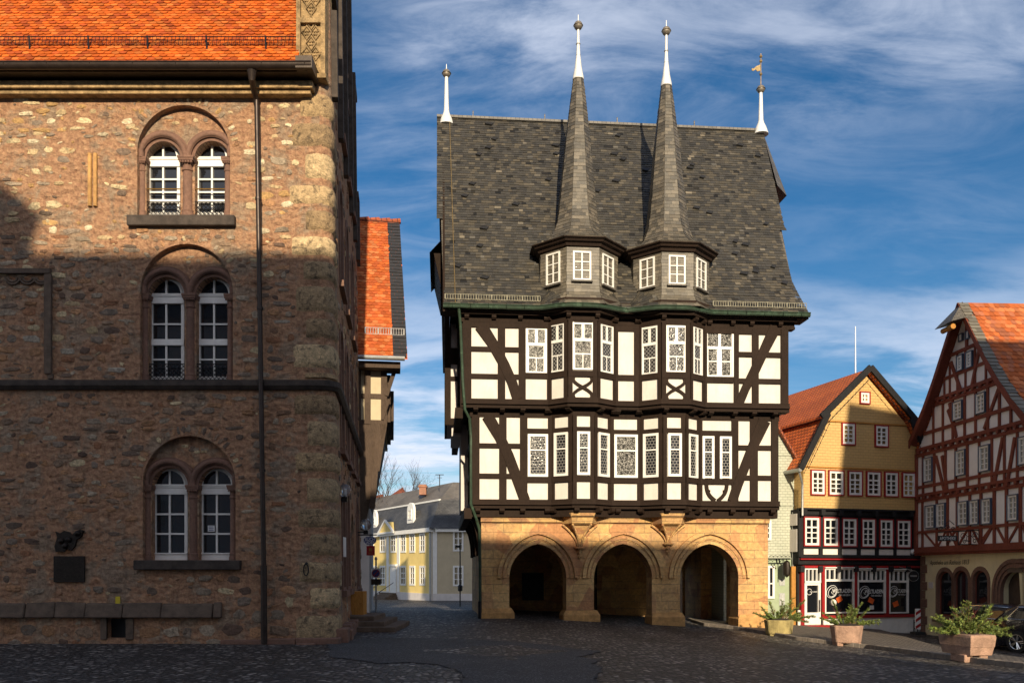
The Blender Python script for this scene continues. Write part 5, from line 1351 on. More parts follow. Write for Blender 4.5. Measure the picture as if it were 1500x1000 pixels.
# ridge finials and weather vane
for (px, zb_y, yb, vane) in ((654, 178, 108, 0), (1114.5, 192, 131, 1)):
    u = FR.u(px, WR); z0 = FR.z(px, zb_y, WR); zb_ = FR.z(px, yb, WR); p = FR.pt(u, WR, z0)
    mb = MB(); mb.lathe(p, [(.30, -.15), (.22, .1), (.13, .3), (.10, .42), (.085, .9), (.06, zb_-z0)], 12)
    if not vane: mb.tube([p+Vector((0, 0, zb_-z0)), p+Vector((0, 0, zb_-z0+.36))], [.03, .012], 6)
    mb.build('ridge_finial', 'white_metal', th, smooth=True)
    mb = MB(); mb.ball(FR.pt(u, WR, zb_), .16, 14); mb.lathe(FR.pt(u, WR, zb_), [(.15, -.02), (.185, 0), (.15, .02)], 14); mb.build('finial_ball', 'finial_metal', th, smooth=True)
    if vane:
        zt_ = FR.z(px, 79, WR); b = FR.pt(u, WR, zb_); mb = MB(); mb.tube([b, FR.pt(u, WR, zt_)], .018, 6)
        for y in (83, 90, 109): mb.ball(FR.pt(u, WR, FR.z(px, y, WR)), .062, 8)
        h = lambda x, y: (FR.u(x, WR), FR.z(x, y, WR))
        mb.plate(FR, [h(1113.5, 95), h(1113.5, 104), h(1109, 105), h(1107, 102), h(1104, 104), h(1101.5, 104), h(1101, 100.5), h(1104, 101), h(1107, 98)], (), WR+.012, WR-.012, back=True)
        mb.build('weather_vane', 'rusty_copper', th)

# ================================================================== ORANGE-ROOFED HOUSE BEYOND THE STONE HOUSE
random.seed(31)
oh = thing('timbered_house', 'half-timbered house with orange tiled roof jutting out behind the stone house', 'house', tuple(px2world(530, HY, 31)))
oo = px2world(530, HY, 31); FO = Frame((oo.x, 31, 0), (1, .14))
h_ = lambda x, y, w=0: FO.hit(x, y, w)
ez = FO.z(590, 524, .7); rz = FO.z(586, 326, -4.2); xa = FO.u(480, .7); xe = FO.u(597, .7); xr = FO.u(585.5, -4.2)
mb = MB(); mb.add([FO.pt(xa, .7, ez-.05), FO.pt(xe, .7, ez-.05), FO.pt(xr, -4.2, rz-.05), FO.pt(xa, -4.2, rz-.05), FO.pt(xe, -9, ez), FO.pt(xa, -9, ez)], [(0, 1, 2, 3)]); mb.build('roof_deck', 'red_tile', oh)
mb = MB(); vb = .50
shingles(mb, FO.pt(xa, .7, ez), FO.pt(xe-vb, .7, ez), FO.pt(xr-vb, -4.2, rz), FO.pt(xa, -4.2, rz), .17, .19, .03, .015, lambda: vary(.75, 1.2, [(.50, .12, .03), (.44, .10, .03), (.52, .17, .06)]), True, 0, .02, 1.25); mb.build('roof_tiles', 'tile', oh)
mb = MB(); shingles(mb, FO.pt(xe-vb-.01, .7, ez+.03), FO.pt(xe, .7, ez+.03), FO.pt(xr, -4.2, rz+.03), FO.pt(xr-vb-.01, -4.2, rz+.03), .2, .25, .03, .015, lambda: (.04, .04, .045)); mb.build('slate_verge', 'slate', oh)
mb = MB(); 
for i in range(6): x = xa+(xr-xa)*(i+.5)/6; mb.tube([FO.pt(x-.25, -4.2, rz+.0), FO.pt(x+.25, -4.2, rz+.06)], .12, 8)
mb.build('ridge_tiles', 'red_tile_far', oh)
mb = MB(); P_ = lambda u, t_, hh: FO.pt(u, .7-4.9*t_, ez+(rz-ez)*t_+hh)
ua, ub = FO.u(535, .2), xe-.12; t_ = .14
for hh in (.05, .28): mb.tube([P_(ua, t_, hh), P_(ub, t_, hh)], .015, 4)
for i in range(16): u = ua+(ub-ua)*i/15; mb.tube([P_(u, t_, .05), P_(u, t_, .28)], .012 if i % 5 else .03, 4)
mb.build('snow_guard', 'mast', oh)
mb = MB(); mb.tube([FO.pt(xa, .82, ez-.05), FO.pt(xe-.1, .82, ez-.05)], .085, 10); mb.build('gutter', 'zinc', oh, smooth=True)
mb = MB(); mb.fbox(FO, xa, xe-.25, -.3, .6, ez-.35, ez-.12); mb.build('eaves_beam', 'old_timber', oh)
ux1, zb_ = h_(566, 622); ux1b = FO.u(575); zt_ = ez-.3
mb = MB(); mb.fbox(FO, xa, ux1, -7, 0, zb_, zt_); mb.build('plaster_wall', 'tan_plaster', oh)
mb = MB()
for a, b in ((524, 529), (534, 543), (558, 567)): post(mb, FO, a, b, zb_, zt_, .06)
for y in (537, 579.5, 618): rail(mb, FO, 520, 567, y-3.5, y+3.5)
beam(mb, FO, [h_(566, 580), h_(579, 540)], .14, .0, .10)
beam(mb, FO, [h_(560, 615), h_(570, 585)], .1, .0, .10)
mb.fbox(FO, ux1, FO.u(572), -6, -.3, FO.z(570, 616), zt_-.1); mb.fbox(FO, ux1, FO.u(577), -6, -1.2, FO.z(570, 608), zt_-.5)
mb.build('timber_frame', 'old_timber', oh)
mb = MB(); z2_ = FO.z(545, 735, -.1)
mb.fbox(FO, xa, FO.u(541, -.3), -7, -.3, -1.5, zb_-.02); mb.build('lower_wall', 'grey_plaster', oh)
mb = MB()
mb.hexa([FO.pt(xa, -.1, z2_-1.0), FO.pt(FO.u(534), -.1, z2_-1.0), FO.pt(FO.u(534), -6, z2_-1), FO.pt(xa, -6, z2_-1), FO.pt(xa, .05, zb_), FO.pt(FO.u(563), .05, zb_), FO.pt(FO.u(563), -6, zb_), FO.pt(xa, -6, zb_)])
for (a, b, y0, y1) in ((556, 545, 622, 745), (563, 552, 622, 690)): beam(mb, FO, [h_(a, y0), h_(b, y1)], .2, .05, .10)
mb.tube([FO.pt(*(h_(x, y)[0], .1, h_(x, y)[1])) for x, y in ((561, 622), (560, 640), (558, 655))], [.12, .08, .03], 8)
mb.build('bracket_beam', 'old_timber', oh)

# ================================================================== FAR YELLOW HOUSE
fh = thing('mansard_house', 'far pale yellow two-storey house with dark slate mansard roof at the end of the alley', 'house', tuple(px2world(632, HY, 68)))
fo = px2world(632, HY, 68); fo.z = 0
UL = Vector((.499, -.866, 0)).normalized()
FAR = Frame(fo-UL*22, UL); FARL = 22.0
FRT = Frame(fo, (1, 0.01))
gz0 = -1.0
eaz = FAR.z(632, 774)
mb = MB(); mb.add([FAR.pt(0, 0, gz0-1), FAR.pt(FARL, 0, gz0-1), FAR.pt(FARL, 0, eaz), FAR.pt(0, 0, eaz)], [(0, 1, 2, 3)]); mb.build('front_wall', 'yellow_plaster', fh)
mb = MB(); mb.add([FRT.pt(0, 0, gz0-1), FRT.pt(12, 0, gz0-1), FRT.pt(12, 0, eaz), FRT.pt(0, 0, eaz)], [(0, 1, 2, 3)]); mb.build('end_wall', 'tan_plaster', fh)
mb = MB(); zp = FRT.z(632, 869); mb.fbox(FAR, 0, FARL+.06, 0, .08, gz0-1, zp); mb.fbox(FRT, .08, 12, 0, .08, gz0-1, zp); mb.build('plinth', 'grey_plaster', fh)
mb = MB(); mb.fbox(FAR, 0, FARL+.2, -.2, .32, eaz-.25, eaz+.08); mb.fbox(FRT, .33, 12, -.2, .32, eaz-.25, eaz+.08)
for x in (568.5, 584): u = FAR.u(x); mb.fbox(FAR, u-.28, u+.28, 0, .06, zp, eaz-.25)
mb.fbox(FAR, FARL-.35, FARL, 0, .05, zp, eaz-.25); mb.fbox(FRT, .1, .45, 0, .05, zp, eaz-.25); mb.build('cornice', 'white_paint', fh)
mb = MB(); mb.tube([FAR.pt(FARL+.05, .15, gz0), FAR.pt(FARL+.05, .15, eaz)], .06, 6); mb.build('downpipe', 'zinc', fh)
bz = FAR.z(636, 733, -1.2); uz = FAR.z(655, 706, -6)
A0, A1 = FAR.pt(0, .3, eaz), FAR.pt(FARL+.3, .3, eaz); B1_ = FRT.pt(12, .3, eaz)
C0, C1, C2 = FAR.pt(0, -1.3, bz), FAR.pt(FARL-1.2, -1.3, bz), FRT.pt(12, -1.5, bz)
D0, D1, D2 = FAR.pt(0, -6.5, uz), FAR.pt(FARL-5.5, -6.5, uz), FRT.pt(12, -7, uz+.2)
D1 = px2world(664, 706, 73); D0 = Vector((D1.x-11, D1.y+19, D1.z)); D2 = Vector((D1.x+9, D1.y+2, D1.z))
mb = MB(); mb.add([A0, A1, C1, C0, B1_, C2], [(0, 1, 2, 3), (1, 4, 5, 2)]); mb.build('mansard_roof', 'far_slate', fh)
mb = MB(); mb.add([C0, C1, D1, D0, C2, D2], [(0, 1, 2, 3), (1, 4, 5, 2)]); mb.build('upper_roof', 'far_roof_grey', fh)
mb = MB(); band(mb, FAR, [(0, -1.3), (FARL-1.2, -1.3)], -.1, .1, bz-.06, bz+.08); mb.build('roof_break', 'white_paint', fh)
for yy0, yy1, xs_ in ((780, 809, (544, 561, 576.5, 591, 604.3, 619)), (828, 857, (537, 549, 561, 591, 604.3, 619))):
    for x in xs_:
        u0, u1 = FAR.u(x-4), FAR.u(x+4); window(FAR, u0, u1, FAR.z(x, yy1), FAR.z(x, yy0), .03, fh, 2, (.33, .66), .16, .06)
for y0, y1 in ((777, 807), (828, 858)): window(FRT, FRT.u(663.5), FRT.u(679), FRT.z(670, y1), FRT.z(670, y0), .03, fh, 2, (.3, .65), .14, .07)
mb = MB(); u0, u1 = FAR.u(572.5), FAR.u(581.5); mb.fbox(FAR, u0, u1, 0, .1, FAR.z(577, 868), FAR.z(577, 829)); mb.fbox(FAR, u0-.15, u1+.15, 0, .2, FAR.z(577, 829), FAR.z(577, 826)); mb.build('door', 'white_paint', fh)
mb = MB()
for i in range(5): mb.fbox(FAR, FAR.u(564-i)-.2, FAR.u(582+i), .1, .5+i*.35, gz0-1, zp-.1-i*.17)
mb.build('entrance_steps', 'stone_step', fh)
mb = MB()
for x in (564, 581): mb.tube([FAR.pt(FAR.u(x), 1.9, zp-.2), FAR.pt(FAR.u(x), .3, zp+.8)], .03, 4); mb.tube([FAR.pt(FAR.u(x), 1.9, zp-.8), FAR.pt(FAR.u(x), 1.9, zp-.2)], .03, 4)
mb.build('stair_railing', 'black_iron', fh)
mb = MB(); mb.plate(FAR, [FAR.hit(562, 781), FAR.hit(582, 779), FAR.hit(571, 764)], (), .4, -.8); mb.build('pediment', 'yellow_plaster', fh)
mb = MB(); a, b, c = FAR.hit(560.5, 781.5), FAR.hit(583.5, 779), FAR.hit(571, 762)
beam(mb, FAR, [a, c], .18, .4, .1); beam(mb, FAR, [c, b], .18, .4, .1); beam(mb, FAR, [a, b], .15, .4, .08); mb.build('pediment_moulding', 'white_paint', fh)
for x, y0, y1 in ((606.5, 739, 766), (552, 751, 774)):
    dm = emptyobj('dormer', (0, 0, 0)); dm.parent = fh; ORIG[dm.name] = ORIG[fh.name]
    w_ = -.5; u0, u1, z0, z1 = FAR.u(x-4, w_), FAR.u(x+4, w_), FAR.z(x, y1, w_), FAR.z(x, y0, w_)
    mb = MB(); mb.plate(FAR, round_arch(u0-.1, u1+.1, z0, z1-.5, 8), (), w_+.35, w_+.15); mb.build('dormer_wall', 'white_paint', dm)
    mb = MB(); mb.fbox(FAR, u0-.05, u1+.05, w_-1.6, w_+.2, z0, z1-.5); mb.build('dormer_cheeks', 'far_slate', dm)
    window(FAR, u0+.2, u1-.2, z0+.3, z1-.4, w_+.4, dm, 2, (.5,), .14, .07, merge=True)
def chimney(name, px, py0, py1, wpx, D, lab, par=None):
    a = px2world(px-wpx/2, py1, D); b = px2world(px+wpx/2, py0, D); m = MB(); m.box((a.x, D, a.z), (b.x, D+.8, b.z)); m.box((a.x-.08, D-.08, b.z-.25), (b.x+.08, D+.88, b.z-.1)); return m.build(name, 'brick_red', par)
chimney('chimney', 619, 709, 724, 10, 74, '', fh)
mb = MB(); p = px2world(644, 712, 72); q = px2world(644, 695, 72); mb.tube([p, q], .04, 5); mb.tube([q+Vector((-.35, 0, 0)), q+Vector((.35, 0, 0))], .03, 4); mb.tube([q+Vector((-.2, 0, -.25)), q+Vector((.2, 0, -.25))], .02, 4); mb.build('antenna', 'black_iron', fh)
# red roofed houses farther behind
r2 = thing('red_roof_house', 'distant house with orange roof and two brick chimneys behind the yellow mansard house', 'house', tuple(px2world(550, HY, 95)))
mb = MB(); zg = -1.5
P = lambda x, y, D: px2world(x, y, D)
mb.add([P(500, 745, 95), P(556, 730, 95), P(556, 830, 95), P(500, 830, 95)], [(0, 1, 2, 3)]); mb.build('wall', 'tan_plaster', r2)
mb = MB(); mb.add([P(505, 760, 93), P(562, 742, 92), P(562, 723, 97), P(505, 735, 99)], [(0, 1, 2, 3)]); mb.add([P(556, 740, 92), P(600, 735, 91), P(590, 713, 97), P(560, 733, 97)], [(0, 1, 2, 3)]); mb.build('roof', 'red_tile_far', r2)
chimney('chimney', 569.5, 725.5, 738, 10, 92, '', r2); chimney('chimney', 557, 731, 744, 8, 91.5, '', r2)

# bare tree beyond
random.seed(5)
bt = thing('bare_tree', 'leafless tree rising behind the far roofs at the end of the alley', 'tree', tuple(px2world(541, HY, 85)))
mb = MB(); twg = MB()
def branch(m, p, d, L, r, depth):
    pts = [p]; q = p.copy(); dd = d.copy()
    for i in range(3):
        dd = (dd+Vector((random.uniform(-.25, .25), random.uniform(-.25, .25), random.uniform(-.05, .18)))).normalized(); q = q+dd*L/3; pts.append(q.copy())
    (mb if depth < 3 else twg).tube(pts, [r, r*.85, r*.7, r*.55], 5 if depth < 3 else 3, cap=False)
    if depth < 6:
        for k in range(3 if depth else 5):
            i = random.choice((1, 2, 3, 3)); nd = (dd+Vector((random.uniform(-.8, .8), random.uniform(-.8, .8), random.uniform(-.15, .6)))).normalized()
            branch(m, pts[i], nd, L*random.uniform(.6, .82), r*.55, depth+1)
p = px2world(541, HY, 85); p.z = -1.5; branch(mb, p, Vector((0, 0, 1)), 5.6, .24, 0)
mb.build('trunk', 'bark', bt); twg.build('crown', 'bark', bt)

# street things in the alley
t_ = thing('shop_sign', 'dark blue hanging bookshop sign with a red panel below it', 'sign', tuple(px2world(543, 788, 27)))
fs = Frame(px2world(530, HY, 27), (1, 0)); S_ = lambda x, y: fs.hit(x, y)
mb = MB(); a, b = S_(533, 797), S_(551, 786); mb.plate(fs, [(a[0], a[1]+.08), (a[0]+.1, a[1]), (b[0]-.1, a[1]), (b[0], a[1]+.08), (b[0], b[1]-.06), (b[0]-.07, b[1]), (a[0]+.07, b[1]), (a[0], b[1]-.06)], (), .03, -.03, back=True); mb.build('blue_board', 'sign_blue', t_)
cx = (a[0]+b[0])/2
text_mesh('BUCH', fs, cx, fs.z(543, 789.4), .10, .034, 'sign_white', t_, width=.30); text_mesh('LADEN', fs, cx, fs.z(543, 794), .09, .034, 'sign_white', t_, width=.33)
mb = MB(); a, b = S_(537, 813), S_(549, 799); mb.fbox(fs, a[0], b[0], -.02, .02, a[1], b[1]); mb.build('red_board', 'sign_red', t_)
mb = MB(); cxr = (a[0]+b[0])/2; zc = (a[1]+b[1])/2
mb.fbox(fs, cxr-.05, cxr+.05, .02, .024, zc-.02, zc+.08)
for k in (0, 1): mb.fbox(fs, cxr-.07, cxr+.07, .02, .024, zc-.07-k*.03, zc-.06-k*.03)
mb.build('emblem', 'brass', t_)
mb = MB(); mb.tube([fs.pt(fs.u(525), 0, fs.z(540, 783)), fs.pt(fs.u(552), 0, fs.z(540, 783))], .02, 5); mb.tube([fs.pt(cx, 0, fs.z(540, 783)), fs.pt(cx, 0, fs.z(540, 799))], .012, 5); mb.build('bracket', 'black_iron', t_)
fp = Frame(px2world(550, HY, 34), (1, 0))
t_ = thing('street_sign', 'grey road sign on a pole in front of the far yellow house', 'sign', (px2world(550, HY, 34).x, 34, gz(-5, 34)))
mb = MB(); u = fp.u(550.5); mb.tube([fp.pt(u, -.04, -.2), fp.pt(u, -.04, fp.z(550, 815))], .035, 8); mb.ball(fp.pt(u, -.04, fp.z(550, 818)), .06, 8); mb.build('pole', 'zinc', t_)
mb = MB(); a, b = fp.hit(543, 846), fp.hit(558.5, 832); mb.fbox(fp, a[0], b[0], 0, .02, a[1], b[1]); c = ((a[0]+b[0])/2, (a[1]+b[1])/2); mb.build('sign_plate', 'sign_white', t_)
mb = MB(); mb.plate(fp, [(c[0]+.15*math.cos(k*.39269), c[1]+.15*math.sin(k*.39269)) for k in range(16)], (), .024, .02); mb.build('disc', 'sign_blue', t_)
mb = MB(); beam(mb, fp, [(c[0]-.1, c[1]-.1), (c[0]+.1, c[1]+.1)], .035, .024, .002); mb.tube([fp.pt(c[0]+.145*math.cos(k*.39269), .026, c[1]+.145*math.sin(k*.39269)) for k in range(17)], .014, 5); mb.build('red_ring', 'sign_red', t_)
mb = MB(); a, b = fp.hit(543.5, 856), fp.hit(558, 847.5); mb.fbox(fp, a[0], b[0], 0, .02, a[1], b[1]); mb.build('lower_plate', 'dark_metal', t_)
t_ = thing('slim_pole', 'thin black pole with a small box standing before the far house wall', 'pole', (px2world(674, HY, 45).x, 45, gz(-3, 45)))
fp = Frame(px2world(674, HY, 45), (1, 0)); u = fp.u(674)
mb = MB(); mb.tube([fp.pt(u, 0, -.6), fp.pt(u, 0, fp.z(674, 794))], .035, 6); mb.build('pole', 'black_iron', t_); mb = MB(); mb.lathe(fp.pt(u, 0, fp.z(674, 866)), [(.02, -.0), (.12, .05), (.13, .3), (.02, .4)], 8); mb.fbox(fp, u-.25, u+.03, -.03, .03, fp.z(674, 800)-.05, fp.z(674, 800)+.05); mb.build('box', 'black_iron', t_)
# ================================================================== GREEN SHINGLED HOUSE
gh = thing('green_house', 'narrow pale green shingled house squeezed between town hall and yellow house', 'house', tuple(px2world(1140, HY, 34.3)))
gg = Frame((px2world(1125, HY, 34.3).x, 34.3, 0), (1, .05)); H_ = gg.hit
a = H_(1164, 668); tpx = H_(1128, 612)
gl = gg.u(1060); gr = gg.u(1166)
mb = MB(); mb.plate(gg, [(gl, -1.3), (gr, -1.3), (gr, a[1]-.1), (tpx[0], tpx[1]), (gl, a[1]+.2)], (), 0, -5); mb.build('wall', 'green_shingle', gh)
mb = MB()
P_ = [gg.pt(gr+.12, .25, a[1]-.3), gg.pt(tpx[0], .25, tpx[1]+.12), gg.pt(tpx[0], -5, tpx[1]+.12), gg.pt(gr+.12, -5, a[1]-.3)]
mb.hexa([p-Vector((0, 0, .14)) for p in P_]+P_); P_ = [gg.pt(gl-.3, .25, a[1]), gg.pt(tpx[0]-.002, .25, tpx[1]+.12), gg.pt(tpx[0]-.002, -5, tpx[1]+.12), gg.pt(gl-.3, -5, a[1])]; mb.hexa([p-Vector((0, 0, .14)) for p in P_]+P_); mb.build('roof', 'red_tile_far', gh)
for y_0, y_1 in ((667, 665), (819, 816), (741, 739)): mb = MB(); mb.fbox(gg, gl, gr+.02, 0, .04, gg.z(1150, y_0), gg.z(1150, y_1)); mb.build('ledge', 'green_shingle', gh)
mb = MB(); mb.fbox(gg, gg.u(1123), gr+.004, 0, .03, -1.3, gg.z(1150, 819)); simple('pale_green', (.33, .40, .27), .8, 0, 2, .12); mb.build('ground_floor_wall', 'pale_green', gh)
window(gg, gg.u(1117), gg.u(1129), gg.z(1125, 791), gg.z(1125, 762), .06, gh, 2, (.33, .66), .09, .05); window(gg, gg.u(1117), gg.u(1133.5), gg.z(1125, 876), gg.z(1125, 828), .09, gh, 2, (.45,), .09, .05)
mb = MB(); mb.tube([gg.pt(gg.u(1160.5), .1, -.8), gg.pt(gg.u(1160.5), .1, gg.z(1160, 750))], .05, 8); mb.build('downpipe', 'zinc', gh)
mb = MB(); mb.fbox(gg, gg.u(1156), gg.u(1166), .05, .25, -.9, gg.z(1160, 829)); mb.build('wooden_casing', 'orange_wood', gh, bevel=.01)
mb = MB()
for y0, y1 in ((848, 857), (868, 887)): mb.fbox(gg, gg.u(1141), gg.u(1149), .03, .05, gg.z(1145, y1), gg.z(1145, y0))
mb.build('wall_grille', 'zinc', gh)
t_ = thing('hanging_sign', 'wrought iron bracket with a long hanging clog shaped sign on the green house', 'sign', tuple(gg.pt(gg.u(1145), .1, gg.z(1145, 817))))
G = lambda x, y, w=.5: gg.pt(gg.u(x, w), w, gg.z(x, y, w))
mb = MB(); mb.tube([G(1123, 818), G(1158, 818)], .03, 5); mb.tube([G(1147, 818), G(1147, 846)], .02, 5); mb.tube([G(1152, 818), G(1152, 822)], .015, 5)
for x in (1130, 1136, 1142, 1148, 1154): mb.tube([G(x+3*math.cos(q), 815.5-2.2*math.sin(q)) for q in [math.pi*i/8 for i in range(9)]], .012, 4)
for x in (1137, 1141): mb.tube([G(x, 818), G(x+1, 824), G(x+3, 826)], .03, 5)
mb.build('bracket', 'black_iron', t_)
mb = MB(); mb.lathe(G(1152.5, 832), [(.01, -.36), (.13, -.25), (.16, 0), (.12, .25), (.03, .32)], 10); mb.build('clog_plate', 'bronze', t_, smooth=True)

# ================================================================== YELLOW SHOP HOUSE
yh = thing('yellow_shop_house', 'yellow shingled house with orange mansard roof above a black and red timbered fair trade shop', 'house', tuple(px2world(1170, HY, 34)))
YU = Vector((3.4, 1, 0)).normalized(); y0_ = px2world(1168, HY, 34); FY = Frame((y0_.x, 34, 0), YU)
Y = FY.hit; uy = FY.u; zy_ = FY.z; uL = 0.0; uR = uy(1345)+.3; JW = .28
gyb = -1.3
# ground floor and first floor carcass
mb = MB(); mb.fbox(FY, 0, uR, -8, 0, gyb, zy_(1172, 826)); mb.build('ground_floor_wall', 'black_timber', yh)
mb = MB(); zj = zy_(1172, 826, JW*.5); mb.fbox(FY, -.05, uR+.02, -8, JW*.5, zj+.001, zy_(1175, 745, JW)); mb.build('first_floor_wall', 'black_timber', yh)
# gable wall (yellow)
F2 = Frame(FY.pt(0, JW, 0), YU); a2 = F2.hit
zj2 = F2.z(1177, 744)
gl_ = F2.u(1177); apx, apz = a2(1267.5, 548)
blx, blz = a2(1206, 612); elx, elz = a2(1176, 676)
half = apx-gl_; gr_ = apx+half; 
brx = apx+(apx-blx); erx = apx+(apx-elx)
mb = MB(); mb.plate(F2, [(gl_, zj2), (gr_, zj2), (gr_, elz+.1), (brx-.05, blz), (apx, apz), (blx+.05, blz), (gl_, elz+.1)], (), 0, -8); mb.build('gable_wall', 'yellow_shingle', yh)
mb = MB(); mb.fbox(F2, gl_-.02, gr_+.02, 0, .05, F2.z(1180, 684), F2.z(1180, 682)); zb3 = F2.z(1206, 616); mb.fbox(F2, blx, brx, 0, .05, zb3-.03, zb3+.03); mb.build('ledge', 'orange_wood', yh)
# roof: lower steep, upper, with dark barge boards
mb = MB(); o_ = .32; bb = MB()
def rplane(ua, za, ub, zb, th_=.12):
    for m_, w0_, w1_ in ((mb, o_-.02, -9.0),):
        P_ = [F2.pt(ua, w0_, za), F2.pt(ub, w0_, zb), F2.pt(ub, w1_, zb), F2.pt(ua, w1_, za)]
        m_.hexa([p-Vector((0, 0, th_)) for p in P_]+P_)
ov = .28
rplane(elx-ov, elz-.28, blx-.0, blz+.12); rplane(blx-ov, blz+.02, apx, apz+.18); rplane(erx+ov, elz-.28, brx, blz+.12); rplane(brx+ov, blz+.02, apx+.002, apz+.18)
mb.build('roof', 'red_tile', yh)
for (ua, za, ub, zb) in ((elx-ov-.03, elz-.32, blx-.0, blz+.14), (blx-ov-.03, blz-.02, apx, apz+.21), (erx+ov+.03, elz-.32, brx, blz+.14), (brx+ov+.03, blz-.02, apx, apz+.21)):
    beam(bb, F2, [(ua, za), (ub, zb)], .24, o_-.03, .06)
bb.build('barge_boards', 'black_timber', yh)
for sgn, e_, b_ in ((-1, elx, blx), (1, erx, brx)):
    mb = MB(); wire = [F2.pt(e_, o_+.05, elz-.3), F2.pt(b_, o_+.05, blz-.3), F2.pt(b_, o_+.05, blz-.18), F2.pt(apx, o_+.05, apz-.18)]; mb.tube(wire, .012, 4)
    for k in range(12):
        f_ = k/11; u = b_+(apx-b_)*f_; z_ = blz+(apz-blz)*f_-.12; mb.ball(F2.pt(u, o_+.05, z_-.06), .028, 5)
    for k in range(8): f_ = k/7; u = e_+(b_-e_)*f_; z_ = elz+(blz-elz)*f_-.3; mb.ball(F2.pt(u, o_+.05, z_), .028, 5)
    mb.build('string_lights', 'black_iron', yh)
mb = MB(); mb.tube([F2.pt(elx-ov-.05, o_, elz-.36), F2.pt(elx-ov-.05, -8, elz-.36)], .08, 8); mb.tube([F2.pt(elx-ov-.05, o_-.1, elz-.36), F2.pt(gl_-.12, .1, elz-.9), F2.pt(gl_-.12, .1, zj2-.3)], .045, 6); mb.build('gutter', 'zinc', yh)
mb = MB(); u_, z_ = F2.hit(1166, 652, -2.5); mb.fbox(F2, u_-.3, u_+.25, -3, -2.4, z_-.05, z_+.05); mb.build('roof_window', 'zinc', yh)
mb = MB(); p = px2world(1253, 546, 39); q = px2world(1253, 478, 39); mb.tube([p, q], [.035, .02], 6); mb.build('antenna_mast', 'mast', yh)
# windows
def yw(fr, a, b, y0, y1, rows=((.68, .06), .22, .45), **k):
    m = (a+b)/2; return window(fr, fr.u(a)+.06, fr.u(b)-.06, fr.z(m, y1)+.06, fr.z(m, y0)-.06, .03, yh, 2, rows, .085, .04, surround='red_paint', sw=.045, **k)
yw(F2, 1258, 1274, 573, 592.5, (.5,)); yw(F2, 1231.4, 1252.6, 618.5, 652.5, (.25, .5, .75)); yw(F2, 1280, 1301, 622, 655.5, (.25, .5, .75))
for k, (a, b) in enumerate(((1186, 1208.4), (1212, 1236), (1240.6, 1263), (1267.4, 1290), (1294, 1315.5), (1319.6, 1340.5))): yw(F2, a, b, 687+k*.8, 725.6+k*.7)
F1 = Frame(FY.pt(0, JW*.5, 0), YU)
for k, (a, b) in enumerate(((1176, 1200.6), (1204, 1228), (1231.5, 1255), (1260, 1282), (1286.5, 1308), (1311.5, 1334))): yw(F1, a, b, 755.8+k*.9, 800.3+k*.5)
mb = MB()
for k, (a, b) in enumerate(((1177, 1198), (1204, 1226.5), (1232, 1254), (1259, 1280.5), (1286.5, 1307.5), (1312, 1332.5))): mb.fbox(F1, F1.u(a), F1.u(b), 0, .03, F1.z((a+b)/2, 811.5+k*.3), F1.z((a+b)/2, 803+k*.3))
mb.build('infill_panels', 'cream_plaster', yh)
mb = MB(); zt_ = F1.z(1176, 745)
for k in range(7): x = (1171, 1202, 1230, 1257.5, 1284, 1310, 1339)[k]; beam(mb, F1, [(F1.u(x), F1.z(x, 815)), (F1.u(x), F1.z(x, 748))], .15, 0, .05)
beam(mb, F1, [(0, F1.z(1180, 750)), (uR, F1.z(1180, 750))], .18, 0, .06); beam(mb, F1, [(0, F1.z(1180, 801.7)), (uR, F1.z(1180, 801.7))], .06, 0, .06); beam(mb, F1, [(0, F1.z(1180, 814)), (uR, F1.z(1180, 814))], .12, 0, .07)
for k in range(8): u = .1+k*(uR-.2)/7; mb.fbox(F1, u-.09, u+.09, -.1, JW*.5+.1, zj2-.26, zj2-.04); mb.fbox(FY, u-.09, u+.09, -.1, JW*.5+.08, zj-.3, zj-.06)
mb.fbox(F1, -.04, uR, -.1, JW*.5+.08, zj2-.05, zj2+.02)
mb.build('timber_frame', 'black_timber', yh)
mb = MB(); beam(mb, F1, [(0, F1.z(1180, 818.3)), (uR, F1.z(1180, 818.3))], .05, 0, .10); mb.build('red_moulding', 'red_paint', yh)
# side wall (left) of the yellow house
mb = MB(); YD = Vector((-YU.y, YU.x, 0)); FYs = Frame(FY.pt(-.06, JW*.5, 0), -YD)
mb.fbox(FY, -.09, -.052, -7.9, JW*.5-.05, zj+.5, zj+1.4); mb.fbox(FY, -.09, -.052, -7.9, JW*.5-.05, zj+1.55, zj2-.2); mb.build('side_panels', 'grey_plaster', yh)
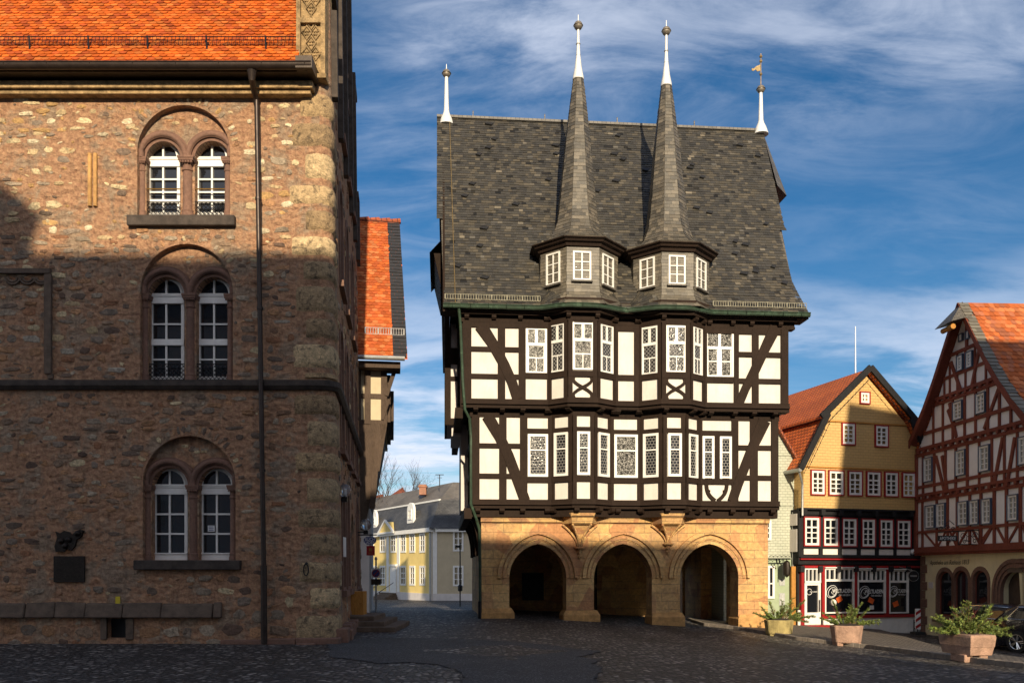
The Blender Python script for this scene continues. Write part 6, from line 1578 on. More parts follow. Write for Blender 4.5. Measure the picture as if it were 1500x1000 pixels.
# shop front
base = zy_(1210, 905); mb = MB()
mb.fbox(FY, uy(1205), uR, 0, .06, gyb, base); mb.fbox(FY, 0, uy(1173), 0, .06, gyb, zy_(1170, 893)); mb.build('white_plinth', 'white_paint', yh)
mb = MB()
for x in (1204, 1251, 1297.5): beam(mb, FY, [(uy(x), base), (uy(x), zy_(x, 829))], .13, 0, .10)
beam(mb, FY, [(uy(1173), zy_(1190, 829.5)), (uR, zy_(1190, 829.5))], .09, 0, .11); beam(mb, FY, [(uy(1203), base+.06), (uR, base+.06)], .12, 0, .11); beam(mb, FY, [(uy(1173), gyb), (uy(1173), zy_(1173, 829))], .12, 0, .12)
mb.build('shop_surround', 'red_paint', yh)
def shopwin(a, b, y0, y1, name, ntop):
    m = (a+b)/2; u0, u1, z0, z1 = uy(a), uy(b), zy_(m, y1), zy_(m, y0); zt = z1-(z1-z0)*.24
    mb = MB(); w0, w1 = -.02, .115; f_ = .055
    mb.fbox(FY, u0, u0+f_, w0, w1, z0, z1); mb.fbox(FY, u1-f_, u1, w0, w1, z0, z1); mb.fbox(FY, u0+f_, u1-f_, w0, w1-.003, z0, z0+f_); mb.fbox(FY, u0+f_, u1-f_, w0, w1-.003, z1-f_, z1); mb.fbox(FY, u0+f_, u1-f_, w0, w1-.006, zt-.09, zt)
    for k in range(1, ntop): u = u0+(u1-u0)*k/ntop; q_ = .05 if k == ntop//2 and ntop > 4 else .022; mb.fbox(FY, u-q_, u+q_, w0, w1-.01, zt, z1-f_)
    mb.fbox(FY, u0-.04, u1+.04, w0, .2, z1+.01, z1+.05)
    o = mb.build(name, 'white_paint', yh); g = MB(); g.add([FY.pt(u0+.02, .03, z0+.02), FY.pt(u1-.02, .03, z0+.02), FY.pt(u1-.02, .03, z1-.02), FY.pt(u0+.02, .03, z1-.02)], [(0, 1, 2, 3)]); g.build('pane', 'glass_dark', o)
    wd = u1-u0; sc = min(1, wd/1.1); lx = u0+wd*.27; lz_ = zt-.09-.36*sc-.05
    g = MB()
    for (rx, rz_, cx_, cz_) in ((.25, .25, 0, 0), (.18, .19, .02, -.02)):
        g.tube([FY.pt(lx+cx_*sc+rx*sc*math.cos(q)+.10*sc*math.sin(q)*.5, .036, lz_+cz_*sc+rz_*sc*math.sin(q)) for q in [.5+5.6*i/18 for i in range(19)]], .009*sc+.003, 4)
    g.tube([FY.pt(lx-.02*sc, .036, lz_), FY.pt(lx+.02*sc, .036, lz_-.08*sc), FY.pt(lx+.09*sc, .036, lz_-.1*sc)], .013, 4); g.build('painted_swirl', 'sign_white', o)
    text_mesh('WELTLADEN', FY, u0+wd*.60, lz_+.03, .16*sc, .062, 'sign_white', o, width=wd*.66, bold=.015); text_mesh('FAIR HANDELN', FY, u0+wd*.70, lz_-.14*sc, .075*sc, .046, 'sign_white', o, width=wd*.38)
    return o, u0, u1, z0, zt
shopwin(1206, 1249, 832, 897.5, 'shop_window', 6); shopwin(1254, 1295, 833.5, 897.5, 'shop_window', 6); shopwin(1300, 1328.5, 834.5, 897.5, 'shop_window', 4)
def card(x, y, rot, s_, mat, nm, lab, cat):
    g = MB(); c = FY.hit(x, y, .04); g.plate(FY, [(c[0]+s_*(dx*math.cos(rot)-dz*math.sin(rot)), c[1]+s_*(dx*math.sin(rot)+dz*math.cos(rot))) for dx, dz in ((-1, -.8), (1, -.8), (1, .8), (-1, .8))], (), .045, .035)
    tag(g.build(nm, mat, None, FY.pt(c[0], .04, c[1])), lab, cat)
card(1229.5, 877, .5, .13, 'orange_card', 'orange_poster', 'tilted orange card in the shop window beside the door', 'card'); card(1276, 879, -.45, .13, 'orange_card', 'orange_poster', 'tilted orange card in the middle large shop window', 'card'); card(1312, 884, .35, .13, 'orange_card', 'orange_poster', 'tilted orange card in the rightmost narrow shop window', 'card')
card(1181.5, 790, 0, .06, 'orange_card', 'orange_poster', 'tiny orange card in the leftmost first-floor window of the black storey', 'card')
card(1277, 889, 0, .10, 'cream_plaster', 'price_board', 'pale framed card below the orange one in the middle shop window', 'card')
g = MB(); c = FY.pt(*(lambda h: (h[0], .06, h[1]))(FY.hit(1221, 882, .06))); g.ball(c, .12, 12, sz=1.15); tag(g.build('paper_lantern', 'cream_plaster', None, tuple(c), smooth=True), 'round cream paper lantern in the shop window beside the door', 'lantern')
# door
a, b, m = 1176.5, 1200, 1188; u0, u1, z0, z1 = uy(a), uy(b), zy_(m, 914), zy_(m, 832)
mb = MB(); w1 = .10; zt = z1-(z1-z0)*.23
mb.fbox(FY, u0, u0+.11, 0, w1, z0, zt-.06); mb.fbox(FY, u1-.11, u1, 0, w1, z0, zt-.06); mb.fbox(FY, u0+.11, u1-.11, 0, w1-.003, z0, z0+(zt-z0)*.28); mb.fbox(FY, u0+.11, u1-.11, 0, w1-.003, zt-.16, zt-.06)
mb.fbox(FY, u0, u1, 0, .13, zt-.06, zt+.02); mb.fbox(FY, u0, u0+.05, 0, .12, zt+.02, z1); mb.fbox(FY, u1-.05, u1, 0, .12, zt+.02, z1); mb.fbox(FY, u0+.05, u1-.05, 0, .117, z1-.05, z1)
for k in (1, 2, 3): u = u0+(u1-u0)*k/4; mb.fbox(FY, u-.02, u+.02, 0, .115, zt+.02, z1-.05)
dr = mb.build('shop_door', 'white_paint', yh); g = MB(); g.add([FY.pt(u0+.03, .03, z0+.1), FY.pt(u1-.03, .03, z0+.1), FY.pt(u1-.03, .03, z1-.03), FY.pt(u0+.03, .03, z1-.03)], [(0, 1, 2, 3)]); g.build('pane', 'glass_dark', dr)
g = MB(); g.tube([FY.pt(u1-.09, .17, z0+(zt-z0)*.3), FY.pt(u1-.09, .17, z0+(zt-z0)*.58)], .018, 6); g.build('handle', 'dark_metal', dr)
lx = u0+.26; lz_ = zt-.42; g = MB(); g.tube([FY.pt(lx+.12*math.cos(q), .036, lz_+.12*math.sin(q)) for q in [.5+5.6*i/14 for i in range(15)]], .012, 4); g.build('painted_swirl', 'sign_white', dr); text_mesh('WELTLADEN', FY, (u0+u1)/2+.08, lz_, .055, .034, 'sign_white', dr, width=.34)
mb = MB(); mb.fbox(FY, u0-.15, u1+.35, .0, .5, gyb, z0-.01); mb.build('door_step', 'red_paint', yh)
mb = MB(); mb.tube([FY.pt(uR-.62, .12, -1.0), FY.pt(uR-.62, .12, zy_(1322, 907))], .02, 5); mb.tube([FY.pt(uR-.12, .12, -1.0), FY.pt(uR-.12, .12, zy_(1322, 907))], .02, 5)
for q in (0, .25, .5): mb.tube([FY.pt(uR-.62, .12, -.75+q), FY.pt(uR-.12, .12, -.75+q)], .02, 5)
tag(mb.build('metal_rack', 'black_iron', None, FY.pt(uR-.4, .12, -1)), 'small black metal rack against the white shop plinth', 'rack')
mb = MB(); mb.fbox(FY, uR+.02, uR+.35, -.5, .1, gyb, zy_(1338, 870)); tag(mb.build('timber_post', 'orange_wood', None, FY.pt(uR+.1, 0, gyb), bevel=.02), 'orange brown timber casing between the shop and the pharmacy', 'post')
t_ = thing('round_sign', 'small round hanging sign between the black shop and the pharmacy', 'sign', tuple(px2world(1338, 842, 33)))
fs = Frame(px2world(1338, HY, 33.5), (1, 0)); c = fs.hit(1338, 843); mb = MB(); mb.plate(fs, [(c[0]+.2*math.cos(q*.3927), c[1]+.2*math.sin(q*.3927)) for q in range(16)], (), .02, -.02, back=True); mb.build('disc', 'black_iron', t_)
mb = MB(); mb.tube([fs.pt(c[0]+.2*math.cos(q*.3927), 0, c[1]+.2*math.sin(q*.3927)) for q in range(17)], .022, 5); mb.tube([fs.pt(c[0], 0, c[1]+.2), fs.pt(c[0], -1.2, c[1]+.35)], .015, 4); mb.fbox(fs, c[0]-.13, c[0]+.13, .02, .026, c[1]-.03, c[1]+.03); mb.build('rim', 'zinc', t_)
# chimney of a house behind
t_ = thing('rear_house', 'brown tiled roof with a brick chimney peeping between yellow house and pharmacy', 'house', tuple(px2world(1345, HY, 46)))
mb = MB(); P = lambda x, y, D: px2world(x, y, D); mb.add([P(1318, 660, 45), P(1375, 660, 45), P(1375, 626, 48), P(1330, 622, 48)], [(0, 1, 2, 3)]); mb.add([P(1318, 660, 45.1), P(1355, 660, 45.1), P(1355, 900, 45.1), P(1318, 900, 45.1)], [(0, 1, 2, 3)]); mb.build('roof', 'far_roof_grey', t_)
a = px2world(1340, 640, 46.5); b = px2world(1349, 618, 46.5); mb = MB(); mb.box((a.x, 46.5, a.z), (b.x, 47, b.z)); mb.box((a.x-.06, 46.44, b.z-.1), (b.x+.06, 47.06, b.z)); mb.build('chimney', 'tan_plaster', t_)

# ================================================================== PHARMACY (red timbered house on the right)
random.seed(41)
ax0 = px2world(1350, HY, 35.3)
ah = thing('pharmacy_house', 'red half-timbered pharmacy with tall gable, orange roof and yellow plastered ground floor', 'house', tuple(ax0))
FA = Frame((ax0.x, ax0.y, 0), (.048, -1)); A_ = FA.hit; ua_ = FA.u; za_ = FA.z
uapx = ua_(1417.5); UA = 2*uapx+.0
ze_a = za_(1350, 664); zap = za_(1417.5, 450); zg_ = -1.6
zl = [za_(1352, 809), za_(1352, 731), za_(1352, 662), (za_(1371, 589)+za_(1466, 557))/2, (za_(1396, 518)+za_(1436, 503))/2]
mb = MB(); mb.add([FA.pt(0, 0, zg_), FA.pt(UA, 0, zg_), FA.pt(UA, 0, zl[0]), FA.pt(0, 0, zl[0])], [(0, 1, 2, 3)])
sl0, sl1 = za_(1374, 850), za_(1374, 903)
mb = MB(); hl = []
aw = [(1373.6, 1395.5, 835, 851, 903), (1397, 1419.5, 833.5, 850, 903), (1425, 1448, 834, 851, 903)]
for a, b, yt, ys, yb in aw:
    m = (a+b)/2; u0, u1 = ua_(a), ua_(b); hl.append(ell_arch(u0, u1, za_(m, yb), za_(m, ys), za_(m, yt), 12))
pu0, pu1 = ua_(1466), ua_(1466)+2.0
hl.append(pointed(pu0, pu1, zg_+.1, za_(1470, 868), za_(1492, 838)))
mb.plate(FA, [(0, zg_), (UA, zg_), (UA, zl[0]), (0, zl[0])], hl, 0, -.25)
mb.build('ground_floor_wall', 'apotheke_plaster', ah)
mb = MB(); mb.add([FA.pt(0, -.05, zg_), FA.pt(0, -8, zg_), FA.pt(0, -8, ze_a), FA.pt(0, -.05, ze_a)], [(0, 1, 2, 3)]); mb.add([FA.pt(UA, 0, zg_), FA.pt(UA, -8, zg_), FA.pt(UA, -8, ze_a), FA.pt(UA, 0, ze_a)], [(0, 1, 2, 3)]); mb.build('side_wall', 'apotheke_plaster', ah)
for (a, b, yt, ys, yb), nm in zip(aw, ('a', 'b', 'c')):
    m = (a+b)/2; u0, u1, zb_, zs_, zt_ = ua_(a), ua_(b), za_(m, yb), za_(m, ys), za_(m, yt)
    mb = MB(); mb.plate(FA, ell_arch(u0-.11, u1+.11, zb_-.10, zs_, zt_+.13, 12), [ell_arch(u0+.03, u1-.03, zb_+.03, zs_, zt_-.03, 12)], .03, -.10)
    mb.fbox(FA, u0-.2, u1+.2, -.05, .14, zb_-.22, zb_-.10); mb.build('window_surround', 'red_sandstone', ah)
    mb = MB(); mb.plate(FA, ell_arch(u0+.031, u1-.031, zb_+.031, zs_, zt_-.031, 12), [ell_arch(u0+.08, u1-.08, zb_+.10, zs_, zt_-.08, 12)], -.08, -.12); o = mb.build('window', 'red_timber', ah)
    g = MB(); g.plate(FA, ell_arch(u0+.06, u1-.06, zb_+.06, zs_, zt_-.06, 12), (), -.10); g.build('pane', 'glass_dark', o)
mb = MB(); zs_, zt_ = za_(1470, 868), za_(1492, 838)
for o0, o1_, w_ in ((.0, .12, .03), (.12, .26, .07), (.26, .38, .11)): mb.plate(FA, pointed(pu0-o1_, pu1+o1_, zg_+.1, zs_, zt_+o1_*1.2), [pointed(pu0-o0+.002, pu1+o0-.002, zg_+.12, zs_, zt_+o0*1.2)], w_, -.1)
mb.build('portal_arch', 'red_sandstone', ah)
mb = MB(); mb.fbox(FA, pu0, pu1, -.34, -.28, zg_, zt_); mb.build('portal_door', 'old_timber', ah)
mb = MB(); u0, u1 = ua_(1477.5), ua_(1499); z0, z1 = za_(1487, 838), za_(1487, 829); mb.fbox(FA, u0, u1, 0, .05, z0, z1); mb.fbox(FA, u0+.06, u1-.06, .05, .06, z0+.15, z0+.18); mb.fbox(FA, u0+.06, u1-.06, .05, .06, z0+.09, z0+.12); mb.build('inscription_stone', 'stone_step', ah)
mb = MB(); z_ = zg_; k = 0
while z_ < zl[0]-.2: mb.fbox(FA, -.02, .30+.14*(k % 2), -.2, .05, z_, z_+.34); z_ += .35; k += 1
mb.build('quoins', 'red_sandstone', ah)
text_mesh('Apotheke am Rathaus 1815', FA, (ua_(1363)+ua_(1421))/2, za_(1390, 824), .24, .03, 'black_iron', ah, width=ua_(1421)-ua_(1363), shear=.25)
mb = MB(); u0 = ua_(1361); mb.fbox(FA, u0, u0+.3, 0, .03, za_(1363, 861), za_(1363, 852)); mb.build('wall_plate', 'grey_plaster', ah)
# upper walls
WA = .22
F3 = Frame(FA.pt(0, WA, 0), (.048, -1)); A3 = F3.hit; u3 = F3.u; z3 = F3.z
L1, L2, L3, L4, L5 = z3(1352, 806), z3(1352, 731), z3(1352, 663), (z3(1371, 589)+z3(1466, 557))/2, (z3(1396, 518)+z3(1436, 503))/2
u_ap = u3(1417.5); zE = z3(1345, 664); zA = z3(1417.5, 447.5)
hlf = u_ap
def halfw(z_):                       # curved gable outline
    t_ = max(0, (z_-zE)/(zA-zE)); return hlf*(1-t_)*(1-.10*math.sin(math.pi*t_))
zs_l = [zE+(zA-zE)*k/10 for k in range(10)]
mb = MB(); mb.plate(F3, [(0, L1), (2*u_ap, L1)]+[(u_ap+halfw(z_), z_) for z_ in zs_l]+[(u_ap, zA)]+[(u_ap-halfw(z_), z_) for z_ in reversed(zs_l)], (), 0, -.3); mb.build('plaster_wall', 'white_plaster', ah)
mb = MB(); zref = L1
def hb(z_, wd, a=None, b=None, d=.05):
    hw_ = halfw(z_) if z_ > zE else hlf; beam(mb, F3, [(u_ap-hw_ if a is None else a, z_), (u_ap+hw_ if b is None else b, z_)], wd, 0, d)
for z_, wd, d in ((L1+.06, .16, .08), (L2-.05, .13, .06), (L2+.17, .11, .10), (L3-.08, .13, .06), (L3+.15, .13, .10), (L4-.08, .12, .06), (L4+.11, .12, .10), (L5, .12, .06)): hb(z_, wd, None, None, d)
# joist ends
for zc, n_ in ((L2+.06, 15), (L3+.05, 15), (L4+.02, 9)):
    hw_ = halfw(zc) if zc > zE else hlf
    for k in range(n_): u = u_ap-hw_+2*hw_*(k+.5)/n_; mb.fbox(F3, u-.07, u+.07, 0, .12, zc-.06, zc+.05)
# storey one posts, rails and braces
def vpost(x, y0, y1, wd=.13, d=.055): u = u3(x); beam(mb, F3, [(u, z3(x, y1)), (u, z3(x, y0))], wd, 0, d)
zr1 = z3(1365, 778)
beam(mb, F3, [(0, zr1), (2*u_ap, zr1)], .11, 0, .05)
posts1 = [1352, 1373, 1389, 1403, 1421.5, 1438, 1457.5, 1475.5, 1496]
for k, x in enumerate(posts1): u = u3(x); beam(mb, F3, [(u, L1), (u, L2)], .13, 0, .035)
us = [u3(x) for x in posts1]+[2*u_ap-.1]
for k in range(len(us)-1):
    a, b = us[k]+.1, us[k+1]-.1
    if k % 2: beam(mb, F3, [(a, L1+.16), (b, zr1)], .09, 0, .03)
    else: beam(mb, F3, [(b, L1+.16), (a, zr1)], .09, 0, .03)
    if k in (2, 5): beam(mb, F3, [(b, zr1), (a, L1+.3)], .1, 0, .04)
# storey two
zr2 = z3(1362, 711)+.0; zr2b = L3-.35
beam(mb, F3, [(0, zr2), (2*u_ap, zr2)], .12, 0, .05)
for x in (1353, 1369.5, 1386, 1401, 1418, 1435, 1453.5, 1472, 1491): u = u3(x); beam(mb, F3, [(u, L2), (u, L3)], .12, 0, .035)
for (x0, y0, x1, y1) in ((1372, 668, 1385, 722), (1470, 640, 1457, 712), (1488, 640, 1477, 705), (1389, 722, 1381, 667)): beam(mb, F3, [A3(x0, y0), A3(x1, y1)], .14, 0, .05)
# gable storeys
zr3 = (z3(1366, 632)+z3(1450, 606))/2; hb(zr3, .13); 
for x, yt, yb in ((1368, 585, 650), (1382, 590, 655), (1396.5, 580, 650), (1414, 575, 646), (1430, 572, 640), (1448, 565, 633), (1465, 560, 628), (1482, 590, 620)):
    u = u3(x)
    top = L4; hwt = halfw(L4)
    if abs(u-u_ap) > hwt: tt = zE; 
    zt_ = L4 if abs(u-u_ap) < halfw(L4) else zE+(zA-zE)*(1-abs(u-u_ap)/hlf)*.93
    beam(mb, F3, [(u, L3), (u, zt_)], .11, 0, .035)
zr4 = (z3(1385, 553)+z3(1440, 534))/2; hb(zr4, .12)
for x in (1384, 1392, 1403, 1415, 1429, 1445, 1456):
    u = u3(x); zt_ = L5 if abs(u-u_ap) < halfw(L5) else zE+(zA-zE)*(1-abs(u-u_ap)/hlf)*.93
    if zt_ > L4: beam(mb, F3, [(u, L4), (u, zt_)], .10, 0, .035)
for (x0, y0, x1, y1) in ((1392, 590, 1402, 640), (1465, 567, 1443, 628), (1394, 530, 1408, 570), (1436, 510, 1425, 565), (1390, 600, 1399, 625)): beam(mb, F3, [A3(x0, y0), A3(x1, y1)], .13, 0, .05)
u = u_ap; beam(mb, F3, [(u, L5), (u, zA-.5)], .12, 0, .055)
beam(mb, F3, [(.05, L1), (.05, L3)], .2, 0, .075)
mb.build('timber_frame', 'red_timber', ah)
def aw_(a, b, y0, y1, g='glass_net'):
    m = (a+b)/2; window(F3, u3(a)+.05, u3(b)-.05, z3(m, y1)+.05, z3(m, y0)-.05, .06, ah, 2, (.25, .5, .75), .06, .03, surround='bluegrey_paint', sw=.035, glass=g)
for w_ in ((1357.7, 1372, 739, 774), (1373.6, 1387.5, 736, 773), (1405, 1420.5, 733, 770), (1422.5, 1437, 731, 769), (1440, 1455, 729, 768), (1478, 1494.5, 723, 763), (1355, 1368.4, 669, 706), (1402, 1417, 658, 697), (1436, 1452.5, 651, 691), (1494, 1509, 638, 681), (1398, 1412.4, 586.6, 615.5), (1431.5, 1446.5, 574.5, 606)): aw_(*w_)
aw_(1403.7, 1413.6, 519, 543.5, 'glass_old'); aw_(1417.3, 1427.5, 513.7, 539, 'glass_old'); aw_(1407, 1413.4, 488, 500.5, 'glass_dark'); aw_(1417.4, 1423, 483.5, 497, 'glass_dark')
# roof with slate verge; left side bargeboard
mb = MB(); vr = MB(); op_ = F3
RL = 9.0
def roofpt(side, k_, w_):
    z_ = zE+(zA-zE)*k_; return F3.pt(u_ap+side*(halfw(z_)+.02+.32*(1-k_)**2), w_, z_+.10)
ks = [-.06, 0, .08, .18, .32, .5, .7, .88, 1.0]
def rcol(): return vary(.75, 1.2, [(.46, .12, .035), (.40, .10, .03), (.50, .16, .06), (.36, .12, .06)])
for a, b in zip(ks[:-1], ks[1:]):
    A1_, B1r, C1_, D1_ = roofpt(1, a, .02), roofpt(1, a, -RL), roofpt(1, b, -RL), roofpt(1, b, .02)
    shingles(mb, A1_, B1r, C1_, D1_, .19, .19, .028, .014, rcol, True, 0, .02, 1.25)
    A1_, B1r, C1_, D1_ = roofpt(1, a, .38), roofpt(1, a, .01), roofpt(1, b, .01), roofpt(1, b, .38)
    shingles(vr, A1_, B1r, C1_, D1_, .18, .2, .03, .02, lambda: vary(.7, 1.3, [(.16, .145, .115)]))
mb.build('roof_tiles', 'tile', ah); vr.build('slate_verge', 'slate', ah)
mb = MB()
for a, b in zip(ks[:-1], ks[1:]): mb.add([roofpt(-1, a, .38), roofpt(-1, a, -RL), roofpt(-1, b, -RL), roofpt(-1, b, .38)], [(0, 1, 2, 3)])
for a, b in zip(ks[:-1], ks[1:]): mb.add([roofpt(1, a, .36)-Vector((0, 0, .05)), roofpt(1, a, -RL)-Vector((0, 0, .05)), roofpt(1, b, -RL)-Vector((0, 0, .05)), roofpt(1, b, .36)-Vector((0, 0, .05))], [(0, 1, 2, 3)])
mb.build('roof_deck', 'red_tile', ah)
mb = MB()
for s_ in (-1, 1):
    n = len(ks); P = []
    for w_ in (.34, .40):
        for k_ in ks: p = roofpt(s_, k_, w_); P += [p, p-Vector((0, 0, .30))]
    m = 2*n; f = []
    for i in range(n-1): f += [(2*i, 2*i+1, 2*i+3, 2*i+2), (m+2*i, m+2*i+1, m+2*i+3, m+2*i+2), (2*i+1, 2*i+3, m+2*i+3, m+2*i+1), (2*i, 2*i+2, m+2*i+2, m+2*i)]
    mb.add(P, f)
    for a, b in zip(ks[:-1], ks[1:]): q = [roofpt(s_, a, .36), roofpt(s_, a, 0), roofpt(s_, b, 0), roofpt(s_, b, .36)]; mb.add([p-Vector((0, 0, .14)) for p in q], [(0, 1, 2, 3)])
mb.build('barge_boards', 'red_timber', ah)
mb = MB(); kz = .87; hp = [F3.pt(u_ap-halfw(zE+(zA-zE)*kz)-.12, .95, zE+(zA-zE)*kz-.1), F3.pt(u_ap+halfw(zE+(zA-zE)*kz)+.12, .95, zE+(zA-zE)*kz-.1), F3.pt(u_ap, .2, zA+.15), F3.pt(u_ap-halfw(zE+(zA-zE)*kz)-.05, .2, zE+(zA-zE)*kz+.1), F3.pt(u_ap+halfw(zE+(zA-zE)*kz)+.05, .2, zE+(zA-zE)*kz+.1)]
mb.add(hp, [(0, 1, 2), (0, 2, 3), (1, 4, 2), (0, 1, 4, 3)]); mb.build('hood', 'slate_shingle', ah)
mb = MB(); mb.tube([F3.pt(u_ap-.35, .75, zE+(zA-zE)*kz-.22), F3.pt(u_ap+.35, .75, zE+(zA-zE)*kz-.22)], .10, 8); mb.build('hoist_beam', 'orange_wood', ah)
mb = MB(); band(mb, F3, [(-.1, 0), (2*u_ap, 0)], -.05, .12, L1-.10, L1-.02); band(mb, F3, [(-.1, 0), (2*u_ap, 0)], -.05, .05, L1-.2, L1-.101); mb.build('jetty_cornice', 'red_timber', ah)
mb = MB(); p = A3(1345, 793); 
for zc in (L1-.02, L2+.2): mb.ball(F3.pt(-.12, .1, zc), .13, 10)
mb.build('beam_end', 'sign_white', ah)
# hanging wrought iron sign
at = F3.pt(u3(1434.5), 0, z3(1434.5, 790)); fh_ = Frame((at.x, at.y, 0), (1, .0))
t_ = thing('pharmacy_sign', 'wrought iron hanging sign with scrollwork and a dark name board on the pharmacy', 'sign', tuple(at))
V_ = lambda x, y, w=0: fh_.pt(fh_.u(x), w, fh_.z(x, y))
mb = MB(); a, b = fh_.hit(1373.6, 792), fh_.hit(1401.5, 784); mb.fbox(fh_, a[0], b[0], -.03, .03, a[1], b[1]); mb.build('name_board', 'black_iron', t_)
text_mesh('APOTHEKE', fh_, (a[0]+b[0])/2, (a[1]+b[1])/2, .12, .035, 'sign_white', t_, width=(b[0]-a[0])*.84)
mb = MB()
mb.tube([V_(1374, 779), V_(1436, 776)], .022, 5); mb.tube([V_(1404, 797), V_(1435, 797)], .018, 5); mb.tube([V_(1404, 777), V_(1404, 797)], .016, 5); mb.tube([V_(1434.5, 774), V_(1434.5, 800)], .03, 5)
for (cx, cy, r_) in ((1411, 785, 5), (1420, 789, 6), (1428, 783, 4.5), (1413, 793, 3), (1428, 792, 3.5), (1378, 774, 3.2), (1387, 772, 4), (1396, 774, 3), (1388, 796, 2.6)):
    mb.tube([V_(cx+r_*(1-k*.045)*math.cos(k*.5), cy-r_*(1-k*.045)*math.sin(k*.5)) for k in range(17)], .014, 4)
mb.tube([V_(1383, 768), V_(1391, 762), V_(1398, 768)], .014, 4)
mb.build('scrollwork', 'black_iron', t_)

# ================================================================== PLANTERS
def ngon_prism(mb, c, rx, ry, n, z0, z1, k=1.0, rot=0):
    P = []
    for z_, q in ((z0, k), (z1, 1.0)):
        for j in range(n): a = rot+2*math.pi*(j+.5)/n; P.append((c[0]+rx*q*math.cos(a), c[1]+ry*q*math.sin(a), z_))
    mb.add(P, [tuple(range(n)), tuple(range(n, 2*n))]+[(j, (j+1) % n, n+(j+1) % n, n+j) for j in range(n)])
def planter(px, py, D, wpx, hpx, mat, lab, oct_, seed, plants, plab):
    random.seed(seed)
    x = (px-750)*D/F; z0 = CAM_Z-(py-HY)*D/F; w = wpx*D/F; h = hpx*D/F; zt = z0+h
    t_ = thing('stone_planter', lab, 'planter', (x, D, z0), 'stone planters along the kerb')
    mb = MB(); rot = .2
    if oct_:
        cx = (1/math.cos(math.pi/8)); r_ = w/2*1.02
        ngon_prism(mb, (x, D), r_, r_*.86, 8, z0+.09, zt, .86, rot=.12)
    else:
        # rectangular trough turned towards the square
        lx, ly = .28, .48; c, s_ = .985, .17; P = []
        ctr = Vector((9.14+.985*.28-.17*.48, 17+.17*.28+.985*.48, 0)); x, D = ctr.x, ctr.y
        for z_, q in ((z0+.09, .88), (z0+h*.5, .955), (z0+h*.52, .98), (zt-.05, 1.03), (zt, 1.0)):
            for dx, dy in ((-1, -1), (1, -1), (1, 1), (-1, 1)): X, Y_ = dx*lx*q, dy*ly*q; P.append((x+X*c-Y_*s_, D+X*s_+Y_*c, z_))
        mb.add(P, [(0, 1, 2, 3), (16, 17, 18, 19)]+[(4*k+j, 4*k+(j+1) % 4, 4*k+4+(j+1) % 4, 4*k+4+j) for k in range(4) for j in range(4)])
    mb.build('trough', mat, t_, bevel=.025)
    for dx in (-.28, .28):
        q_ = dx*(w if oct_ else .55); mb = MB(); mb.box((x+q_-.08, D-(.2 if oct_ else .36), z0-.06), (x+q_+.09, D+.2, z0+.10)); mb.build('foot', mat, t_, bevel=.015)
    mb = MB(); rs_ = w*.40 if oct_ else .25; mb.lathe((x, D, zt), [(rs_, .0), (rs_*.7, .04), (.01, .06)], 10); mb.build('soil', 'soil', t_)
    p_ = thing('fir_branches', plab, 'evergreen', (x, D, zt))
    st, nd, tw = MB(), MB(), MB()
    def bough(base, d, L):
        pts = [base]; q = base.copy(); dd = d.normalized()
        for i in range(6): dd = (dd+Vector((random.uniform(-.1, .1), random.uniform(-.1, .1), -.05+random.uniform(-.03, .06)))).normalized(); q = q+dd*L/6; pts.append(q.copy())
        st.tube(pts, [.014, .012, .010, .008, .007, .005, .003], 4, cap=False)
        def needles(a, b, n, ln):
            ax = (b-a).normalized(); g_ = random.uniform(.7, 1.9)
            for i in range(n):
                p = a.lerp(b, random.random()); r_ = Vector((random.gauss(0, 1), random.gauss(0, 1), random.gauss(0, 1)+.2)); r_ = (r_-ax*r_.dot(ax)).normalized(); e = (r_+ax*.8).normalized()*ln*random.uniform(.7, 1.2); s2 = ax.cross(r_)*.0065
                j = g_*random.uniform(.7, 1.3); c_ = random.choice([(.13, .17, .03), (.09, .13, .03), (.17, .20, .045), (.06, .10, .03)])
                nd.add([p-s2, p+s2, p+e], [(0, 1, 2)], 0, tuple(v*j for v in c_))
        for i in range(1, 6):
            needles(pts[i], pts[i+1], 34, .06)
            for s_ in (-1, 1):
                side = dd.cross(Vector((0, 0, 1))).normalized()*s_
                for r2 in range(2):
                    f = random.random(); a = pts[i].lerp(pts[i+1], f); tl = L*.30*(1-i/8)*random.uniform(.7, 1.2)
                    b = a+(side*random.uniform(.4, 1)+dd*random.uniform(.4, .9)+Vector((0, 0, random.uniform(-.4, .5)))).normalized()*tl
                    st.tube([a, b], [.005, .003], 3, cap=False); needles(a, b, int(34*tl/.25)+8, .05)
    plants = plants+[(dx*random.uniform(.5, 1.2)+random.uniform(-.3, .3), dy+random.uniform(-.5, .5), dz*random.uniform(.4, 1.1)+.1, L*random.uniform(.4, .65), bx+random.uniform(-.1, .1)) for (dx, dy, dz, L, bx) in plants for _ in range(2)]
    for (dx, dy, dz, L, bx) in plants:
        L *= 1.0 if oct_ else .86
        bough(Vector((x+bx*w, D+random.uniform(-.08, .08), zt)), Vector((dx, dy, dz)), L)
    for i in range(7):
        b = Vector((x+random.uniform(-.2, .2)*w, D, zt)); d = Vector((random.uniform(-.8, .8), random.uniform(-.4, .4), 1)).normalized(); L = random.uniform(.35, .65)*w
        tw.tube([b, b+d*L*.5+Vector((.02, 0, 0)), b+d*L+Vector((random.uniform(-.1, .1), 0, 0))], [.006, .004, .002], 3, cap=False)
        e = b+d*L*.6
        for k in range(3): tw.tube([e, e+Vector((random.uniform(-.15, .15), random.uniform(-.1, .1), random.uniform(.02, .16)))], [.003, .0015], 3, cap=False)
    st.build('stems', 'stem_brown', p_); nd.build('needles', 'needles', p_); tw.build('red_twigs', 'twig_red', p_)
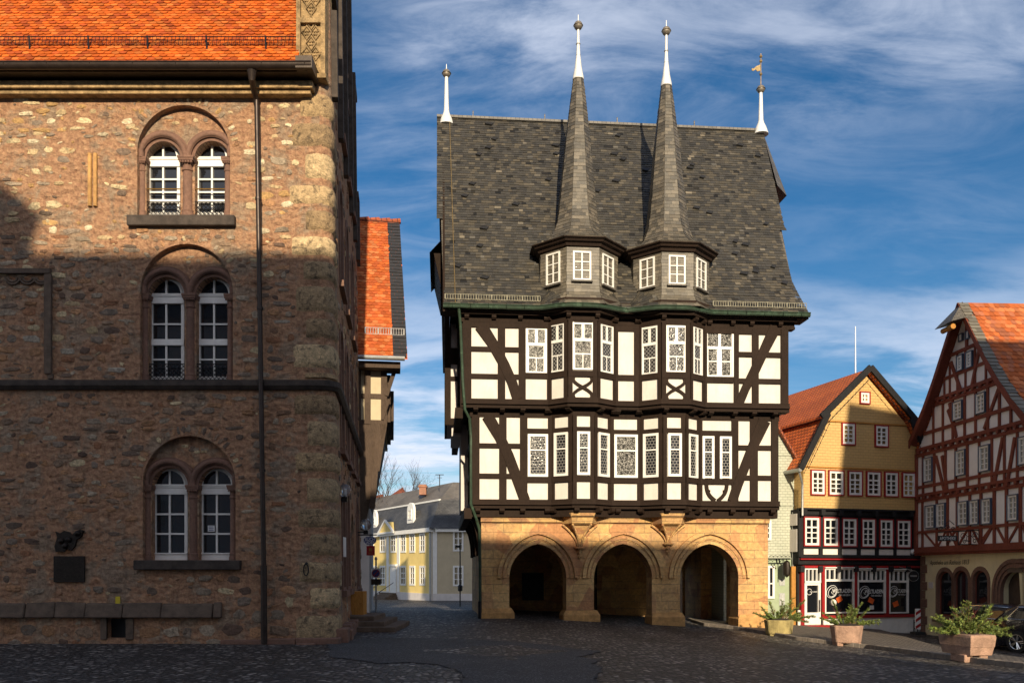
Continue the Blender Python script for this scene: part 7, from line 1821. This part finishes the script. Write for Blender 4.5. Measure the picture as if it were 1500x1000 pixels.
planter(1141, 932, 27.5, 43, 25, 'trough_mossy', 'mossy yellowish stone planter beside the last arcade pillar', True, 3,
    [(1.3, .1, .30, 1.0, .3), (.8, -.2, .9, .9, .2), (.6, .3, 1.2, .85, .1), (-.8, -.3, .8, .6, -.2), (-1, .1, .5, .55, -.3), (.2, -.5, .9, .55, 0), (1.1, -.4, .1, .6, .3), (-.3, .2, 1.2, .6, -.1), (.1, .3, 1, .6, .1), (-.6, -.5, .4, .5, -.1)],
    'fir sprigs in the mossy planter leaning out to the right')
planter(1240, 945, 24.5, 47, 30, 'trough_stone', 'pale pink sandstone planter in front of the fair trade shop', True, 4,
    [(-.3, 0, 1.1, .75, -.1), (.4, .1, 1, .75, .1), (-.9, -.2, .8, .6, -.2), (.9, -.3, .35, .6, .3), (0, -.5, .9, .6, 0), (1.0, 0, .2, .6, .35), (-.9, .2, .5, .5, -.3), (.2, .3, 1.3, .6, .1), (.6, -.2, 1, .6, .2)],
    'low bushy fir sprigs in the planter before the shop door')
planter(1416, 967, 17.0, 78, 37, 'trough_stone', 'big rectangular sandstone trough with two feet in front of the parked cars', False, 5,
    [(-1.1, -.2, .35, .62, -.3), (-.8, -.3, .8, .75, -.2), (-.35, -.2, 1.2, .72, -.1), (.1, -.3, 1.3, .82, 0), (.5, -.2, 1.1, .8, .1), (.95, -.3, .75, .8, .2), (1.2, -.1, .4, .65, .3), (-.7, .3, .9, .6, -.2), (.7, .3, .8, .7, .2), (0, -.7, .6, .5, 0), (-.9, -.5, .2, .5, -.3), (.6, -.6, .4, .5, .2), (-.2, .2, 1.3, .7, 0), (.3, .2, 1.2, .7, .1), (1.0, -.5, .1, .5, .35), (-.5, -.5, .6, .55, -.2)],
    'large spray of yellow green fir branches in the big trough')

# ================================================================== CARS
def car(ox, oy, ax, lab, L=4.55, Wd=1.75, H=1.47):
    oz = gz(ox, oy)+.0; t_ = thing('parked_car', lab, 'car', (ox, oy, oz), 'dark cars parked before the pharmacy')
    X = Vector((ax[0], ax[1], 0)).normalized(); Yv = Vector((-X.y, X.x, 0))       # Yv: away from camera side
    oz = min(oz, gz(ox+X.x*4, oy+X.y*4))
    P = lambda l, w, h: Vector((ox, oy, oz))+X*l+Yv*w+Vector((0, 0, h))
    # body cross stations: (l, zbottom, zbelt, zroof, half-width roof inset)
    prof_low = [(0.0, .45, .78), (.04, .30, .93), (.25, .22, 1.0), (.55, .20, 1.0), (1.3, .18, .98), (2.4, .18, .95), (3.2, .18, .93), (3.7, .20, .88), (4.2, .22, .78), (4.5, .30, .62), (4.55, .42, .55)]
    mb = MB(); n = len(prof_low); sec = []
    for l, zb_, zt_ in prof_low:
        k = 1-.10*(max(0, .3-l)/.3)**2-.14*(max(0, l-3.9)/.65)**2; hw_ = Wd/2*k; cy = Wd/2
        sec.append([P(l, cy-hw_*.93, zb_), P(l, cy-hw_, zb_+(zt_-zb_)*.35), P(l, cy-hw_*.985, zb_+(zt_-zb_)*.7), P(l, cy-hw_*.90, zt_), P(l, cy+hw_*.90, zt_), P(l, cy+hw_*.985, zb_+(zt_-zb_)*.7), P(l, cy+hw_, zb_+(zt_-zb_)*.35), P(l, cy+hw_*.93, zb_)])
    k0 = 8; mb.add([p for s_ in sec for p in s_], [(i*k0+j, i*k0+(j+1) % k0, (i+1)*k0+(j+1) % k0, (i+1)*k0+j) for i in range(n-1) for j in range(k0)]+[tuple(range(k0)), tuple((n-1)*k0+j for j in range(k0))])
    rf = [(.10, 1.0, .92), (.42, 1.32, .80), (.75, H-.03, .78), (1.4, H, .78), (2.1, H-.02, .78), (2.75, H-.14, .76), (3.45, .96, .86)]
    sec = []
    for l, zt_, k in rf: hw_ = Wd/2; cy = Wd/2; sec.append([P(l, cy-hw_*.90, .93), P(l, cy-hw_*(k+.02), max(.95, zt_-.07)), P(l, cy-hw_*k*.9, zt_), P(l, cy+hw_*k*.9, zt_), P(l, cy+hw_*(k+.02), max(.95, zt_-.07)), P(l, cy+hw_*.90, .93)])
    n = len(rf); mb.add([p for s_ in sec for p in s_], [(i*6+j, i*6+j+1, (i+1)*6+j+1, (i+1)*6+j) for i in range(n-1) for j in range(5)]+[tuple(range(6))])
    mb.build('body', 'car_paint', t_, smooth=True, sharp=45)
    for s_, w0 in ((-1, 0), (1, Wd)):
        mb = MB(); q = lambda l, z_: P(l, Wd/2+s_*(Wd/2)*(.905-(z_-.97)*.30)+s_*.008, z_)
        for poly in ([(.52, 1.03), (1.22, 1.01), (1.22, 1.36), (.82, 1.36)], [(1.30, 1.01), (2.15, .99), (2.1, 1.36), (1.30, 1.37)], [(2.24, .99), (3.15, .97), (2.72, 1.24), (2.20, 1.34)]): mb.add([q(*p) for p in poly], [(0, 1, 2, 3)])
        mb.build('side_window', 'glass_dark', t_)
        mb = MB(); mb.tube([q(.50, 1.02), q(.82, 1.385), q(1.4, 1.395), q(2.2, 1.37), q(2.74, 1.26)], .013, 4); mb.tube([q(.50, 1.02), q(3.2, .96)], .012, 4); mb.build('window_trim', 'chrome', t_)
        for lw in (.88, 3.62):
            c = P(lw, Wd/2+s_*(Wd/2-.09), .33); wl_ = emptyobj('wheel', (0, 0, 0)); wl_.parent = t_; ORIG[wl_.name] = ORIG[t_.name]
            def disc(r0, r1, w0_, w1_, mat, nm, n_=20):
                m = MB(); Pp = []
                for r_, w_ in ((r0, w0_), (r1, w0_), (r1, w1_), (r0, w1_)):
                    for k in range(n_): a = 2*math.pi*k/n_; Pp.append(c+X*(r_*math.cos(a))+Yv*s_*w_+Vector((0, 0, r_*math.sin(a))))
                m.add(Pp, [(g_*n_+k, g_*n_+(k+1) % n_, ((g_+1) % 4)*n_+(k+1) % n_, ((g_+1) % 4)*n_+k) for g_ in range(4) for k in range(n_)]); m.build(nm, mat, wl_)
            disc(.22, .33, -.10, .11, 'tyre', 'tyre'); 
            m = MB()
            for k in range(5):
                for dd in (-.16, .16):
                    a = 2*math.pi*k/5+dd; m.tube([c+Yv*s_*.09, c+X*(.22*math.cos(a))+Yv*s_*.10+Vector((0, 0, .22*math.sin(a)))], .02, 5)
            m.tube([c+X*(.225*math.cos(2*math.pi*k/20))+Yv*s_*.1+Vector((0, 0, .225*math.sin(2*math.pi*k/20))) for k in range(21)], .015, 5); m.build('rim', 'chrome', wl_)
    for w_ in (.06, Wd-.36):
        mb = MB(); mb.hexa([P(-.02, w_, .74), P(-.02, w_+.30, .74), P(.25, w_+.30, .74), P(.25, w_-.03, .74), P(.02, w_, .90), P(.02, w_+.30, .90), P(.25, w_+.30, .90), P(.25, w_-.03, .90)]); mb.build('tail_light', 'tail_light', t_, bevel=.01)
    mb = MB(); mb.add([P(.13, .22, 1.02), P(.13, Wd-.22, 1.02), P(.40, Wd-.3, 1.31), P(.40, .3, 1.31)], [(0, 1, 2, 3)]); mb.build('rear_window', 'glass_dark', t_)
car(14.95, 26.7, (.42, -.91), 'black hatchback with red tail light, nearer of the two cars behind the big trough')
car(14.72, 28.9, (.34, -.94), 'dark car mostly hidden behind the nearer car, at the pharmacy arches')
# striped barrier board
b0 = px2world(1345, HY, 32.2); fb = Frame((b0.x, b0.y, 0), (1, .1)); gb = gz(b0.x, b0.y)+KH
t_ = thing('warning_board', 'red and white striped warning board by the corner of the pharmacy', 'barrier', (b0.x, b0.y, gb))
u0, u1, z0, z1 = fb.u(1340.8), fb.u(1348.2), fb.z(1345, 921), fb.z(1345, 891)
mb = MB(); mb.fbox(fb, u0, u1, -.02, .02, z0, z1); mb.build('board', 'sign_white', t_)
mb = MB(); n = 3; hh = (z1-z0)/n
for i in range(n): za = z0+i*hh; mb.add([fb.pt(u0, .024, za), fb.pt(u1, .024, za+.13), fb.pt(u1, .024, za+.13+hh*.45), fb.pt(u0, .024, za+hh*.45)], [(0, 1, 2, 3)])
mb.build('stripes', 'sign_red', t_)
mb = MB(); mb.fbox(fb, u0-.1, u1+.1, -.2, .2, gb-.02, gb+.09); mb.tube([fb.pt((u0+u1)/2, -.02, gb), fb.pt((u0+u1)/2, -.02, z1)], .02, 6); mb.build('foot', 'tyre', t_)

# ================================================================== HOUSES ON THE NEAR SIDE OF THE SQUARE (behind the camera; they shade it)
def block(name, lab, x0, x1, y0, y1, he, hr, mat, roofm, axis='x', nwin=5):
    t_ = thing(name, lab, 'house', ((x0+x1)/2, y1, 0)); fr = Frame((x1, y1, 0), (-1, 0))
    mb = MB(); mb.box((x0, y0, -2), (x1, y1, he)); 
    if axis == 'y': mx_ = (x0+x1)/2; mb.add([(x0, y1, he), (x1, y1, he), (mx_, y1, hr), (x0, y0, he), (x1, y0, he), (mx_, y0, hr)], [(0, 1, 2), (3, 5, 4)])
    else: my = (y0+y1)/2; mb.add([(x0, y0, he), (x0, y1, he), (x0, my, hr), (x1, y0, he), (x1, y1, he), (x1, my, hr)], [(0, 1, 2), (3, 5, 4)])
    mb.build('wall', mat, t_)
    mb = MB(); o = .4
    if axis == 'y': mb.add([(x0-o, y1+o, he-.5), (mx_, y1+o, hr+.1), (mx_, y0-o, hr+.1), (x0-o, y0-o, he-.5), (x1+o, y1+o, he-.5), (x1+o, y0-o, he-.5)], [(0, 1, 2, 3), (1, 4, 5, 2)])
    else: mb.add([(x0-o, y1+o, he-.4), (x1+o, y1+o, he-.4), (x1+o, my, hr+.1), (x0-o, my, hr+.1), (x0-o, y0-o, he-.4), (x1+o, y0-o, he-.4)], [(0, 1, 2, 3), (3, 2, 5, 4)])
    mb.build('roof', roofm, t_)
    for r_ in range(int(he/3.2)):
        for k in range(nwin):
            u = (x1-x0)*(k+.5)/nwin; window(fr, u-.5, u+.5, 1+r_*3.1, 2.7+r_*3.1, .05, t_, 2, (.33, .66))
    return t_
random.seed(51)
block('tall_house', 'tall gabled house with tiled roof behind the viewer, leftmost across the square', -23, -6.7, -28, -18.5, 23.8, 30, 'tan_plaster', 'red_tile_far', 'y', 6)
block('corner_house', 'pale grey plastered house behind the viewer facing the stone house', -34, 2.3, -18, -10, 16.5, 20.85, 'grey_plaster', 'far_slate', 'x', 4)
block('square_house', 'cream plastered house behind the viewer facing the arcade', 2.4, 11.3, -18, -10, 13.5, 18.6, 'cream_plaster', 'red_tile_far', 'x', 4)
block('low_house', 'low house filling the gap behind the viewer', 11.4, 21.5, -18, -10, 6.5, 10.3, 'tan_plaster', 'far_slate', 'x', 4)
block('tower_house', 'tall house at the right side of the square outside the picture', 17.45, 28, -3, 10, 16.9, 19.6, 'grey_plaster', 'far_slate', 'x', 4)
